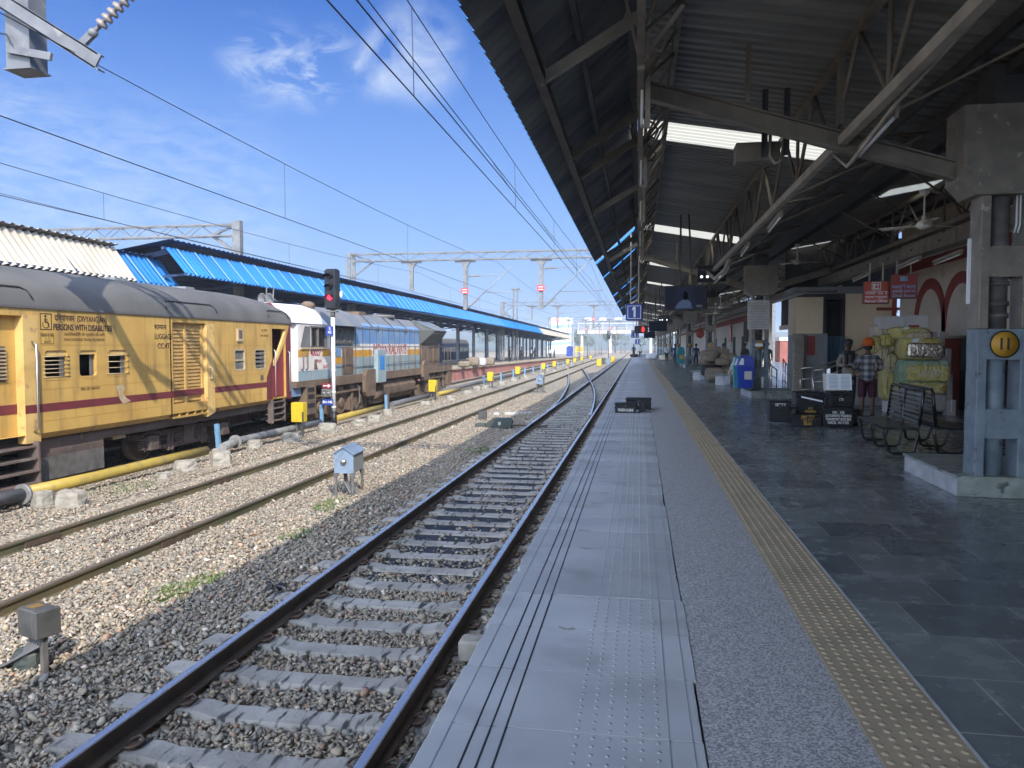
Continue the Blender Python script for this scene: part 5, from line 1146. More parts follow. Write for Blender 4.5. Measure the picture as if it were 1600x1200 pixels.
def far_canopy(name, lab, y0, y1, A, B, roof_x, roof_z, m, m_roof, posts=()):
    t = thing(name, lab, 'canopy', (0, 0, 0), 0, 'canopies of the far platform')
    mb = MB().sheet(y0, y1, A, B, .25, .07, 'sine', 1); ms = [m]
    if m == 'sheet_blue_sun':    # lapped ribs where two sheets meet, bright highlight lines put into their paler colour
        mb.use(1); ms = [m, 'sheet_seam_glint']
        for y in np.arange(y0+.5, min(y1, 80), 1.0): mb.bar((A[0]+.045, y, A[1]+.045), (B[0]+.045, y, B[1]+.045), .035, .03)
    part('valance_sheet', dropped(mb), ms, t)
    mb = MB(); ys = [y for y in ysl if y0 < y < y1]; ys = [y0+.0]+ys+[y1]
    for (xa, za, xb, zb) in ((roof_x, roof_z, -19.5, roof_z-.85), (-19.5, roof_z-.85, -25, roof_z)):
        mb.sheet(y0-.15, y1, (xa, za), (xb, zb), .3, .035, 'trap', 1)
    part('roof_sheet', dropped(mb), m_roof, t)
    mb = MB()
    for y in np.arange(y0+.5, y1, 4): mb.bar((A[0]-.05, y, A[1]+.05), (B[0]-.1, y, B[1]+.05), .06); mb.bar((B[0]-.1, y, B[1]-.02), (-19.5, y, roof_z-1.2), .08, .16); mb.bar((-19.5, y, roof_z-1.2), (-24.8, y, roof_z-.2), .08, .16); mb.bar((A[0]-.05, y, A[1]+.12), (-19.4, y, roof_z-1.5), .06, .08)
    for x, z in ((A[0]-.06, A[1]+.05), (B[0]-.1, B[1]), (-16.5, roof_z-.5), (-18, roof_z-.75)): mb.bar((x, y0, z), (x, y1, z), .09)
    part('roof_frame', dropped(mb), 'sheet_blue_dark', t)
    for y in posts:
        for x in (-18.6, -20.4): part('post', dropped(MB().rbox(x-.13, x+.13, y-.13, y+.13, 0, roof_z-.9, .02)), 'wall_grey' if x > -19 else 'sheet_blue_dark', t)
        part('post_bracket', dropped(MB().bar((-18.6, y, roof_z-1.6), (-15.6, y, roof_z-.55), .12, .2)), 'sheet_blue_dark', t)
    return t
far_canopy('platform_canopy', 'weathered pale corrugated canopy of the far platform above the coach roof', -14, 20.9, (-14.8, 3.55), (-15.55, 4.56), -15.35, 4.66, 'sheet_pale_sun', 'sheet_pale_sun', range(-8, 20, 9))
far_canopy('platform_canopy', 'short bright blue canopy piece between the weathered pale canopy and the long blue canopy', 20.9, 23.2, (-14.8, 3.5), (-15.55, 4.42), -15.4, 4.5, 'sheet_blue_sun', 'sheet_blue_dark')
far_canopy('platform_canopy', 'very long bright blue corrugated canopy running behind the locomotive into the distance', 22.1, 112, (-13.9, 3.83), (-14.62, 4.7), -14.4, 4.95, 'sheet_blue_sun', 'sheet_blue_dark', range(30, 112, 8))
far_canopy('platform_canopy', 'cream canopy end at the far end of the long blue canopy', 112.2, 165, (-13.9, 3.75), (-14.7, 4.75), -14.4, 4.9, 'sheet_pale_sun', 'sheet_blue_dark', range(116, 165, 8))
# carriages standing in the shade beyond the far platform
for i, (y0, lab) in enumerate([(32, 'dark blue coach in the shade beyond the far platform, nearest of the row'), (55, 'dark blue coach in the shade beyond the far platform, second of the row'), (78, 'dark blue coach in the shade beyond the far platform, third of the row'), (101, 'dark blue coach in the shade beyond the far platform, fourth of the row')]):
    t = thing('passenger_coach', lab, 'train coach', (-29, y0, -.86), 0, 'dark coaches beyond the far platform') if i == 0 else None
    if i == 0:
        part('body', MB().rbox(-1.6, 1.6, 0, 22, .8, 3.2, .08), 'sheet_blue_dark', t); part('roof', MB().prism([(-1.6, 3.2), (1.6, 3.2), (1.2, 3.75), (0, 3.95), (-1.2, 3.75)], 0, 22, 'y'), 'coach_roof', t)
        for k in range(14): part('window', MB().box(1.6, 1.63, 1.2+1.45*k, 2.1+1.45*k, 1.95, 2.55), 'glass_grey', t)
        part('underframe', MB().box(-1.2, 1.2, .5, 21.5, .1, .8), 'coach_dark', t); dark_coach = t
    else: dup(dark_coach, (-29, y0, -.86+drop(y0)), 0, lab)
# ---- overhead line
def beam_lattice(mb, x0, x1, z0, z1, d=.35, step=.62):
    for z in (z0, z1):
        for y in (-d/2, d/2): mb.bar((x0, y, z), (x1, y, z), .06, .06)
    n = int((x1-x0)/step)
    for i in range(n):
        a, b_ = x0+i*step, x0+(i+1)*step
        for y in (-d/2, d/2): mb.bar((a, y, z0 if i % 2 else z1), (b_, y, z1 if i % 2 else z0), .025)
        for z in (z0, z1): mb.bar((a, -d/2 if i % 2 else d/2, z), (b_, d/2 if i % 2 else -d/2, z), .025)
    return mb
def insul(mb, p, q, r=.06, n=7):
    p, q = Vector(p), Vector(q); pts = []; rs = []
    for i in range(n):
        for t, rr in ((i/n, .025), ((i+.2)/n, r), ((i+.55)/n, r*.9), ((i+.75)/n, .028)): pts.append(p+(q-p)*t); rs.append(rr)
    return mb.tube(pts, rs, 10)
def portal(y, lab, z0=6.2, z1=6.58, x0=-15.3, x1=14.2, arms=()):
    t = thing('wire_portal', lab, 'wire portal', (0, y, -.9), 0, 'portals carrying the overhead wires')
    s = .9
    part('beam', beam_lattice(MB(), x0, x1, z0+s, z1+s), 'mast_paint', t)
    for x in (x0-.15, x1+.15):
        mb = MB()
        for a in (-.14, .14): mb.bar((x+a, 0, 0 if x > 0 else .9), (x+a, 0, z1+s+.1), .06, .22)
        k = .5
        while k < z1+s-.4: mb.bar((x-.14, 0, k), (x+.14, 0, k+.4), .03); k += .5
        sg = 1 if x < 0 else -1
        mb.bar((x, 0, z0+s-.9), (x+sg*1.3, 0, z0+s), .08); mb.bar((x, 0, z1+s), (x+sg*1.3, 0, z0+s), .06)
        part('portal_post', mb, 'mast_paint', t)
    for (xa, zb, xw, zc, rs) in arms:
        mb = MB(); mb.bar((xa-.55, 0, z0+s-.1), (xa+.55, 0, z0+s-.1), .14, .09); mb.prism([(xa-.28, z0+s-.14), (xa+.28, z0+s-.14), (xa+.09, z0+s-.42), (xa-.09, z0+s-.42)], -.08, .08, 'y'); mb.box(xa-.1, xa+.1, -.09, .09, zb+s, z0+s-.3)
        a = part('drop_arm', mb, 'mast_paint', t)
        if xw is not None:
            mb = MB(); mb.tube([(xa+.15, 0, zb+s+.1), (xw+.35, 0, zc+s+.4)], .028, 7); mb.tube([(xa+.15, 0, zc+s-.1), (xw, 0, zc+s)], .022, 6); mb.tube([(xa+.9, 0, zb+s+.9), (xw+.9, 0, zb+s+.95)], .02, 6); part('cantilever', mb, 'galvanised', a)
            mb = MB(); insul(mb, (xa+.25, 0, zb+s+.2), (xa+.75, 0, zb+s+.62)); insul(mb, (xa+.2, 0, zc+s-.09), (xa+.8, 0, zc+s-.06)); part('insulator', mb, 'insulator_grey', a)
        if rs:
            pl_ = part('warning_plate', MB().box(xa-.2, xa+.2, -.16, -.13, rs+s-.16, rs+s+.14), 'sign_red_sun', a)
            for dz in (.05, -.08): mb = MB().box(xa-.13, xa+.13, -.165, -.161, rs+s+dz-.016, rs+s+dz+.016); part('plate_text', mb, 'letter_white', pl_)
    return t
ARMS = [(-12.05, 4.6, None, None, None), (-9.1, 3.55, -6.95, 5.4, 4.55), (-5.05, 3.55, -2.75, 5.75, 4.65)]
po = portal(40, 'lattice wire portal with red warning plates on its drop arms, crossing above the locomotive', arms=ARMS)
dup(po, (0, 87, -.9), 0, 'second lattice wire portal, beyond the one with the large red plates'); dup(po, (0, 134, -.9), 0, 'third lattice wire portal, small in the distance')
dup(po, (0, 181, -.9), 0, 'fourth lattice wire portal just before the far footbridge')
t = thing('wire_portal', 'lattice wire portal with one stout post behind the canopies at the left', 'wire portal', (0, 29.5, -.9), 0, 'portals carrying the overhead wires'); xp = gy(371, 350, 29.5).x
part('beam', beam_lattice(MB(), xp-24, xp-.2, 7.05, 7.5), 'mast_paint', t); mb = MB(); mb.box(xp-.17, xp+.17, -.14, .14, .9, 7.65); mb.bar((xp, 0, 6.3), (xp-1.1, 0, 7.05), .12); mb.bar((xp, 0, 7.5), (xp-1.1, 0, 7.1), .08); part('portal_post', mb, 'mast_paint', t)
# near drop arm with its bracket and insulator, cut by the top left corner
yN = 9.5; t = thing('wire_portal', 'stout grey drop arm with slanting channel bracket hanging in at the top left corner', 'wire portal', (0, yN, -.9), 0, 'portals carrying the overhead wires'); s = .9
part('beam', beam_lattice(MB(), -15.3, 14.2, 7.6+s, 8.0+s), 'arm_grey', t)
for x in (-15.45, 14.35): part('portal_post', MB().box(x-.17, x+.17, -.14, .14, .9 if x < 0 else .9, 8.1+s), 'arm_grey', t)
pa = gy(42, 112, yN); a = part('drop_arm', MB().box(pa.x-.17, pa.x+.19, -.16, .16, pa.z+s, 7.6+s), 'arm_grey', t); mb = MB().box(pa.x-.2, pa.x+.22, -.18, .18, pa.z+s-.02, pa.z+s); part('arm_cap', mb, 'arm_grey', a)
q0, q1 = gy(-60, -38, yN-.28), gy(152, 96, yN-.28); mb = MB(); q0.y = q1.y = 0; q0.z += s; q1.z += s; o_ = Vector((0, -.26, 0)); mb.bar(q0+o_, q1+o_, .03, .2); up = Vector((0, 0, .1)); mb.bar(q0+o_+up+Vector((0, .05, 0)), q1+o_+up+Vector((0, .05, 0)), .13, .02); mb.bar(q0+o_-up+Vector((0, .05, 0)), q1+o_-up+Vector((0, .05, 0)), .13, .02)
b0 = q0+(q1-q0)*.62; mb.bar((pa.x-.1, -.2, b0.z-.2), (pa.x+.55, -.2, b0.z-.34), .05, .1); part('bracket_channel', mb, 'arm_grey', a)
i0, i1 = gy(135, 88, yN), gy(225, -4, yN); i0.y = i1.y = -.2; i0.z += s; i1.z += s; d = i1-i0; mb = MB(); mb.bar(i0, i0+d*.33, .06, .1); mb.tube([i0+d*.28, i0+d*.42], .03, 8); mb.ball(i0+d*.3, .065, 10, 6); part('clevis', mb, 'arm_grey', a)
mb = MB(); insul(mb, i0+d*.42, i0+d*1.25, .085, 9); part('insulator', mb, 'insulator_grey', a); part('bracket_tube', MB().tube([i0+d*1.25, i0+d*3], .035, 8), 'arm_grey', a)
mb = MB().tube([(pa.x-.25, -.22, pa.z+s+.45), (pa.x-.1, -.22, pa.z+s+.42), (pa.x, -.22, pa.z+s+.25), (pa.x+.05, -.2, pa.z+s+.15)], .012, 5); part('earth_wire', mb, 'wire', a)
def wire(lab, pts, r=.0085, sag=0):
    out = []
    for (a, b_) in zip(pts[:-1], pts[1:]):
        a, b_ = Vector(a), Vector(b_)
        for k in range(12): t = k/12; p = a+(b_-a)*t; p.z -= sag*4*t*(1-t); out.append(p)
    out.append(Vector(pts[-1])); o_ = out[0]; return solo('overhead_wire', MB().tube([p-o_ for p in out], r, 5), 'wire', lab, 'wire', tuple(o_), 0, 'overhead wires')
def line(x, zc, zk, labc, labk, labd, xk=None, yd=(), y0=-8, y1=230, sag=.55):
    xk = x if xk is None else xk; ps = [-8, 40, 87, 134, 181, 230]; ps[0] = y0
    w1 = wire(labc, [(x, y0, zc), (x, y1, zc)], .008, .0); w2 = wire(labk, [(xk, p, zk) for p in ps], .0072, sag)
    for i, y in enumerate(yd):
        for a, b_ in zip(ps[:-1], ps[1:]):
            if a <= y < b_: t = (y-a)/(b_-a); zt = zk-sag*4*t*(1-t)
        solo('wire_dropper', MB().tube([(0, 0, 0), (xk-x, 0, zt-zc)], .0045, 4), 'wire', labd % ORD[i].replace('nearest', 'first'), 'dropper', (x, y, zc), 0, 'droppers between overhead wires')
line(-7.35, 4.32, 6.0, 'thick contact wire over the sunlit track, running from the left border', 'catenary wire above the sunlit track contact wire, passing the insulator', '%s thin dropper hanging between the two wires over the sunlit track', yd=(15.3, 24, 33, 47, 56))
line(-11.65, 4.42, 5.55, 'contact wire over the train, lowest long wire at the left border', 'catenary wire over the train, second lowest at the left border', '%s thin dropper between the two wires over the train', yd=(15.4, 24.5, 33.5, 47, 56))
line(-2.4, 4.32, 5.75, 'contact wire over the shaded track, leftmost of the four wires leaving the top edge', 'catenary wire over the shaded track, rightmost of the four wires leaving the top edge', '%s thin dropper between the wires over the shaded track', xk=-2.42, yd=(8.1, 15, 22, 30, 47, 56, 66))
line(-2.2, 4.35, 5.1, 'turnout contact wire, second from left of the four wires leaving the top edge', 'turnout catenary wire, third from left of the four wires leaving the top edge', '%s thin dropper between the turnout wires', xk=-2.5, yd=(13, 20, 28), sag=.3)
wire('straight feeder wire crossing above the far platform canopy at the left', [(-13.2, -6, 5.3), (-13.2, 40, 4.9), (-13.0, 134, 4.9)], .0065, .3)
# ---- trackside pieces along the yellow pipe
def Yb(px, py, z=-.9): p = gz(px, py, z); return (p.x, p.y, z)
def pipe(lab, pts, m, r=.095, z=-.72, fl=()):
    P = [gz(a, b_, z) for a, b_ in pts]; o_ = Vector(P[0]); t = thing('pipe', lab, 'pipe', tuple(o_), 0, 'pipes along the train track'); mb = MB().tube([p-o_ for p in P], r, 14); part('pipe_barrel', mb, m, t)
    for i in fl:
        d = (P[min(i+1, len(P)-1)]-P[max(i-1, 0)]).normalized(); part('flange', MB().tube([P[i]-o_-d*.03, P[i]-o_+d*.03], r*1.65, 16), 'pipe_galv', t)
    return t
pipe('dark grey pipe end with flange leaving the photo at the left border', [(-160, 815), (36, 772)], 'pipe_black', .1, fl=(1,)); pipe('yellow pipe lying on concrete blocks in front of the coach', [(42, 769), (150, 745), (240, 723), (322, 704)], 'pipe_yellow', .1)
pipe('grey pipe running from the yellow pipe past the coach steps', [(348, 699), (368, 690), (430, 676), (500, 660)], 'pipe_galv', .1, fl=(1,)); pipe('yellow pipe just right of the signal post', [(524, 654), (560, 645), (600, 635)], 'pipe_yellow', .1)
pipe('dark pipe under the locomotive fuel tank', [(612, 632), (640, 625), (682, 615)], 'pipe_black', .11); pipe('yellow pipe under the rear end of the locomotive', [(683, 616), (718, 608)], 'pipe_yellow', .1); pipe('long dark pipe beyond the locomotive', [(690, 611), (745, 598), (800, 585), (850, 574)], 'pipe_black', .1)
def yellow_box():
    t = thing('trackside_box', 'yellow box on grey legs beside the coach steps, largest of the row', 'trackside box', Yb(467, 682, -.95), 0, 'yellow boxes along the pipe')
    b_ = part('box', MB().rbox(-.17, .2, -.14, .14, .42, .98, .015), 'box_yellow', t); part('door_edge', MB().box(.01, .02, -.146, -.14, .44, .96), 'letter_yellow', b_)
    for dx in (-.06, .1): part('leg', MB().box(dx-.025, dx+.025, -.03, .03, 0, .42), 'pipe_grey', t)
    part('stay', MB().bar((.2, -.16, 0), (.2, -.16, .72), .035), 'steel_dark', t); return t
yb_ = yellow_box()
labsY = ['yellow box at the rear end of the locomotive', 'yellow box standing just past the locomotive', 'slim yellow box, third beyond the coach along the pipe', 'yellow box, fourth beyond the coach along the pipe', 'yellow box, fifth beyond the coach along the pipe', 'yellow box, sixth beyond the coach along the pipe', 'yellow box, seventh beyond the coach along the pipe', 'yellow box, eighth beyond the coach along the pipe', 'yellow box, ninth beyond the coach along the pipe']
for (px, py), l in zip([(676, 626), (766, 606), (809, 593), (849, 584), (866, 579), (887, 574), (898, 571), (909, 568), (923, 565)], labsY): dup(yb_, Yb(px, py, -.95), 0, l)
def blue_post(loc, lab, rx=0):
    t = thing('marker_post', lab, 'post', loc, 0, 'blue posts along the pipe'); part('post', MB().box(-.05, .05, -.04, .04, 0, .62), 'post_blue', t); part('footing', MB().rbox(-.15, .15, -.14, .14, -.12, .03, .04), 'concrete_pale', t); t.rotation_euler.y = rx; return t
bp = blue_post(Yb(342, 702, -.86), 'blue post leaning beside the boulder at the end of the yellow pipe', R(-4))
lb = ['blue post left of the signal mast', 'pale blue post below the locomotive tank']+['blue post just past the locomotive']+['blue post along the pipe, %s past the locomotive' % ORD[k] for k in range(1, 10)]
for i, ((px, py), l) in enumerate(zip([(503, 662), (604, 642), (756, 602), (783, 596), (802, 590), (820, 586), (833, 583), (845, 580), (856, 578), (872, 574), (880, 572), (893, 569)], lb)): dup(bp, Yb(px, py, -.86), 0, l).rotation_euler.y = R(rng.uniform(-2, 2))
solo('rust_post', MB().box(-.03, .03, -.03, .03, 0, .85), 'rust', 'rusty stake next to the pale blue post below the locomotive tank', 'post', Yb(607, 640, -.9))
def rock(sx, sy, sz, seed, kx=0.0):
    rr = np.random.default_rng(seed); mb = MB(); n = 12; rings = 7
    for i in range(rings+1):
        for k in range(n):
            a = 2*math.pi*k/n; t = i/rings; c_, s_ = math.cos(a), math.sin(a); e = 1/max(abs(c_), abs(s_))**.75; w = (1-.28*t**2.2)*(1 if i < rings else .35)
            mb.v.append((c_*e*sx*w*rr.uniform(.92, 1.06), s_*e*sy*w*rr.uniform(.92, 1.06), sz*min(1, t*1.15)*rr.uniform(.94, 1.04)))
    for i in range(rings):
        for k in range(n): j = (k+1) % n; mb.f.append((i*n+k, i*n+j, i*n+n+j, i*n+n+k))
    mb.f.append(tuple(rings*n+k for k in range(n))); mb.m = [0]*len(mb.f); mb.sm = [False]*len(mb.f); return mb
RK = [(68, 797, .15, .2, .3, 'pale upright concrete block under the left end of the yellow pipe'), (112, 797, .27, .26, .32, 'broad pale concrete block, second from left under the yellow pipe'), (290, 740, .26, .3, .27, 'rounded concrete block under the middle of the yellow pipe'), (255, 752, .16, .2, .14, 'low dark stone lump left of the rounded block under the yellow pipe'),
      (346, 731, .26, .26, .36, 'big pale boulder at the foot of the leaning blue post'), (398, 704, .22, .24, .26, 'concrete block under the grey pipe'), (455, 694, .3, .3, .3, 'wide concrete lump left of the pale boulder near the signal'), (512, 680, .34, .3, .36, 'largest pale boulder, beside the foot of the signal mast'),
      (562, 668, .26, .26, .26, 'rounded block right of the signal mast'), (585, 661, .3, .26, .26, 'flat block supporting the yellow pipe right of the signal mast'), (606, 652, .22, .22, .3, 'square footing of the pale blue post'), (664, 637, .28, .26, .28, 'block under the dark pipe below the fuel tank'), (705, 627, .3, .28, .26, 'block under the yellow pipe at the rear of the locomotive'),
      (730, 618, .3, .26, .24, 'low block past the rear yellow box'), (745, 611, .3, .26, .28, 'block by the blue post past the locomotive'), (758, 609, .26, .26, .28, 'block at the foot of the yellow box past the locomotive'), (784, 603, .28, .28, .32, 'white washed block right of the yellow box past the locomotive'), (803, 597, .3, .3, .26, 'pale block, second past the white washed one'), (822, 592, .3, .3, .26, 'pale block, third past the white washed one'), (846, 587, .3, .3, .26, 'pale block, fourth past the white washed one'), (866, 582, .3, .3, .26, 'pale block, fifth past the white washed one'), (885, 577, .3, .3, .26, 'pale block, sixth past the white washed one')]
for i, (px, py, sx, sy, sz, l) in enumerate(RK): solo('concrete_block', rock(sx*.85, sy*.85, sz*.82+.06, i), 'concrete_pale', l, 'block', Yb(px, py, -1.0), rng.uniform(-.3, .3), 'blocks along the pipe')
mb = MB().tube([(0, 0, -.02), (.25, -.1, .12), (.5, -.05, .02), (.62, .1, -.04)], .012, 6); solo('loose_cable', mb, 'pipe_black', 'dark cable looping from the yellow box beside the coach steps to the ballast', 'cable', Yb(470, 684, -.9))
# signal
sg = thing('signal', 'tall railway signal mast with three lamps, the lowest lit red, beside the locomotive', 'signal', Yb(522, 667, -.95))
part('base_sleeve', MB().cyl((0, 0, 0), (0, 0, .5), .1, .085, 14), 'black', sg); mb = MB().cyl((0, 0, .5), (0, 0, 3.5), .062, None, 14)
for z in (.62, 1.1, 1.8, 2.4): mb.cyl((0, 0, z), (0, 0, z+.03), .075, None, 12)
part('mast', mb, 'letter_white', sg); part('mast_top', MB().cyl((0, 0, 3.5), (0, 0, 3.78), .075, None, 12), 'pipe_grey', sg); mb = MB().box(-.16, .16, -.1, .1, 3.66, 3.7); part('platform_plate', mb, 'pipe_grey', sg)
hd = part('signal_head', MB().rbox(-.22, .22, -.16, .12, 3.74, 5.02, .05), 'black_paint', sg); part('back_rib', MB().box(.16, .22, -.3, -.16, 3.9, 4.98), 'black_paint', hd)
for k, z in enumerate((4.78, 4.45, 4.12)):
    part('lens', MB().lathe((-.03, -.162, z), [(.09, 0), (.088, -.015)], 16, 'y'), 'red_light' if k == 2 else 'black', hd)
    mb = MB(); pts = [(-.03+.12*math.cos(R(a)), .12*math.sin(R(a))) for a in range(0, 181, 15)]
    mb.add([(x, -.16, z+h_) for x, h_ in pts]+[(x, -.36, z+h_*.8-.02) for x, h_ in pts], [(i, i+1, len(pts)+i+1, len(pts)+i) for i in range(len(pts)-1)]); part('hood', mb, 'black_paint', hd)
p_ = part('name_plate', MB().box(-.18, .06, -.12, -.1, 2.92, 3.22), 'sign_blue', sg); lettering('S\n42', .13, (-.06, -.122, 3.08), 'letter_white', p_)
b_ = part('shunt_lamp', MB().rbox(-.38, -.04, -.14, .06, .95, 1.22, .03), 'pipe_grey', sg)
for dx in (-.29, -.13): part('lens', MB().lathe((dx, -.142, 1.08), [(.055, 0), (.05, -.012)], 14, 'y'), 'glass_grey', b_)
b_ = part('arrow_plate', MB().box(-.36, -.05, -.06, -.045, 1.24, 1.4), 'maroon_red', sg); mb = MB().box(-.33, -.16, -.065, -.061, 1.305, 1.335); mb.prism([(-.17, 1.26), (-.07, 1.32), (-.17, 1.38)], -.065, -.061, 'y'); part('arrow', mb, 'letter_white', b_)
b_ = part('number_plate', MB().box(-.36, .02, -.1, -.085, .7, .9), 'sign_blue', sg); lettering('SH-142', .11, (-.17, -.102, .8), 'letter_white', b_, bold=.003); part('bell', MB().lathe((.28, 0, 4.1), [(.03, 0), (.05, .1), (.03, .22)], 10), 'tube_off', sg)
# location hut on legs
def hut(loc, rz, lab):
    t = thing('relay_hut', lab, 'trackside box', loc, rz, 'small blue huts on legs between the tracks')
    b_ = part('cabinet', MB().prism([(-.17, .4), (.17, .4), (.17, .74), (0, .85), (-.17, .74)], 0, .58, 'y'), 'hut_blue', t); part('side_panel', MB().box(.17, .174, .01, .57, .41, .73), 'hut_grey', b_)
    mb = MB()
    for s_ in (-1, 1): mb.add([(0, -.03, .868), (s_*.2, -.03, .738), (s_*.2, .61, .738), (0, .61, .868), (0, -.03, .85), (s_*.2, -.03, .72), (s_*.2, .61, .72), (0, .61, .85)], [(0, 1, 2, 3), (4, 7, 6, 5), (0, 4, 5, 1), (1, 5, 6, 2), (2, 6, 7, 3)])
    part('roof', mb, 'hut_blue', t); l_ = part('lamp_boss', MB().lathe((.0, 0, .6), [(.055, 0), (.05, -.03), (.02, -.05)], 14, 'y'), 'stainless', b_)
    for x in (-.15, .15):
        for y in (.03, .55): part('leg', MB().prism([(x-.05, .4), (x+.05, .4), (x+.02, .3), (x+.018, -.05), (x-.018, -.05), (x-.02, .3)], y-.018, y+.018, 'y'), 'pipe_grey', t)
    mb = MB()
    for k in range(5): a = rng.uniform(-.08, .12); mb.tube([(a, .25, .42), (a+.02, .2, .2), (a+.15, .1, .05), (a+.3, .0+.05*k, -.03)], .014, 6)
    part('cable', mb, 'pipe_black', t); return t
h1 = hut((-5.0, 12.5, -.95), R(3), 'blue gabled relay hut on four legs between the shaded and the sunlit track')
dup(h1, Yb(843, 613, -.95), 0, 'small blue gabled hut far along between the tracks, left of the turnout', scale=1.15)
# junction box in the left foreground
jb = thing('junction_box', 'dark grey junction box on a short post with hanging cables in the left foreground', 'trackside box', Yb(64, 1050, -.96), R(-20))
b_ = part('box', MB().rbox(-.15, .06, -.09, .09, .3, .53, .012), 'box_grey', jb); part('lid', MB().rbox(.075, .13, -.1, .1, .31, .53, .008), 'box_grey', jb); part('post', MB().box(.03, .075, -.02, .02, -.05, .52), 'pipe_grey', jb); part('faded_sticker', MB().box(-.1, .0, -.05, .05, .53, .532), 'letter_faded', b_)
mb = MB()
for k in range(6): a = -.1+.028*k; mb.tube([(a, 0, .31), (a-.02, -.02, .22), (a-.14-.02*k, -.06-.02*k, .08), (a-.3-.03*k, -.1-.03*k, -.02)], .012, 6)
part('cable', mb, 'pipe_black', jb); solo('mossy_stone', rock(.12, .1, .2, 77), 'box_green', 'mossy stone at the foot of the junction box post', 'stone', Yb(46, 1050, -.99))
# point machine, fouling mark, small boxes
t = thing('point_machine', 'dark green point machine lying beside the shaded track', 'point machine', Yb(782, 668, -.97), R(4)); part('casing', MB().prism([(-.45, 0), (.35, 0), (.4, .22), (.3, .3), (-.25, .3), (-.45, .15)], -.22, .22, 'y'), 'box_green', t)
part('lid_handle', MB().box(-.05, .03, -.23, -.22, .1, .2), 'paper', t); mb = MB(); mb.bar((.4, 0, .08), (1.5, .1, .04), .05); mb.bar((.4, .15, .06), (1.5, .3, .04), .03); part('throw_rod', mb, 'rust', t); part('motor_end', MB().rbox(-.8, -.46, -.15, .15, 0, .14, .03), 'box_green', t)
solo('track_box', MB().rbox(-.14, .14, -.1, .1, 0, .3, .015), 'box_grey', 'small dark ribbed box on the ballast left of the point machine', 'trackside box', Yb(754, 656, -.97))
for i, (px, w, l) in enumerate([(776, .14, 'white painted block, leftmost of the fouling mark'), (800, .34, 'long white painted block in the middle of the fouling mark'), (818, .16, 'white painted block lettered M, in the shade edge of the fouling mark'), (827, .14, 'rightmost white painted block of the fouling mark')]):
    o = solo('fouling_mark', MB().rbox(-w*.8, w*.8, -.07, .07, -.02, .09, .01), 'brick_white', l, 'marker', Yb(px, 648-(i*.4), -.97), 0, 'white blocks of the fouling mark')
    if i == 2: k = lettering('M', .1, (0, -.074, .04), 'letter_black', o)
for i, (px, py, w) in enumerate([(936, 572, .3), (943, 569, .25), (950, 570, .2), (958, 566, .3)]): solo('scrap_box', MB().rbox(-w, w, -w, w, 0, .9, .03), ('box_yellow', 'box_grey', 'hut_blue', 'box_yellow')[i], ['small yellow machine box far between the tracks', 'dark box next to the far yellow machine box', 'pale blue box far between the tracks', 'yellow heap box farthest between the tracks'][i], 'trackside box', Yb(px, py, -.95))
# ---- distance
b = thing('footbridge', 'long white footbridge across the tracks in the distance', 'bridge', (0, 262, -.9)); part('deck', MB().box(-20.5, 26, -2, 2, 6.6, 7.6), 'bridge_white', b); part('railing', MB().box(-20.5, 26, -2.05, -1.95, 7.6, 8.9), 'wall_grey', b); mb = MB()
for x in range(-20, 27, 4): mb.box(x-.1, x+.1, -2.1, -1.9, 7.6, 10.8)
mb.box(-20.5, 26, -2.1, -1.9, 9.9, 10.1); part('frame', mb, 'bridge_white', b)
for x in (-19, -9.5, 4, 16): part('pier', MB().box(x-.4, x+.4, -1, 1, 0, 6.6), 'bridge_white', b)
part('roof', MB().box(-20.5, 26, -2.4, 2.4, 10.7, 11), 'wall_grey', b)
for i in range(7): part('name_panel', MB().box(-18+5*i, -15.6+5*i, -2.6, -2.4, 10.95, 11.9), 'building_white', b)
b = thing('stair_tower', 'white tower with blue bands beside the footbridge', 'tower', (-25.2, 250, -.9)); part('tower_wall', MB().prism([(-4.2, 0), (4.2, 0), (4.0, 11.5), (-3.2, 11.5)], -3, 3, 'y'), 'building_white', b)
for z in (2.5, 5.2, 7.9): part('blue_band', MB().prism([(-4.1, z), (4.15, z+.5), (4.15, z+1.5), (-4.0, z+1)], -3.05, -3.0, 'y'), 'building_blue', b)
def tree(loc, h_, w, lab, seed):
    t = thing('tree', lab, 'tree', loc, 0, 'trees in the distance'); rr = np.random.default_rng(seed); mb = MB().tube([(0, 0, 0), (.1, 0, h_*.3), (0, .1, h_*.6)], [.3, .22, .1], 7)
    for k in range(4): a = 1.6*k; mb.tube([(0, 0, h_*(.3+.06*k)), (math.cos(a)*w*.5, math.sin(a)*w*.5, h_*(.55+.08*k))], [.12, .04], 5)
    part('trunk', mb, 'trunk_bark', t); mb = MB()
    cs = [(rr.normal(0, w*.3), rr.normal(0, w*.3), h_*rr.uniform(.45, .95), rr.uniform(.18, .36)*w) for _ in range(11)]
    for (x, y, z, r_) in cs:
        for _ in range(150):
            d = Vector(rr.normal(size=3)).normalized()*r_*rr.uniform(.6, 1.1); p = Vector((x, y, z))+d; a = Vector(rr.normal(size=3)).normalized()*rr.uniform(.15, .34); b2 = Vector(rr.normal(size=3)).normalized()*rr.uniform(.12, .26); mb.add([p-a, p+b2, p+a, p-b2], [(0, 1, 2, 3)])
    part('crown', mb, 'foliage_far', t); return t
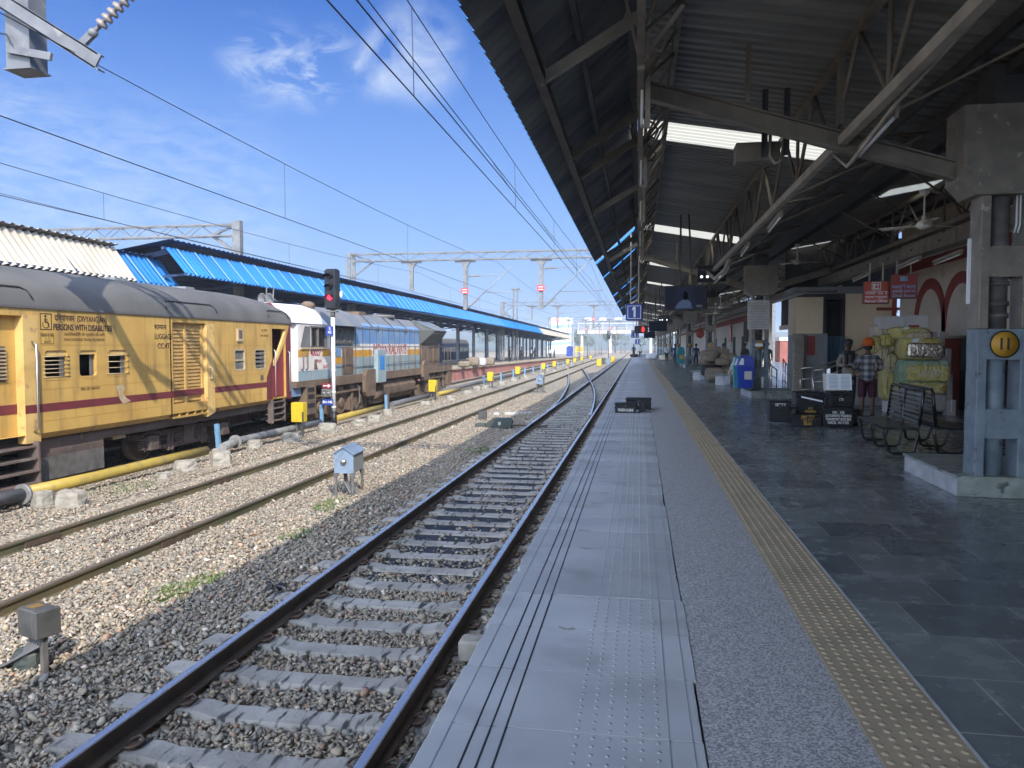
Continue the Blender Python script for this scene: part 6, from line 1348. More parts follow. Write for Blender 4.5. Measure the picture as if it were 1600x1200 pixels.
tr = [(-44, 240, 12, 9, 'tree left of the striped tower'), (-9, 300, 9, 8, 'tree under the footbridge, left of the far signal'), (6, 300, 9, 8, 'tree under the footbridge at the end of the tracks'), (-22, 300, 8, 8, 'tree under the footbridge near the tower'), (-60, 300, 12, 10, 'tree behind the far canopy, leftmost of the far trees'), (16, 290, 10, 8, 'tree beyond the platform end'), (30, 108, 9, 6, 'tree seen through the passage beside the pillar'), (14, 120, 8, 6, 'tree seen past the pale building wall')]
for i, (x, y, h_, w, l) in enumerate(tr): tree((x, y, -1.2), h_, w, l, 100+i)
hs = MB(); n = 60; hp_ = []
for i in range(n+1): x = -560+1120*i/n; hp_.append((x, 860+25*math.sin(i*.7), 17+8*mnoise.noise(Vector((i*.18, 3, 0)))+3*mnoise.noise(Vector((i*.5, 7, 0)))))
hs.add([(x, y-220, -2) for x, y, z in hp_]+[(x, y-90, z*.55) for x, y, z in hp_]+[(x, y, z) for x, y, z in hp_]+[(x, y+220, -2) for x, y, z in hp_], [(r_*(n+1)+i, r_*(n+1)+i+1, (r_+1)*(n+1)+i+1, (r_+1)*(n+1)+i) for r_ in range(3) for i in range(n)], True); struct('hills', hs, 'hill')
b = thing('brick_building', 'low red brick building in the sun seen through the passage by pillar 10', 'building', (22, 92, -1)); part('wall', MB().box(-6, 10, 0, 10, 0, 3.2), 'brick_red', b); part('parapet', MB().box(-6.1, 10.1, -.1, 10.1, 3.2, 3.6), 'bridge_white', b); part('doorway', MB().box(0, 1.2, -.05, 0, 0, 2.2), 'wall_dark', b)
struct('forecourt', MB().box(14.2, 60, 20, 120, -1.4, -.5), 'platform_far_top')
b = thing('station_board', 'yellow station name board at the end of the far platform', 'sign', (gy(905, 545, 195).x, 195, -1.5)); part('board', MB().box(-1.0, 1.0, -.06, .06, 1.6, 2.9), 'box_yellow', b)
for x in (-.8, .8): part('post', MB().box(x-.06, x+.06, -.05, .05, 0, 1.6), 'box_yellow', b)
mb = MB()
for z in (2.6, 2.25, 1.95): mb.box(-.7, .7, -.066, -.061, z-.08, z+.06)
part('name_lines', mb, 'letter_black', b)
solo('blue_cabin', MB().rbox(-.7, .7, -1, 1, 0, 2.3, .05).prism([(-.85, 2.3), (.85, 2.3), (0, 2.6)], -1.1, 1.1, 'y'), 'sign_blue', 'blue cabin at the end of the far platform', 'cabin', (gy(890, 545, 180).x, 180, -1.0))
t = thing('route_signal', 'far signal mast with slanting route indicator under the footbridge', 'signal', Yb(951, 560, -.95)); part('mast', MB().cyl((0, 0, 0), (0, 0, 5), .1, None, 8), 'mast_paint', t); part('signal_head', MB().rbox(-.35, .35, -.2, .2, 3.9, 5.6, .05), 'black_paint', t); mb = MB()
for k in range(4): mb.lathe((.3+.3*k, -.1, 6.0+.28*k), [(.16, 0), (.16, -.1)], 10, 'y')
mb.bar((0, 0, 5.6), (1.5, 0, 7.1), .1); part('route_arm', mb, 'pipe_galv', t)
for i, (px, y, h_) in enumerate([(918, 150, 6.5), (905, 170, 7), (930, 190, 6.5), (940, 210, 7), (922, 225, 6.5), (936, 240, 6), (962, 250, 6.5), (970, 245, 7), (977, 252, 6)]):
    solo('wire_mast', MB().cyl((0, 0, 0), (0, 0, h_), .1, .07, 6).bar((0, 0, h_-.6), (1.6, 0, h_-.3), .05), 'mast_paint', 'slim overhead line mast in the far yard, %s from the left' % ['third', 'first', 'fifth', 'seventh', 'fourth', 'sixth', 'eighth', 'ninth', 'tenth'][i], 'mast', (gy(px, 545, y).x, y, -1.0), 0, 'slim masts in the far yard')
lm = MB(); k = 0
for sx in (-.3, .3):
    for sy in (-.3, .3): lm.bar((sx, sy, 0), (sx*.7, sy*.7, 9.5), .08)
while k < 9: lm.bar((-.29, -.29, k), (.27, -.27, k+.75), .04); lm.bar((-.29, .29, k+.75), (-.28, -.28, k), .04); k += .75
lm.box(-.5, .5, -.4, .4, 9.5, 9.7); solo('lattice_mast', lm, 'mast_paint', 'square lattice mast rising behind the long blue canopy', 'mast', (gy(805, 500, 95).x, 95, -.9))
# ================================================================ OBJECTS AND PEOPLE ON THE PLATFORM
def bench(loc, rz, lab):
    t = thing('bench', lab, 'bench', loc, rz, 'pair of black metal benches'); L_ = 1.9
    mb = MB()
    for k in range(9): y = .03+.05*k; mb.rbox(-L_/2, L_/2, y-.019, y+.019, .405+.0*k, .425, .004)
    part('seat', mb, 'bench_metal', t)
    mb = MB()
    for k in range(7): z = .5+.068*k; y = .5+.007*k; mb.rbox(-L_/2+.04, L_/2-.04, y-.008, y+.008, z-.02, z+.02, .004)
    part('backrest', mb, 'bench_slat', t); mb = MB()
    for x in (-L_/2, 0, L_/2): mb.tube([(x, .42, .41), (x, .49, .44), (x, .5, .6), (x, .545, .97)], .02, 8)
    mb.tube([(-L_/2, .49, .45), (-L_/2, .545, .95), (-L_/2+.03, .55, .985), (L_/2-.03, .55, .985), (L_/2, .545, .95), (L_/2, .49, .45)], .024, 8); part('back_frame', mb, 'bench_metal', t)
    for x in (-L_/2+.06, 0, L_/2-.06): part('leg', MB().tube([(x, .03, .4), (x, .0, .36), (x, .1, .05), (x, .14, .022), (x, .4, .022), (x, .44, .05), (x, .5, .34), (x, .46, .4), (x, .03, .4)], .021, 8), 'bench_metal', t)
    mb = MB(); mb.tube([(-L_/2, .01, .4), (L_/2, .01, .4)], .018, 8); mb.tube([(-L_/2, .46, .4), (L_/2, .46, .4)], .018, 8); part('rail', mb, 'bench_metal', t); return t
BA = R(-94)
bn1 = bench((3.72, 13.25, 0), BA, 'black slatted metal bench facing the tracks in front of the yellow bales')
dup(bn1, (4.98, 13.32, 0), BA+math.pi, 'black slatted metal bench facing the wall, behind the bench facing the tracks')
# black tin trunks
def trunk(px0, px1, pyt, pyb, y, depth, lab, words=None, wm='letter_white', ws=.1, grp='black tin trunks on the platform', m='black_paint', wz=.5, rz=0.0, side=None, wd=None):
    a = gy(px0, pyb, y); b_ = gy(px1, pyb, y); top = gy((px0+px1)/2, pyt, y).z; w = b_.x-a.x; h_ = top-max(0, a.z); z0 = max(0, a.z)
    t = thing('tin_trunk', lab, 'trunk', ((a.x+b_.x)/2, y, z0), rz, grp)
    part('box', MB().rbox(-w/2, w/2, 0, depth, 0, h_*.8, .012), m, t); l_ = part('lid', MB().rbox(-w/2-.012, w/2+.012, -.012, depth+.012, h_*.8, h_, .015), m, t)
    mb = MB().box(-.03, .03, -.02, -.005, h_*.66, h_*.86); mb.tube([(-w*.12, -.012, h_*.55), (-w*.12, -.035, h_*.5), (w*.12, -.035, h_*.5), (w*.12, -.012, h_*.55)], .007, 5); part('hasp', mb, 'steel_dark', t)
    for s_ in (-1, 1): part('side_handle', MB().tube([(s_*w/2, depth*.35, h_*.5), (s_*(w/2+.03), depth*.4, h_*.48), (s_*(w/2+.03), depth*.6, h_*.48), (s_*w/2, depth*.65, h_*.5)], .008, 5), 'steel_dark', t)
    if words:
        o = lettering(words, ws, (0, -.016, h_*wz), wm, t, bold=.002)
        xs_ = [v.co.x for v in o.data.vertices]; W_ = max(xs_)-min(xs_); f = min(1, (wd or .86)*w/W_); o.scale.x = f
    return t
Y1 = 16.55
trunk(1203, 1235, 627, 660, 16.9, .4, 'upright black trunk lettered SETTY, leftmost of the trunk group', 'SETTY', ws=.08, wz=.83, wd=.6)
trunk(1240, 1284, 647, 668, 16.35, .32, 'low black trunk with yellow writing in front of the large rear trunk', 'JANETT\n22 RT\nBOX', 'letter_yellow', .075, wz=.5, wd=.55)
trunk(1286, 1333, 636, 668, 16.3, .5, 'black trunk covered in white address lettering and marked FZR', 'FZR     FZR\nAUTOPARTS TRADING\nTRANSPORT BOX REG\nPARCEL  NO 9 FZR', ws=.072, wz=.48)
trunk(1244, 1288, 613, 655, 17.05, .45, 'large black trunk standing behind the low trunk with yellow writing', 'A K\nSHARMA', 'letter_yellow', .07, wz=.35, wd=.4)
trunk(1297, 1331, 613, 636, 16.6, .4, 'dark trunk standing on top of the trunk marked FZR', '170', ws=.07, wz=.5, wd=.2)
trunk(1235, 1244, 637, 655, 16.75, .3, 'small dark trunk squeezed between the upright and the rear trunk', 'FK', ws=.06, wz=.5)
trunk(1326, 1345, 640, 664, 16.9, .3, 'plain black trunk right of the trunk marked FZR')
trunk(961, 994, 630, 646, 18.95, .3, 'low black trunk lettered YOGESH KUMAR on the platform edge slabs', 'YOGESH KUMAR', ws=.095, wz=.3, grp='black trunks on the platform edge', wd=.75)
trunk(998, 1009, 629, 644, 19.25, .3, 'narrow black trunk between the two other trunks on the platform edge', grp='black trunks on the platform edge')
trunk(978, 1017, 622, 641, 20.0, .35, 'rear black trunk on the platform edge, partly hidden by the lettered one', '1', ws=.1, wz=.45, grp='black trunks on the platform edge', wd=.08)
t = thing('paper_sheaf', 'bright printed paper sheets leaning upright on the trunks', 'paper', tuple(gy(1312, 611, 16.65)), 0); m_ = Matrix.Rotation(R(-12), 4, 'X')
part('sheet', MB().box(-.25, .24, 0, .02, .02, .36).xf(m_), 'paper_bright', t); mb = MB()
for k in range(10):
    for x in (-.2, .03): mb.box(x, x+.17, -.004, -.001, .06+.028*k, .068+.028*k)
part('printed_rows', mb.xf(m_), 'post_blue', t); part('back_sheet', MB().box(-.31, .1, .04, .05, .02, .37).xf(m_), 'paper', t)
solo('white_batten', MB().bar((0, 0, 0), (.42, -.05, -.09), .03), 'paper_bright', 'thin white stick lying across the large rear trunk', 'stick', tuple(gy(1252, 620, 16.9)))
# bales
def blobbox(sx, sy, sz, seed, p=.45, wr=.05, n=28, tie=False):
    mb = MB(); rings = 20; off = seed*7.3
    sg = lambda c, e: math.copysign(abs(c)**e, c)
    for i in range(rings+1):
        f = -math.pi/2+math.pi*i/rings
        for k in range(n):
            a = 2*math.pi*k/n; x = sg(math.cos(f), p)*sg(math.cos(a), p); y = sg(math.cos(f), p)*sg(math.sin(a), p); z = sg(math.sin(f), p)
            d = 1+wr*mnoise.noise(Vector((x*2.2+off, y*2.2, z*2.2)))-wr*1.1*max(0, .35-abs(mnoise.noise(Vector((x*2.6+off, y*2.6, z*4)))))-wr*.8*max(0, .3-abs(mnoise.noise(Vector((x*6+off, y*6, z*7)))))*2
            if tie: d *= 1-.0*abs(x)
            mb.v.append((x*sx*d, y*sy*d, z*sz*d))
    for i in range(rings):
        for k in range(n): j = (k+1) % n; mb.f.append((i*n+k, i*n+j, i*n+n+j, i*n+n+k))
    mb.m = [0]*len(mb.f); mb.sm = [True]*len(mb.f); return mb
GB = 'bales stacked by the arcade wall'
def bale(px0, px1, pyt, pyb, y, dep, m, lab, seed, p=.3, wr=.08, roll=0.0, tag=None, end=None):
    a = gy(px0, pyb, y); b_ = gy(px1, pyt, y); c = ((a.x+b_.x)/2, y+dep/2, (a.z+b_.z)/2); sx, sz = (b_.x-a.x)/2, (b_.z-a.z)/2
    t = thing('bale', lab, 'bale', c, 0, GB); t.rotation_euler.y = roll
    part('wrapping', blobbox(sx, dep/2, sz, seed, p, wr), m, t)
    mb = MB()
    for f in (-.45, .35): mb.box(sx*f-.008, sx*f+.008, -dep/2-.004, dep/2, sz*.98, sz*1.0)
    kn = MB()
    for f in (-.5, .3): kn.tube([(sx*f+.02*math.sin(k), -dep/2*1.005*math.cos(a_), sz*1.01*math.sin(a_)) for k, a_ in enumerate([R(-80+16*i) for i in range(11)])], .006, 5)
    part('binding_cord', kn, 'black', t)
    if tag: mb = MB(); mb.prism([(-sx*.55, sz*.5), (-sx*.25, sz*.6), (-sx*.2, sz*.9), (-sx*.5, sz*.86)], -dep/2-.02, -dep/2-.005, 'y'); part('address_label', mb, 'paper_bright', t)
    if end: part('end_wrap', blobbox(sx*.86, dep*.1, sz*.66, seed+3, .3, .05).xf(Matrix.Translation((sx*.1, -dep/2+.02, -sz*.12))), end, t)
    return t
bale(1408, 1478, 527, 563, 19.65, .8, 'bale_yellow', 'yellow bale with a shiny silver foil side near the top of the stack', 1, .3, .09, R(1), True, 'foil')
bale(1396, 1458, 510, 532, 19.90, .8, 'bale_yellow', 'flat yellow bale with a white label just above the foil bale', 2, .45, .05, R(2), True)
bale(1418, 1458, 519, 531, 19.80, .5, 'bale_cream', 'thin cream bundle between the foil bale and the labelled yellow bale', 12, .4, .05)
bale(1366, 1422, 501, 526, 20.45, .7, 'bale_cream', 'cream cloth bundle at the upper left of the stack', 3, .5, .07, R(-14))
bale(1404, 1486, 562, 600, 19.55, .9, 'bale_green', 'pale green bale with a yellow front in the middle of the stack', 4, .27, .08, R(1), False, 'bale_yellow')
bale(1406, 1484, 597, 616, 19.55, .9, 'bale_yellow', 'yellow bale just above the bench backrest', 5, .3, .09)
bale(1404, 1486, 613, 645, 19.65, .9, 'carton', 'grey bale behind the bench backrest', 6, .35, .05); bale(1400, 1488, 641, 676, 19.85, .9, 'steel_dark', 'dark wrapped bale at the bottom of the stack behind the bench', 7, .3, .04)
bale(1362, 1384, 524, 552, 20.15, .6, 'bale_yellow', 'small round yellow bundle right of the orange turban', 8, .7, .09); bale(1373, 1396, 541, 572, 20.05, .6, 'bale_pale', 'round pale yellow bundle end in the left side of the stack', 9, .75, .07)
bale(1386, 1410, 552, 585, 19.85, .7, 'bale_pale', 'round knotted bundle end left of the green bale', 10, .75, .08); bale(1381, 1406, 572, 628, 19.95, .7, 'bale_yellow', 'tall yellow and clear plastic bundle beside the checked shirt', 11, .6, .1)
bale(1386, 1412, 608, 668, 20.15, .6, 'carton_white', 'pale plastic covered bundle behind the left end of the bench', 13, .5, .1); bale(1378, 1402, 521, 543, 20.05, .6, 'bale_yellow', 'yellow bundle end below the cream cloth bundle', 15, .7, .09)
def carton(px0, px1, pyt, pyb, y, m, lab, tape=False):
    a = gy(px0, pyb, y); b_ = gy(px1, pyt, y); t = thing('carton', lab, 'carton', (a.x, y, a.z), rng.uniform(-.04, .04), 'cartons in the bale stack'); w, h_ = b_.x-a.x, b_.z-a.z
    part('box', MB().rbox(0, w, 0, .6, 0, h_, .006), m, t)
    if tape: part('printed_band', MB().box(w*.12, w*.6, -.003, .0, h_*.08, h_*.25), 'wall_red', t)
    else: part('tape', MB().box(w*.45, w*.55, -.002, .602, h_*.7, h_+.002), 'paper', t)
carton(1415, 1451, 492, 513, 20.10, 'carton_white', 'white carton with a red band at the very top of the stack', True); carton(1376, 1416, 494, 514, 20.30, 'carton_white', 'plain white carton at the top left of the stack')
carton(1456, 1477, 518, 546, 20.00, 'carton', 'grey carton right of the labelled yellow bale'); carton(1470, 1487, 545, 585, 19.80, 'carton', 'grey carton right of the foil bale'); carton(1474, 1489, 585, 625, 19.80, 'carton', 'grey carton right of the green bale'); carton(1478, 1494, 625, 690, 19.60, 'carton', 'grey carton at the lower right of the stack beside the nearest pillar')
# jute sacks past pillar 10
def sack(px0, px1, pyt, pyb, y, lab, seed, dep=1.0, m='sack_jute', p=.62):
    a = gy(px0, pyb, y); b_ = gy(px1, pyt, y); o = solo('jute_sack', blobbox((b_.x-a.x)/2, dep/2, (b_.z-a.z)/2, seed, p, .07), m, lab, 'sack', ((a.x+b_.x)/2, y+dep/2, (a.z+b_.z)/2), 0, 'heap of jute sacks'); return o
sack(1102, 1134, 574, 597, 35.3, 'bulging jute sack at the bottom left of the heap', 21); sack(1094, 1128, 546, 573, 35.8, 'large jute sack at the top left of the heap', 22, 1.2); sack(1125, 1155, 551, 572, 35.6, 'jute sack at the upper right of the heap behind the small bench', 23)
sack(1128, 1156, 569, 598, 35.5, 'jute sack at the lower right of the heap', 24); sack(1116, 1142, 544, 556, 36.2, 'flat jute sack lying on top of the heap', 25, .9); sack(1096, 1130, 568, 590, 36.3, 'dark bundle wedged in the middle of the heap', 26, .9, 'black')
sack(1098, 1120, 553, 566, 35.2, 'small jute sack bulging from the left face of the heap', 27, .8); sack(1118, 1140, 559, 572, 35.1, 'small jute sack in the middle of the front of the heap', 28, .8); sack(1144, 1166, 560, 580, 36.4, 'jute sack at the right edge of the heap next to the bins', 29, .9); sack(1106, 1128, 541, 550, 36.5, 'topmost jute sack at the back of the heap', 30, .8); sack(1130, 1150, 583, 599, 34.9, 'small jute sack on the floor behind the small bench', 32, .7)
# small stone benches
def small_bench(px, py, y, lab, back=True):
    p = gy(px, py, y); t = thing('stone_bench', lab, 'bench', (p.x, y, 0), R(-20), 'small platform seats'); part('block', MB().rbox(-.18, .18, -.2, .9, 0, .4, .01), 'plinth_paint', t); part('seat', MB().rbox(-.34, .34, -.3, 1.1, .4, .46, .01), 'plinth_stone', t)
    if back:
        mb = MB()
        for yy in (0, .6): mb.bar((.3, yy, .45), (.44, yy, .8), .03)
        part('back_post', mb, 'stainless', t); part('backrest', MB().prism([(.4, .66), (.54, 1.02), (.56, 1.01), (.42, .65)], -.2, .8, 'y'), 'paper_bright', t)
    return t
small_bench(1126, 602, 33.2, 'grey stone platform seat with a bright backrest in front of the jute sacks'); small_bench(1090, 592, 38, 'small grey stone seat left of the jute sacks', False)
# bins
def bin_(px, pyb, y, m, lab, s=1.0, notch=True):
    p = gy(px, pyb, y); t = thing('litter_bin', lab, 'bin', (p.x, y, max(.0, p.z)), 0, 'swing top litter bins'); w = .27*s
    part('body', MB().add([(-w*.82, -w*.7, 0), (w*.82, -w*.7, 0), (w*.82, w*.7, 0), (-w*.82, w*.7, 0), (-w, -w*.85, .72*s), (w, -w*.85, .72*s), (w, w*.85, .72*s), (-w, w*.85, .72*s)], [(0, 3, 2, 1), (4, 5, 6, 7), (0, 1, 5, 4), (1, 2, 6, 5), (2, 3, 7, 6), (3, 0, 4, 7)]), m, t)
    part('hood', MB().prism([(-w*1.04, .72*s), (w*1.04, .72*s), (w*1.04, .78*s), (w*.8, 1.06*s), (w*.6, 1.12*s), (-w*.6, 1.12*s), (-w*.8, 1.06*s), (-w*1.04, .78*s)], -w*.9, w*.9, 'y'), m, t)
    part('flap', MB().prism([(-w*.95, .8*s), (-w*.62, 1.03*s), (-w*.3, 1.03*s), (-w*.3, .8*s)], -w*.905, -w*.9, 'y'), 'tube_pale' if notch else m, t); part('sticker', MB().box(-w*.2, w*.7, -w*.86, -w*.8, .3*s, .58*s), 'paper' if notch else 'yellow_plate', t); return t
bin_(1164, 606, 25.35, 'bin_blue', 'bright blue litter bin standing on the plinth beside pillar 10', .92); bin_(1157, 606, 25.7, 'bin_teal', 'teal litter bin half hidden behind the bright blue bin', .92); bin_(1063, 568, 56, 'bin_teal', 'teal litter bin with a yellow sticker far along the platform', 1.05, False)
# ramp with railings
rp_ = thing('ramp', 'tiled ramp with steel railings in front of the entrance block', 'ramp', (0, 0, 0)); part('ramp_slab', MB().prism([(4.9, 0), (6.9, 0), (6.9, .75), (6.2, .75)], 22.6, 24.4, 'y'), 'wall_grey', rp_)
part('landing', MB().box(6.9, 8, 21.5, 25.8, 0, .75), 'wall_grey', rp_)
def railing(pts, hts, lab='railing'):
    mb = MB()
    for (p, h_) in zip(pts, hts): mb.tube([p, (p[0], p[1], p[2]+h_)], .022, 7)
    for k in (1.0, .66, .33): mb.tube([(p[0], p[1], p[2]+h_*k) for p, h_ in zip(pts, hts)], .022 if k == 1 else .014, 7)
    return mb
part('railing', railing([(4.85, 22.6, 0), (5.15, 22.6, 0), (5.75, 22.6, .15), (6.25, 22.6, .4), (6.6, 22.6, .5), (7.1, 22.6, .7)], [.95, 1.0, 1.05, .95, .85, .85]), 'stainless', rp_); part('railing', railing([(4.85, 24.4, 0), (5.2, 24.4, 0), (5.9, 24.4, .2), (6.9, 24.4, .75)], [.95, 1.0, 1.0, 1.0]), 'stainless', rp_)
rl = solo('handrail', railing([(4.5, 26.4, 0), (4.5, 27.4, 0), (4.6, 28.4, 0), (4.7, 29.4, .0)], [.85, .95, 1.05, 1.15]), 'stainless', 'steel handrail behind pillar 10 leading up into the bright passage', 'railing', (0, 0, 0)); dup(rl, (.6, .4, 0), 0, 'steel handrail on the far side of the bright passage behind pillar 10')
# hanging signs
def hang(t, xs, z0, z1): part('hanger', (lambda mb: [mb.bar((x, 0, z0), (x, 0, z1), .035) for x in xs] and mb)(MB()), 'steel_pale', t)
def sign1(loc, lab, s=.48):
    t = thing('platform_sign', lab, 'sign', loc, 0, 'blue platform number signs'); b_ = part('board', MB().rbox(-s/2-.03, s/2+.03, -.09, .09, -s/2-.03, s/2+.03, .03), 'sign_blue', t)
    mb = MB(); w = s/2-.03
    for a in ((-w, w, -w, -w+.018), (-w, w, w-.018, w), (-w, -w+.018, -w, w), (w-.018, w, -w, w)): mb.box(a[0], a[1], -.094, -.089, a[2], a[3])
    part('border', mb, 'letter_white', b_); part('numeral', MB().prism([(-.3*s*.5, .5*s*.42), (-.06*s, .36*s), (.09*s, .36*s), (.09*s, -.34*s), (-.045*s, -.34*s), (-.045*s, .2*s), (-.15*s, .11*s)], -.095, -.09, 'y'), 'letter_white', b_); hang(t, (-.12, .13), s/2+.03, 5.2-loc[2]); return t
s1 = sign1(tuple(gy(991, 488, 25)), 'blue platform sign with a white 1, the largest and nearest of its kind')
for (px, py, y, l) in ((992, 522, 62, 'second blue platform sign with a white 1, just left of the red LED digit board'), (996, 534, 92, 'third and smallest blue platform sign with a white 1')): dup(s1, tuple(gy(px, py, y)), 0, l, scale=1.1)
t = thing('led_board', 'black display board with one red LED digit under the blue platform sign', 'display', tuple(gy(1002, 515, 46))); b_ = part('casing', MB().rbox(-.4, .4, -.1, .1, -.22, .22, .02), 'black', t); lettering('0', .42, (.1, -.102, -.01), 'led_red', b_, sx=.7, bold=.01); hang(t, (-.3, .3), .2, 5.1-t.location.z)
def tv(px0, px1, pyt, pyb, y, rz, lab, img=True):
    a, b_ = gy(px0, pyb, y), gy(px1, pyt, y); w, h_ = abs(b_.x-a.x)/2, abs(b_.z-a.z)/2; w, h_ = w*1.03, w*.58*1.03
    t = thing('television', lab, 'television', ((a.x+b_.x)/2, y, (a.z+b_.z)/2), rz, 'television screens hung under the canopy'); t.rotation_euler.x = R(8)
    c = part('casing', MB().rbox(-w, w, -.03, .05, -h_, h_, .012), 'black', t); s_ = part('screen', MB().box(-w+.025, w-.025, -.034, -.03, -h_+.035, h_-.025), 'screen_dark', t)
    if img:
        part('picture_wall', MB().box(-w*.42, w*.42, -.037, -.034, -h_+.04, h_-.05), 'screen_wall', s_)
        part('picture_shirt', MB().prism([(-w*.5, -h_+.045), (w*.34, -h_+.045), (w*.26, -h_*.35), (w*.08, -h_*.12), (-w*.1, -h_*.14), (-w*.34, -h_*.42)], -.041, -.038, 'y'), 'screen_shirt', s_)
        part('picture_head', MB().lathe((w*.02, -.042, h_*.22), [(h_*.3, 0), (h_*.3, -.003)], 18, 'y').xf(Matrix.Diagonal((.72, 1, 1, 1))), 'screen_skin', s_); part('picture_neck', MB().box(-w*.03, w*.08, -.0425, -.0415, -h_*.2, h_*.1), 'screen_skin', s_)
        part('picture_caption', MB().box(w*.52, w*.8, -.037, -.034, -h_*.78, -h_*.6), 'pipe_grey', s_)
    mb = MB()
    for x in (-.16, .16): mb.bar((x, .06, 0), (x*.6, .15, 4.85-t.location.z), .04)
    part('bracket', mb, 'steel_dark', t); return t
tv(1038, 1104, 446, 484, 19.5, R(-16), 'large television showing a man in a pale shirt, nearest of the hung screens'); tv(1014, 1042, 502, 517, 44, R(-14), 'dark television below and left of the nearest television', False); tv(1006, 1024, 516, 530, 60, R(-14), 'small dark television far along the canopy, below the others', False)
def coachboard(px0, px1, pyt, pyb, y, lab):
    a, b_ = gy(px0, pyb, y), gy(px1, pyt, y); w, h_ = (b_.x-a.x)/2, (b_.z-a.z)/2
    t = thing('guidance_board', lab, 'display', ((a.x+b_.x)/2, y, (a.z+b_.z)/2), R(-4), 'coach guidance boards'); c = part('casing', MB().rbox(-w, w, -.09, .09, -h_, h_, .02), 'black_paint', t); part('top_rail', MB().box(-w-.04, w+.04, -.11, .11, h_, h_+.04), 'black', t)
    lettering('TRAIN COACHES', .085, (0, -.094, h_*.55), 'pipe_galv', c)
    for f in (-.72, -.3, .55): part('lamp', MB().lathe((w*f, -.092, -h_*.3), [(.042, 0), (.038, -.012)], 12, 'y'), 'led_white', t)
    hang(t, (-w*.4, w*.3), h_, 4.8-t.location.z); return t
coachboard(1090, 1134, 417, 441, 24, 'coach guidance board with three white lamps above the nearest television'); coachboard(1029, 1046, 494, 503, 50, 'smaller coach guidance board with white lamps below the nearest television')
def redsign(px0, px1, pyt, pyb, y, m, lines, lab, icon, bright):
    a, b_ = gy(px0, pyb, y), gy(px1, pyt, y); w, h_ = (b_.x-a.x)/2, (b_.z-a.z)/2; tm = 'letter_white' if bright else 'building_blue'
    t = thing('hanging_sign', lab, 'sign', ((a.x+b_.x)/2, y, (a.z+b_.z)/2), R(-6), 'red office signs hung from the trunking'); c = part('board', MB().rbox(-w, w, -.05, .05, -h_, h_, .012), 'steel_dark', t); f = part('face', MB().box(-w+.015, w-.015, -.056, -.05, -h_+.015, h_-.015), m, c)
    for s_, sz, z in zip(lines, (.115, .075, .095), (-h_*.06, -h_*.42, -h_*.76)):
        me = lettering(s_, sz, (0, -.058, z), tm, f, bold=.002); xs_ = [v.co.x for v in me.data.vertices]; me.scale.x = min(1, w*1.7/(max(xs_)-min(xs_)))
    mb = MB()
    if icon == 'parcel':
        q = .1
        for a_ in ((-q, q, -q, -q+.015), (-q, q, q-.015, q), (-q, -q+.015, -q, q), (q-.015, q, -q, q), (-.07, -.01, .0, .06), (-.07, .07, -.07, -.045), (.03, .045, -.05, .0), (-.07, -.03, -.05, .0)): mb.box(a_[0], a_[1], -.06, -.056, h_*.55+a_[2], h_*.55+a_[3])
        mb.lathe((.038, -.056, h_*.55+.035), [(.032, 0), (.032, -.004)], 12, 'y')
    else: mb.box(-.08, .03, -.06, -.056, h_*.42, h_*.8); mb.box(.045, .08, -.06, -.056, h_*.42, h_*.8)
    part('symbol', mb, tm, f); hang(t, (-w*.5, w*.5), h_, 3.62-t.location.z); return t
redsign(1348, 1389, 439, 475, 19.6, 'sign_red', ['ਪਾਰਸਲ ਦਫਤਰ', 'पार्सल कार्यालय', 'Parcel Office'], 'bright orange red hanging sign reading Parcel Office', 'parcel', True)
redsign(1390, 1433, 428, 467, 19.3, 'sign_red_dark', ['ਅਮਾਨਤੀ ਸਮਾਨ', 'अमानती सामान घर', 'Cloak Room'], 'darker red hanging sign reading Cloak Room beside the arches', 'bag', False)
solo('round_sign', MB().lathe((0, 0, 0), [(.24, 0), (.24, -.05)], 20, 'y').bar((0, 0, .24), (0, 0, 1.6), .03), 'sign_red_dark', 'round red sign hung left of the number 9 pillar in the distance', 'sign', tuple(gy(1094, 522, 46)))
t = thing('hanging_cabinet', 'grey cabinet slung from the near rafter on two perforated channels', 'cabinet', tuple(gy(1181, 238, 10.3))); part('cabinet', MB().rbox(-.26, .28, -.13, .13, -.14, .1, .01), 'steel_grey', t); mb = MB()
for x in (.08, .34): mb.box(x-.03, x+.03, -.22, -.2, -.1, .72); mb.box(x-.035, x-.02, -.22, -.14, -.1, .72)
part('channel', mb, 'steel_dark', t); part('elbow_pipe', MB().tube([(.16, -.1, .35), (.14, -.2, -.1), (.2, -.22, -.2), (.27, -.2, -.16), (.28, -.1, -.1)], .022, 7), 'steel_pale', t)
# slim post and hoarding far down the platform
solo('steel_post', MB().cyl((0, 0, 0), (0, 0, 4.2), .09, None, 10), 'steel_dark', 'slim dark post standing free past pillar 9', 'post', tuple(gz(1078, 573, 0)))
solo('plinth_block', MB().rbox(-.75, .75, -.5, .6, 0, .25, .02), 'plinth_stone', 'low stone plinth around the slim dark post', 'plinth', tuple(gz(1078, 574, 0)+Vector((.1, 1.0, 0))))
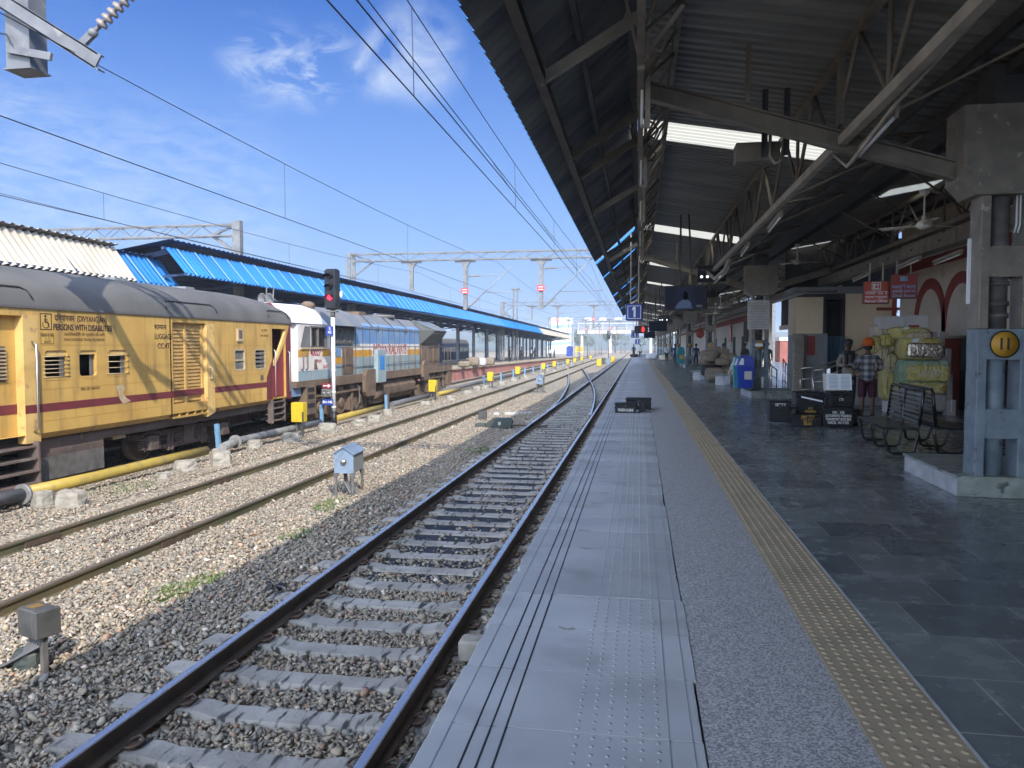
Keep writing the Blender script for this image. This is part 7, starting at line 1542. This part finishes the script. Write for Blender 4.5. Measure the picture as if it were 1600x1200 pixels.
# ---- people
def skin_mesh(name, V, E, m, sub=2):
    me = bpy.data.meshes.new(name); me.from_pydata([v[0] for v in V], E, []); o = bpy.data.objects.new(name, me); col.objects.link(o)
    sk = o.modifiers.new('s', 'SKIN'); sk.branch_smoothing = .6
    for i, v in enumerate(V):
        r_ = v[1] if isinstance(v[1], tuple) else (v[1], v[1]); me.skin_vertices[0].data[i].radius = r_
    me.skin_vertices[0].data[0].use_root = True
    sb = o.modifiers.new('b', 'SUBSURF'); sb.levels = sb.render_levels = sub
    dg = bpy.context.evaluated_depsgraph_get(); out = bpy.data.meshes.new_from_object(o.evaluated_get(dg)); bpy.data.objects.remove(o)
    out.materials.clear(); out.materials.append(M(m)); out.polygons.foreach_set('use_smooth', [True]*len(out.polygons)); out.name = name; return out
def person(loc, rz, lab, skin, shirt, legs, arms, stance=0, shorts=False, hair=True, turban=None, scarf=None, long_shirt=False, grp=None, hands=True):
    t = thing('person', lab, 'person', loc, rz, grp); S = 1.0
    V = [((0, 0, .95), .12), ((0, 0, 1.15), .11), ((0, .0, 1.36), .125), ((0, -.005, 1.47), .06), ((0, .01, 1.545), .05), ((0, .025, 1.6), .075), ((0, .02, 1.67), (.082, .098)), ((0, .01, 1.74), (.07, .085))]; E = [(i, i+1) for i in range(7)]
    def addv(p, r_, par): V.append((p, r_)); E.append((par, len(V)-1)); return len(V)-1
    addv((0, .125, 1.635), .012, 5); addv((.085, .0, 1.64), .012, 6); addv((-.085, 0, 1.64), .012, 6)
    for sx, (el, wr) in zip((-1, 1), arms):
        s_ = addv((sx*.17, -.0, 1.42), .058, 2); e_ = addv(el, .042, s_); w_ = addv(wr, .028, e_); d = (Vector(wr)-Vector(el)).normalized(); p_ = addv(tuple(Vector(wr)+d*.07), (.034, .02), w_)
        if hands:
            side = Vector((1, 0, 0)) if abs(d.x) < .8 else Vector((0, 0, 1))
            for k, L_ in enumerate((.075, .085, .08, .065)):
                b0 = Vector(wr)+d*.1+side*(.03-.02*k); f1 = addv(tuple(b0), .0095, p_); f2 = addv(tuple(b0+d*L_*.5+Vector((0, 0, -.008))), .0085, f1); addv(tuple(b0+d*L_*.85+Vector((0, 0, -.028))), .0075, f2)
            th = addv(tuple(Vector(wr)+d*.06+side*-.045*sx*-1+Vector((0, 0, .012))), .0105, p_); addv(tuple(Vector(wr)+d*.1+side*.055*sx+Vector((0, 0, .01))), .009, th)
    ax = .105
    for sx in (-1, 1):
        st = stance*sx
        h_ = addv((sx*.095, 0, .88), .095, 0); k_ = addv((sx*ax, .02+st*.5, .5), .062, h_); c_ = addv((sx*ax, -.01+st, .34), .058, k_); a_ = addv((sx*ax, -.02+st, .1), .036, c_); f_ = addv((sx*(ax+.015), .06+st, .045), (.042, .034), a_); addv((sx*(ax+.03), .16+st, .03), (.04, .022), f_)
    mk('body', skin_mesh('body', V, E, skin), t)
    top = [((0, 0, .8 if not long_shirt else .58), (.165, .125) if not long_shirt else (.2, .16)), ((0, 0, .98), (.165, .125)), ((0, 0, 1.18), (.155, .12)), ((0, 0, 1.36), (.17, .13)), ((0, -.005, 1.475), .07)]; TE = [(0, 1), (1, 2), (2, 3), (3, 4)]
    for sx, (el, wr) in zip((-1, 1), arms):
        top.append(((sx*.18, 0, 1.41), .078)); TE.append((3, len(top)-1)); top.append((el, .062)); TE.append((len(top)-2, len(top)-1)); e, w = Vector(el), Vector(wr); top.append((tuple(e+(w-e)*.85), .045)); TE.append((len(top)-2, len(top)-1))
    mk('shirt', skin_mesh('shirt', top, TE, shirt), t)
    lg = [((0, 0, .95), (.155, .118))]; LE = []
    for sx in (-1, 1):
        st = stance*sx; lg.append(((sx*.095, 0, .82), .112)); LE.append((0, len(lg)-1)); lg.append(((sx*ax, .02+st*.5, .5), .092 if shorts else .078)); LE.append((len(lg)-2, len(lg)-1))
        lg.append(((sx*ax, .0+st*.9, .43 if shorts else .1), .095 if shorts else .06)); LE.append((len(lg)-2, len(lg)-1))
    mk('shorts' if shorts else 'trousers', skin_mesh('trousers', lg, LE, legs), t)
    for sx in (-1, 1): part('sandal', MB().rbox(sx*(ax+.02)-.045, sx*(ax+.02)+.045, -.08+stance*sx, .2+stance*sx, 0, .03, .008), 'cloth_dark', t)
    if turban:
        part('turban', blobbox(.118, .135, .115, 31, .85, .03).xf(Matrix.Translation((0, -.0, 1.755))), turban, t); mb = MB()
        for k in range(4): mb.tube([(.121*math.cos(a)*(1-.1*k), .138*math.sin(a)*(1-.1*k), 1.7+.035*k+.02*math.sin(a+k)) for a in [2*math.pi*i/18 for i in range(19)]], .014, 6)
        part('turban_fold', mb, turban, t); part('hair', blobbox(.088, .08, .06, 33, .9, .03).xf(Matrix.Translation((0, -.035, 1.63))), 'hair_black', t)
    elif hair: part('hair', blobbox(.098, .112, .085, 35, .9, .07).xf(Matrix.Translation((0, -.012, 1.735))), 'hair_black', t)
    if not turban:
        mb = MB()
        for sx in (-1, 1): mb.ball((sx*.032, .112, 1.672), .011, 8, 5)
        part('eyes', mb, 'hair_black', t); part('moustache', MB().tube([(-.035, .108, 1.598), (0, .125, 1.604), (.035, .108, 1.598)], .009, 6), 'hair_black', t)
    if scarf:
        mb = MB().tube([(.11*math.cos(a), .09*math.sin(a)-.0, 1.475+.015*math.sin(3*a)) for a in [2*math.pi*i/16 for i in range(17)]], .04, 8); mb.tube([(.08, .1, 1.46), (.07, .15, 1.33), (.06, .155, 1.12)], [.045, .05, .04], 8); mb.tube([(-.08, .1, 1.46), (-.08, .15, 1.36), (-.07, .15, 1.2)], [.045, .05, .04], 8); part('scarf', mb, scarf, t)
    return t
pa_ = person((5.3, 19.1, 0), R(-14), 'man in an orange turban, checked shirt and maroon shorts seen from behind', 'skin_brown', 'cloth_check', 'cloth_maroon', [((-.27, .08, 1.16), (-.17, .3, 1.1)), ((.27, .06, 1.16), (.2, .28, 1.08))], .03, True, False, 'cloth_orange'); pa_.scale = (1.06, 1.06, .985)
pb_ = person((5.25, 20.6, 0), R(172), 'man with dark scarf and pale brown long shirt looking down at a slip', 'skin_dark', 'cloth_kurta', 'cloth_dark', [((-.25, .05, 1.16), (-.06, .26, 1.13)), ((.25, .05, 1.16), (.07, .27, 1.15))], .0, False, True, None, 'cloth_dark', True)
solo('paper_slip', MB().box(-.07, .07, -.05, .05, -.003, .003).xf(Matrix.Rotation(R(-30), 4, 'X')), 'paper_bright', 'small white slip held by the man with the dark scarf', 'paper', (5.22, 20.25, 1.18))
DN = [((-.24, .0, 1.14), (-.25, .06, .9)), ((.24, 0, 1.14), (.25, .06, .9))]
w1 = person((gz(1000, 556, 0).x, gz(1000, 556, 0).y-20, 0), R(170), 'distant person in white at the sunny end of the platform', 'skin_dark', 'cloth_white', 'cloth_dark', DN, .05, hands=False, grp='people far along the platforms')
w2 = person((7.0, 44, 0), R(150), 'dark clothed person standing by the pale wall behind the jute sacks', 'skin_dark', 'cloth_dark', 'cloth_dark', DN, .04, hands=False, grp='people far along the platforms')
w3 = person((3.2, 70, 0), R(190), 'person in navy standing far along under the canopy', 'skin_dark', 'cloth_navy', 'cloth_dark', DN, .06, hands=False, grp='people far along the platforms')
for (src, x, y, z, a, l) in [(w2, w1.location.x-.9, w1.location.y+4, 0, .2, 'dark distant person left of the person in white at the platform end'), (w2, 6.2, 47, 0, 2.5, 'dark clothed person right of the heap of sacks'), (w1, 5.9, 56, 0, 1.9, 'person in white under the canopy past pillar 9'), (w1, 2.9, 82, 0, .4, 'person in white far under the canopy near the teal bin'), (w3, 4.6, 64, 0, 2.9, 'person in navy right of the slim dark post'), (w2, 3.9, 96, 0, 1.0, 'dark person far under the canopy beyond the teal bin'),
                              (w2, -15.2, 100, drop(100), .5, 'dark person on the far platform under the cream canopy end'), (w1, -14.9, 107, drop(107), 2, 'person in white on the far platform under the cream canopy end'), (w3, -15.6, 116, drop(116), 1, 'person in navy on the far platform under the cream canopy end'), (w1, -14.6, 128, drop(128), 3, 'person in white in the sun past the far canopy'), (w3, -14.8, 136, drop(136), 2, 'person in navy in the sun past the far canopy'), (w2, -15.1, 90, drop(90), 2, 'dark person on the far platform between the canopy posts')]: dup(src, (x, y, z), a, l)
for i, (px, py, w, h_, y, m, l) in enumerate([(740, 568, .5, .8, 62, 'sack_jute', 'brown sack on the far platform edge, left of the white one'), (753, 569, .35, .7, 63, 'cloth_white', 'white sack on the far platform'), (764, 568, .5, .7, 66, 'sack_jute', 'brown sack on the far platform right of the white one'), (725, 573, .5, .5, 58, 'sack_jute', 'low brown sack on the far platform behind the locomotive end')]):
    solo('goods_sack', blobbox(w, .4, h_/2, 40+i, .6, .08), m, l, 'sack', (gy(px, py, y).x, y, h_/2+.02+drop(y)), 0, 'sacks on the far platform')
for i, (px, py, sx, sz, y, m, l) in enumerate([(1018, 560, .7, .35, 90, 'cloth_white', 'white covered heap of goods far along the platform'), (1040, 562, .7, .35, 84, 'bale_cream', 'cream heap of goods far along the platform'), (991, 556, .6, .25, 110, 'black', 'dark bundle on the platform edge near the far end')]): solo('goods_heap', blobbox(sx, .5, sz/1, 60+i, .65, .1), m, l, 'goods', (gy(px, py, y).x, y, sz), 0)
build_haze()
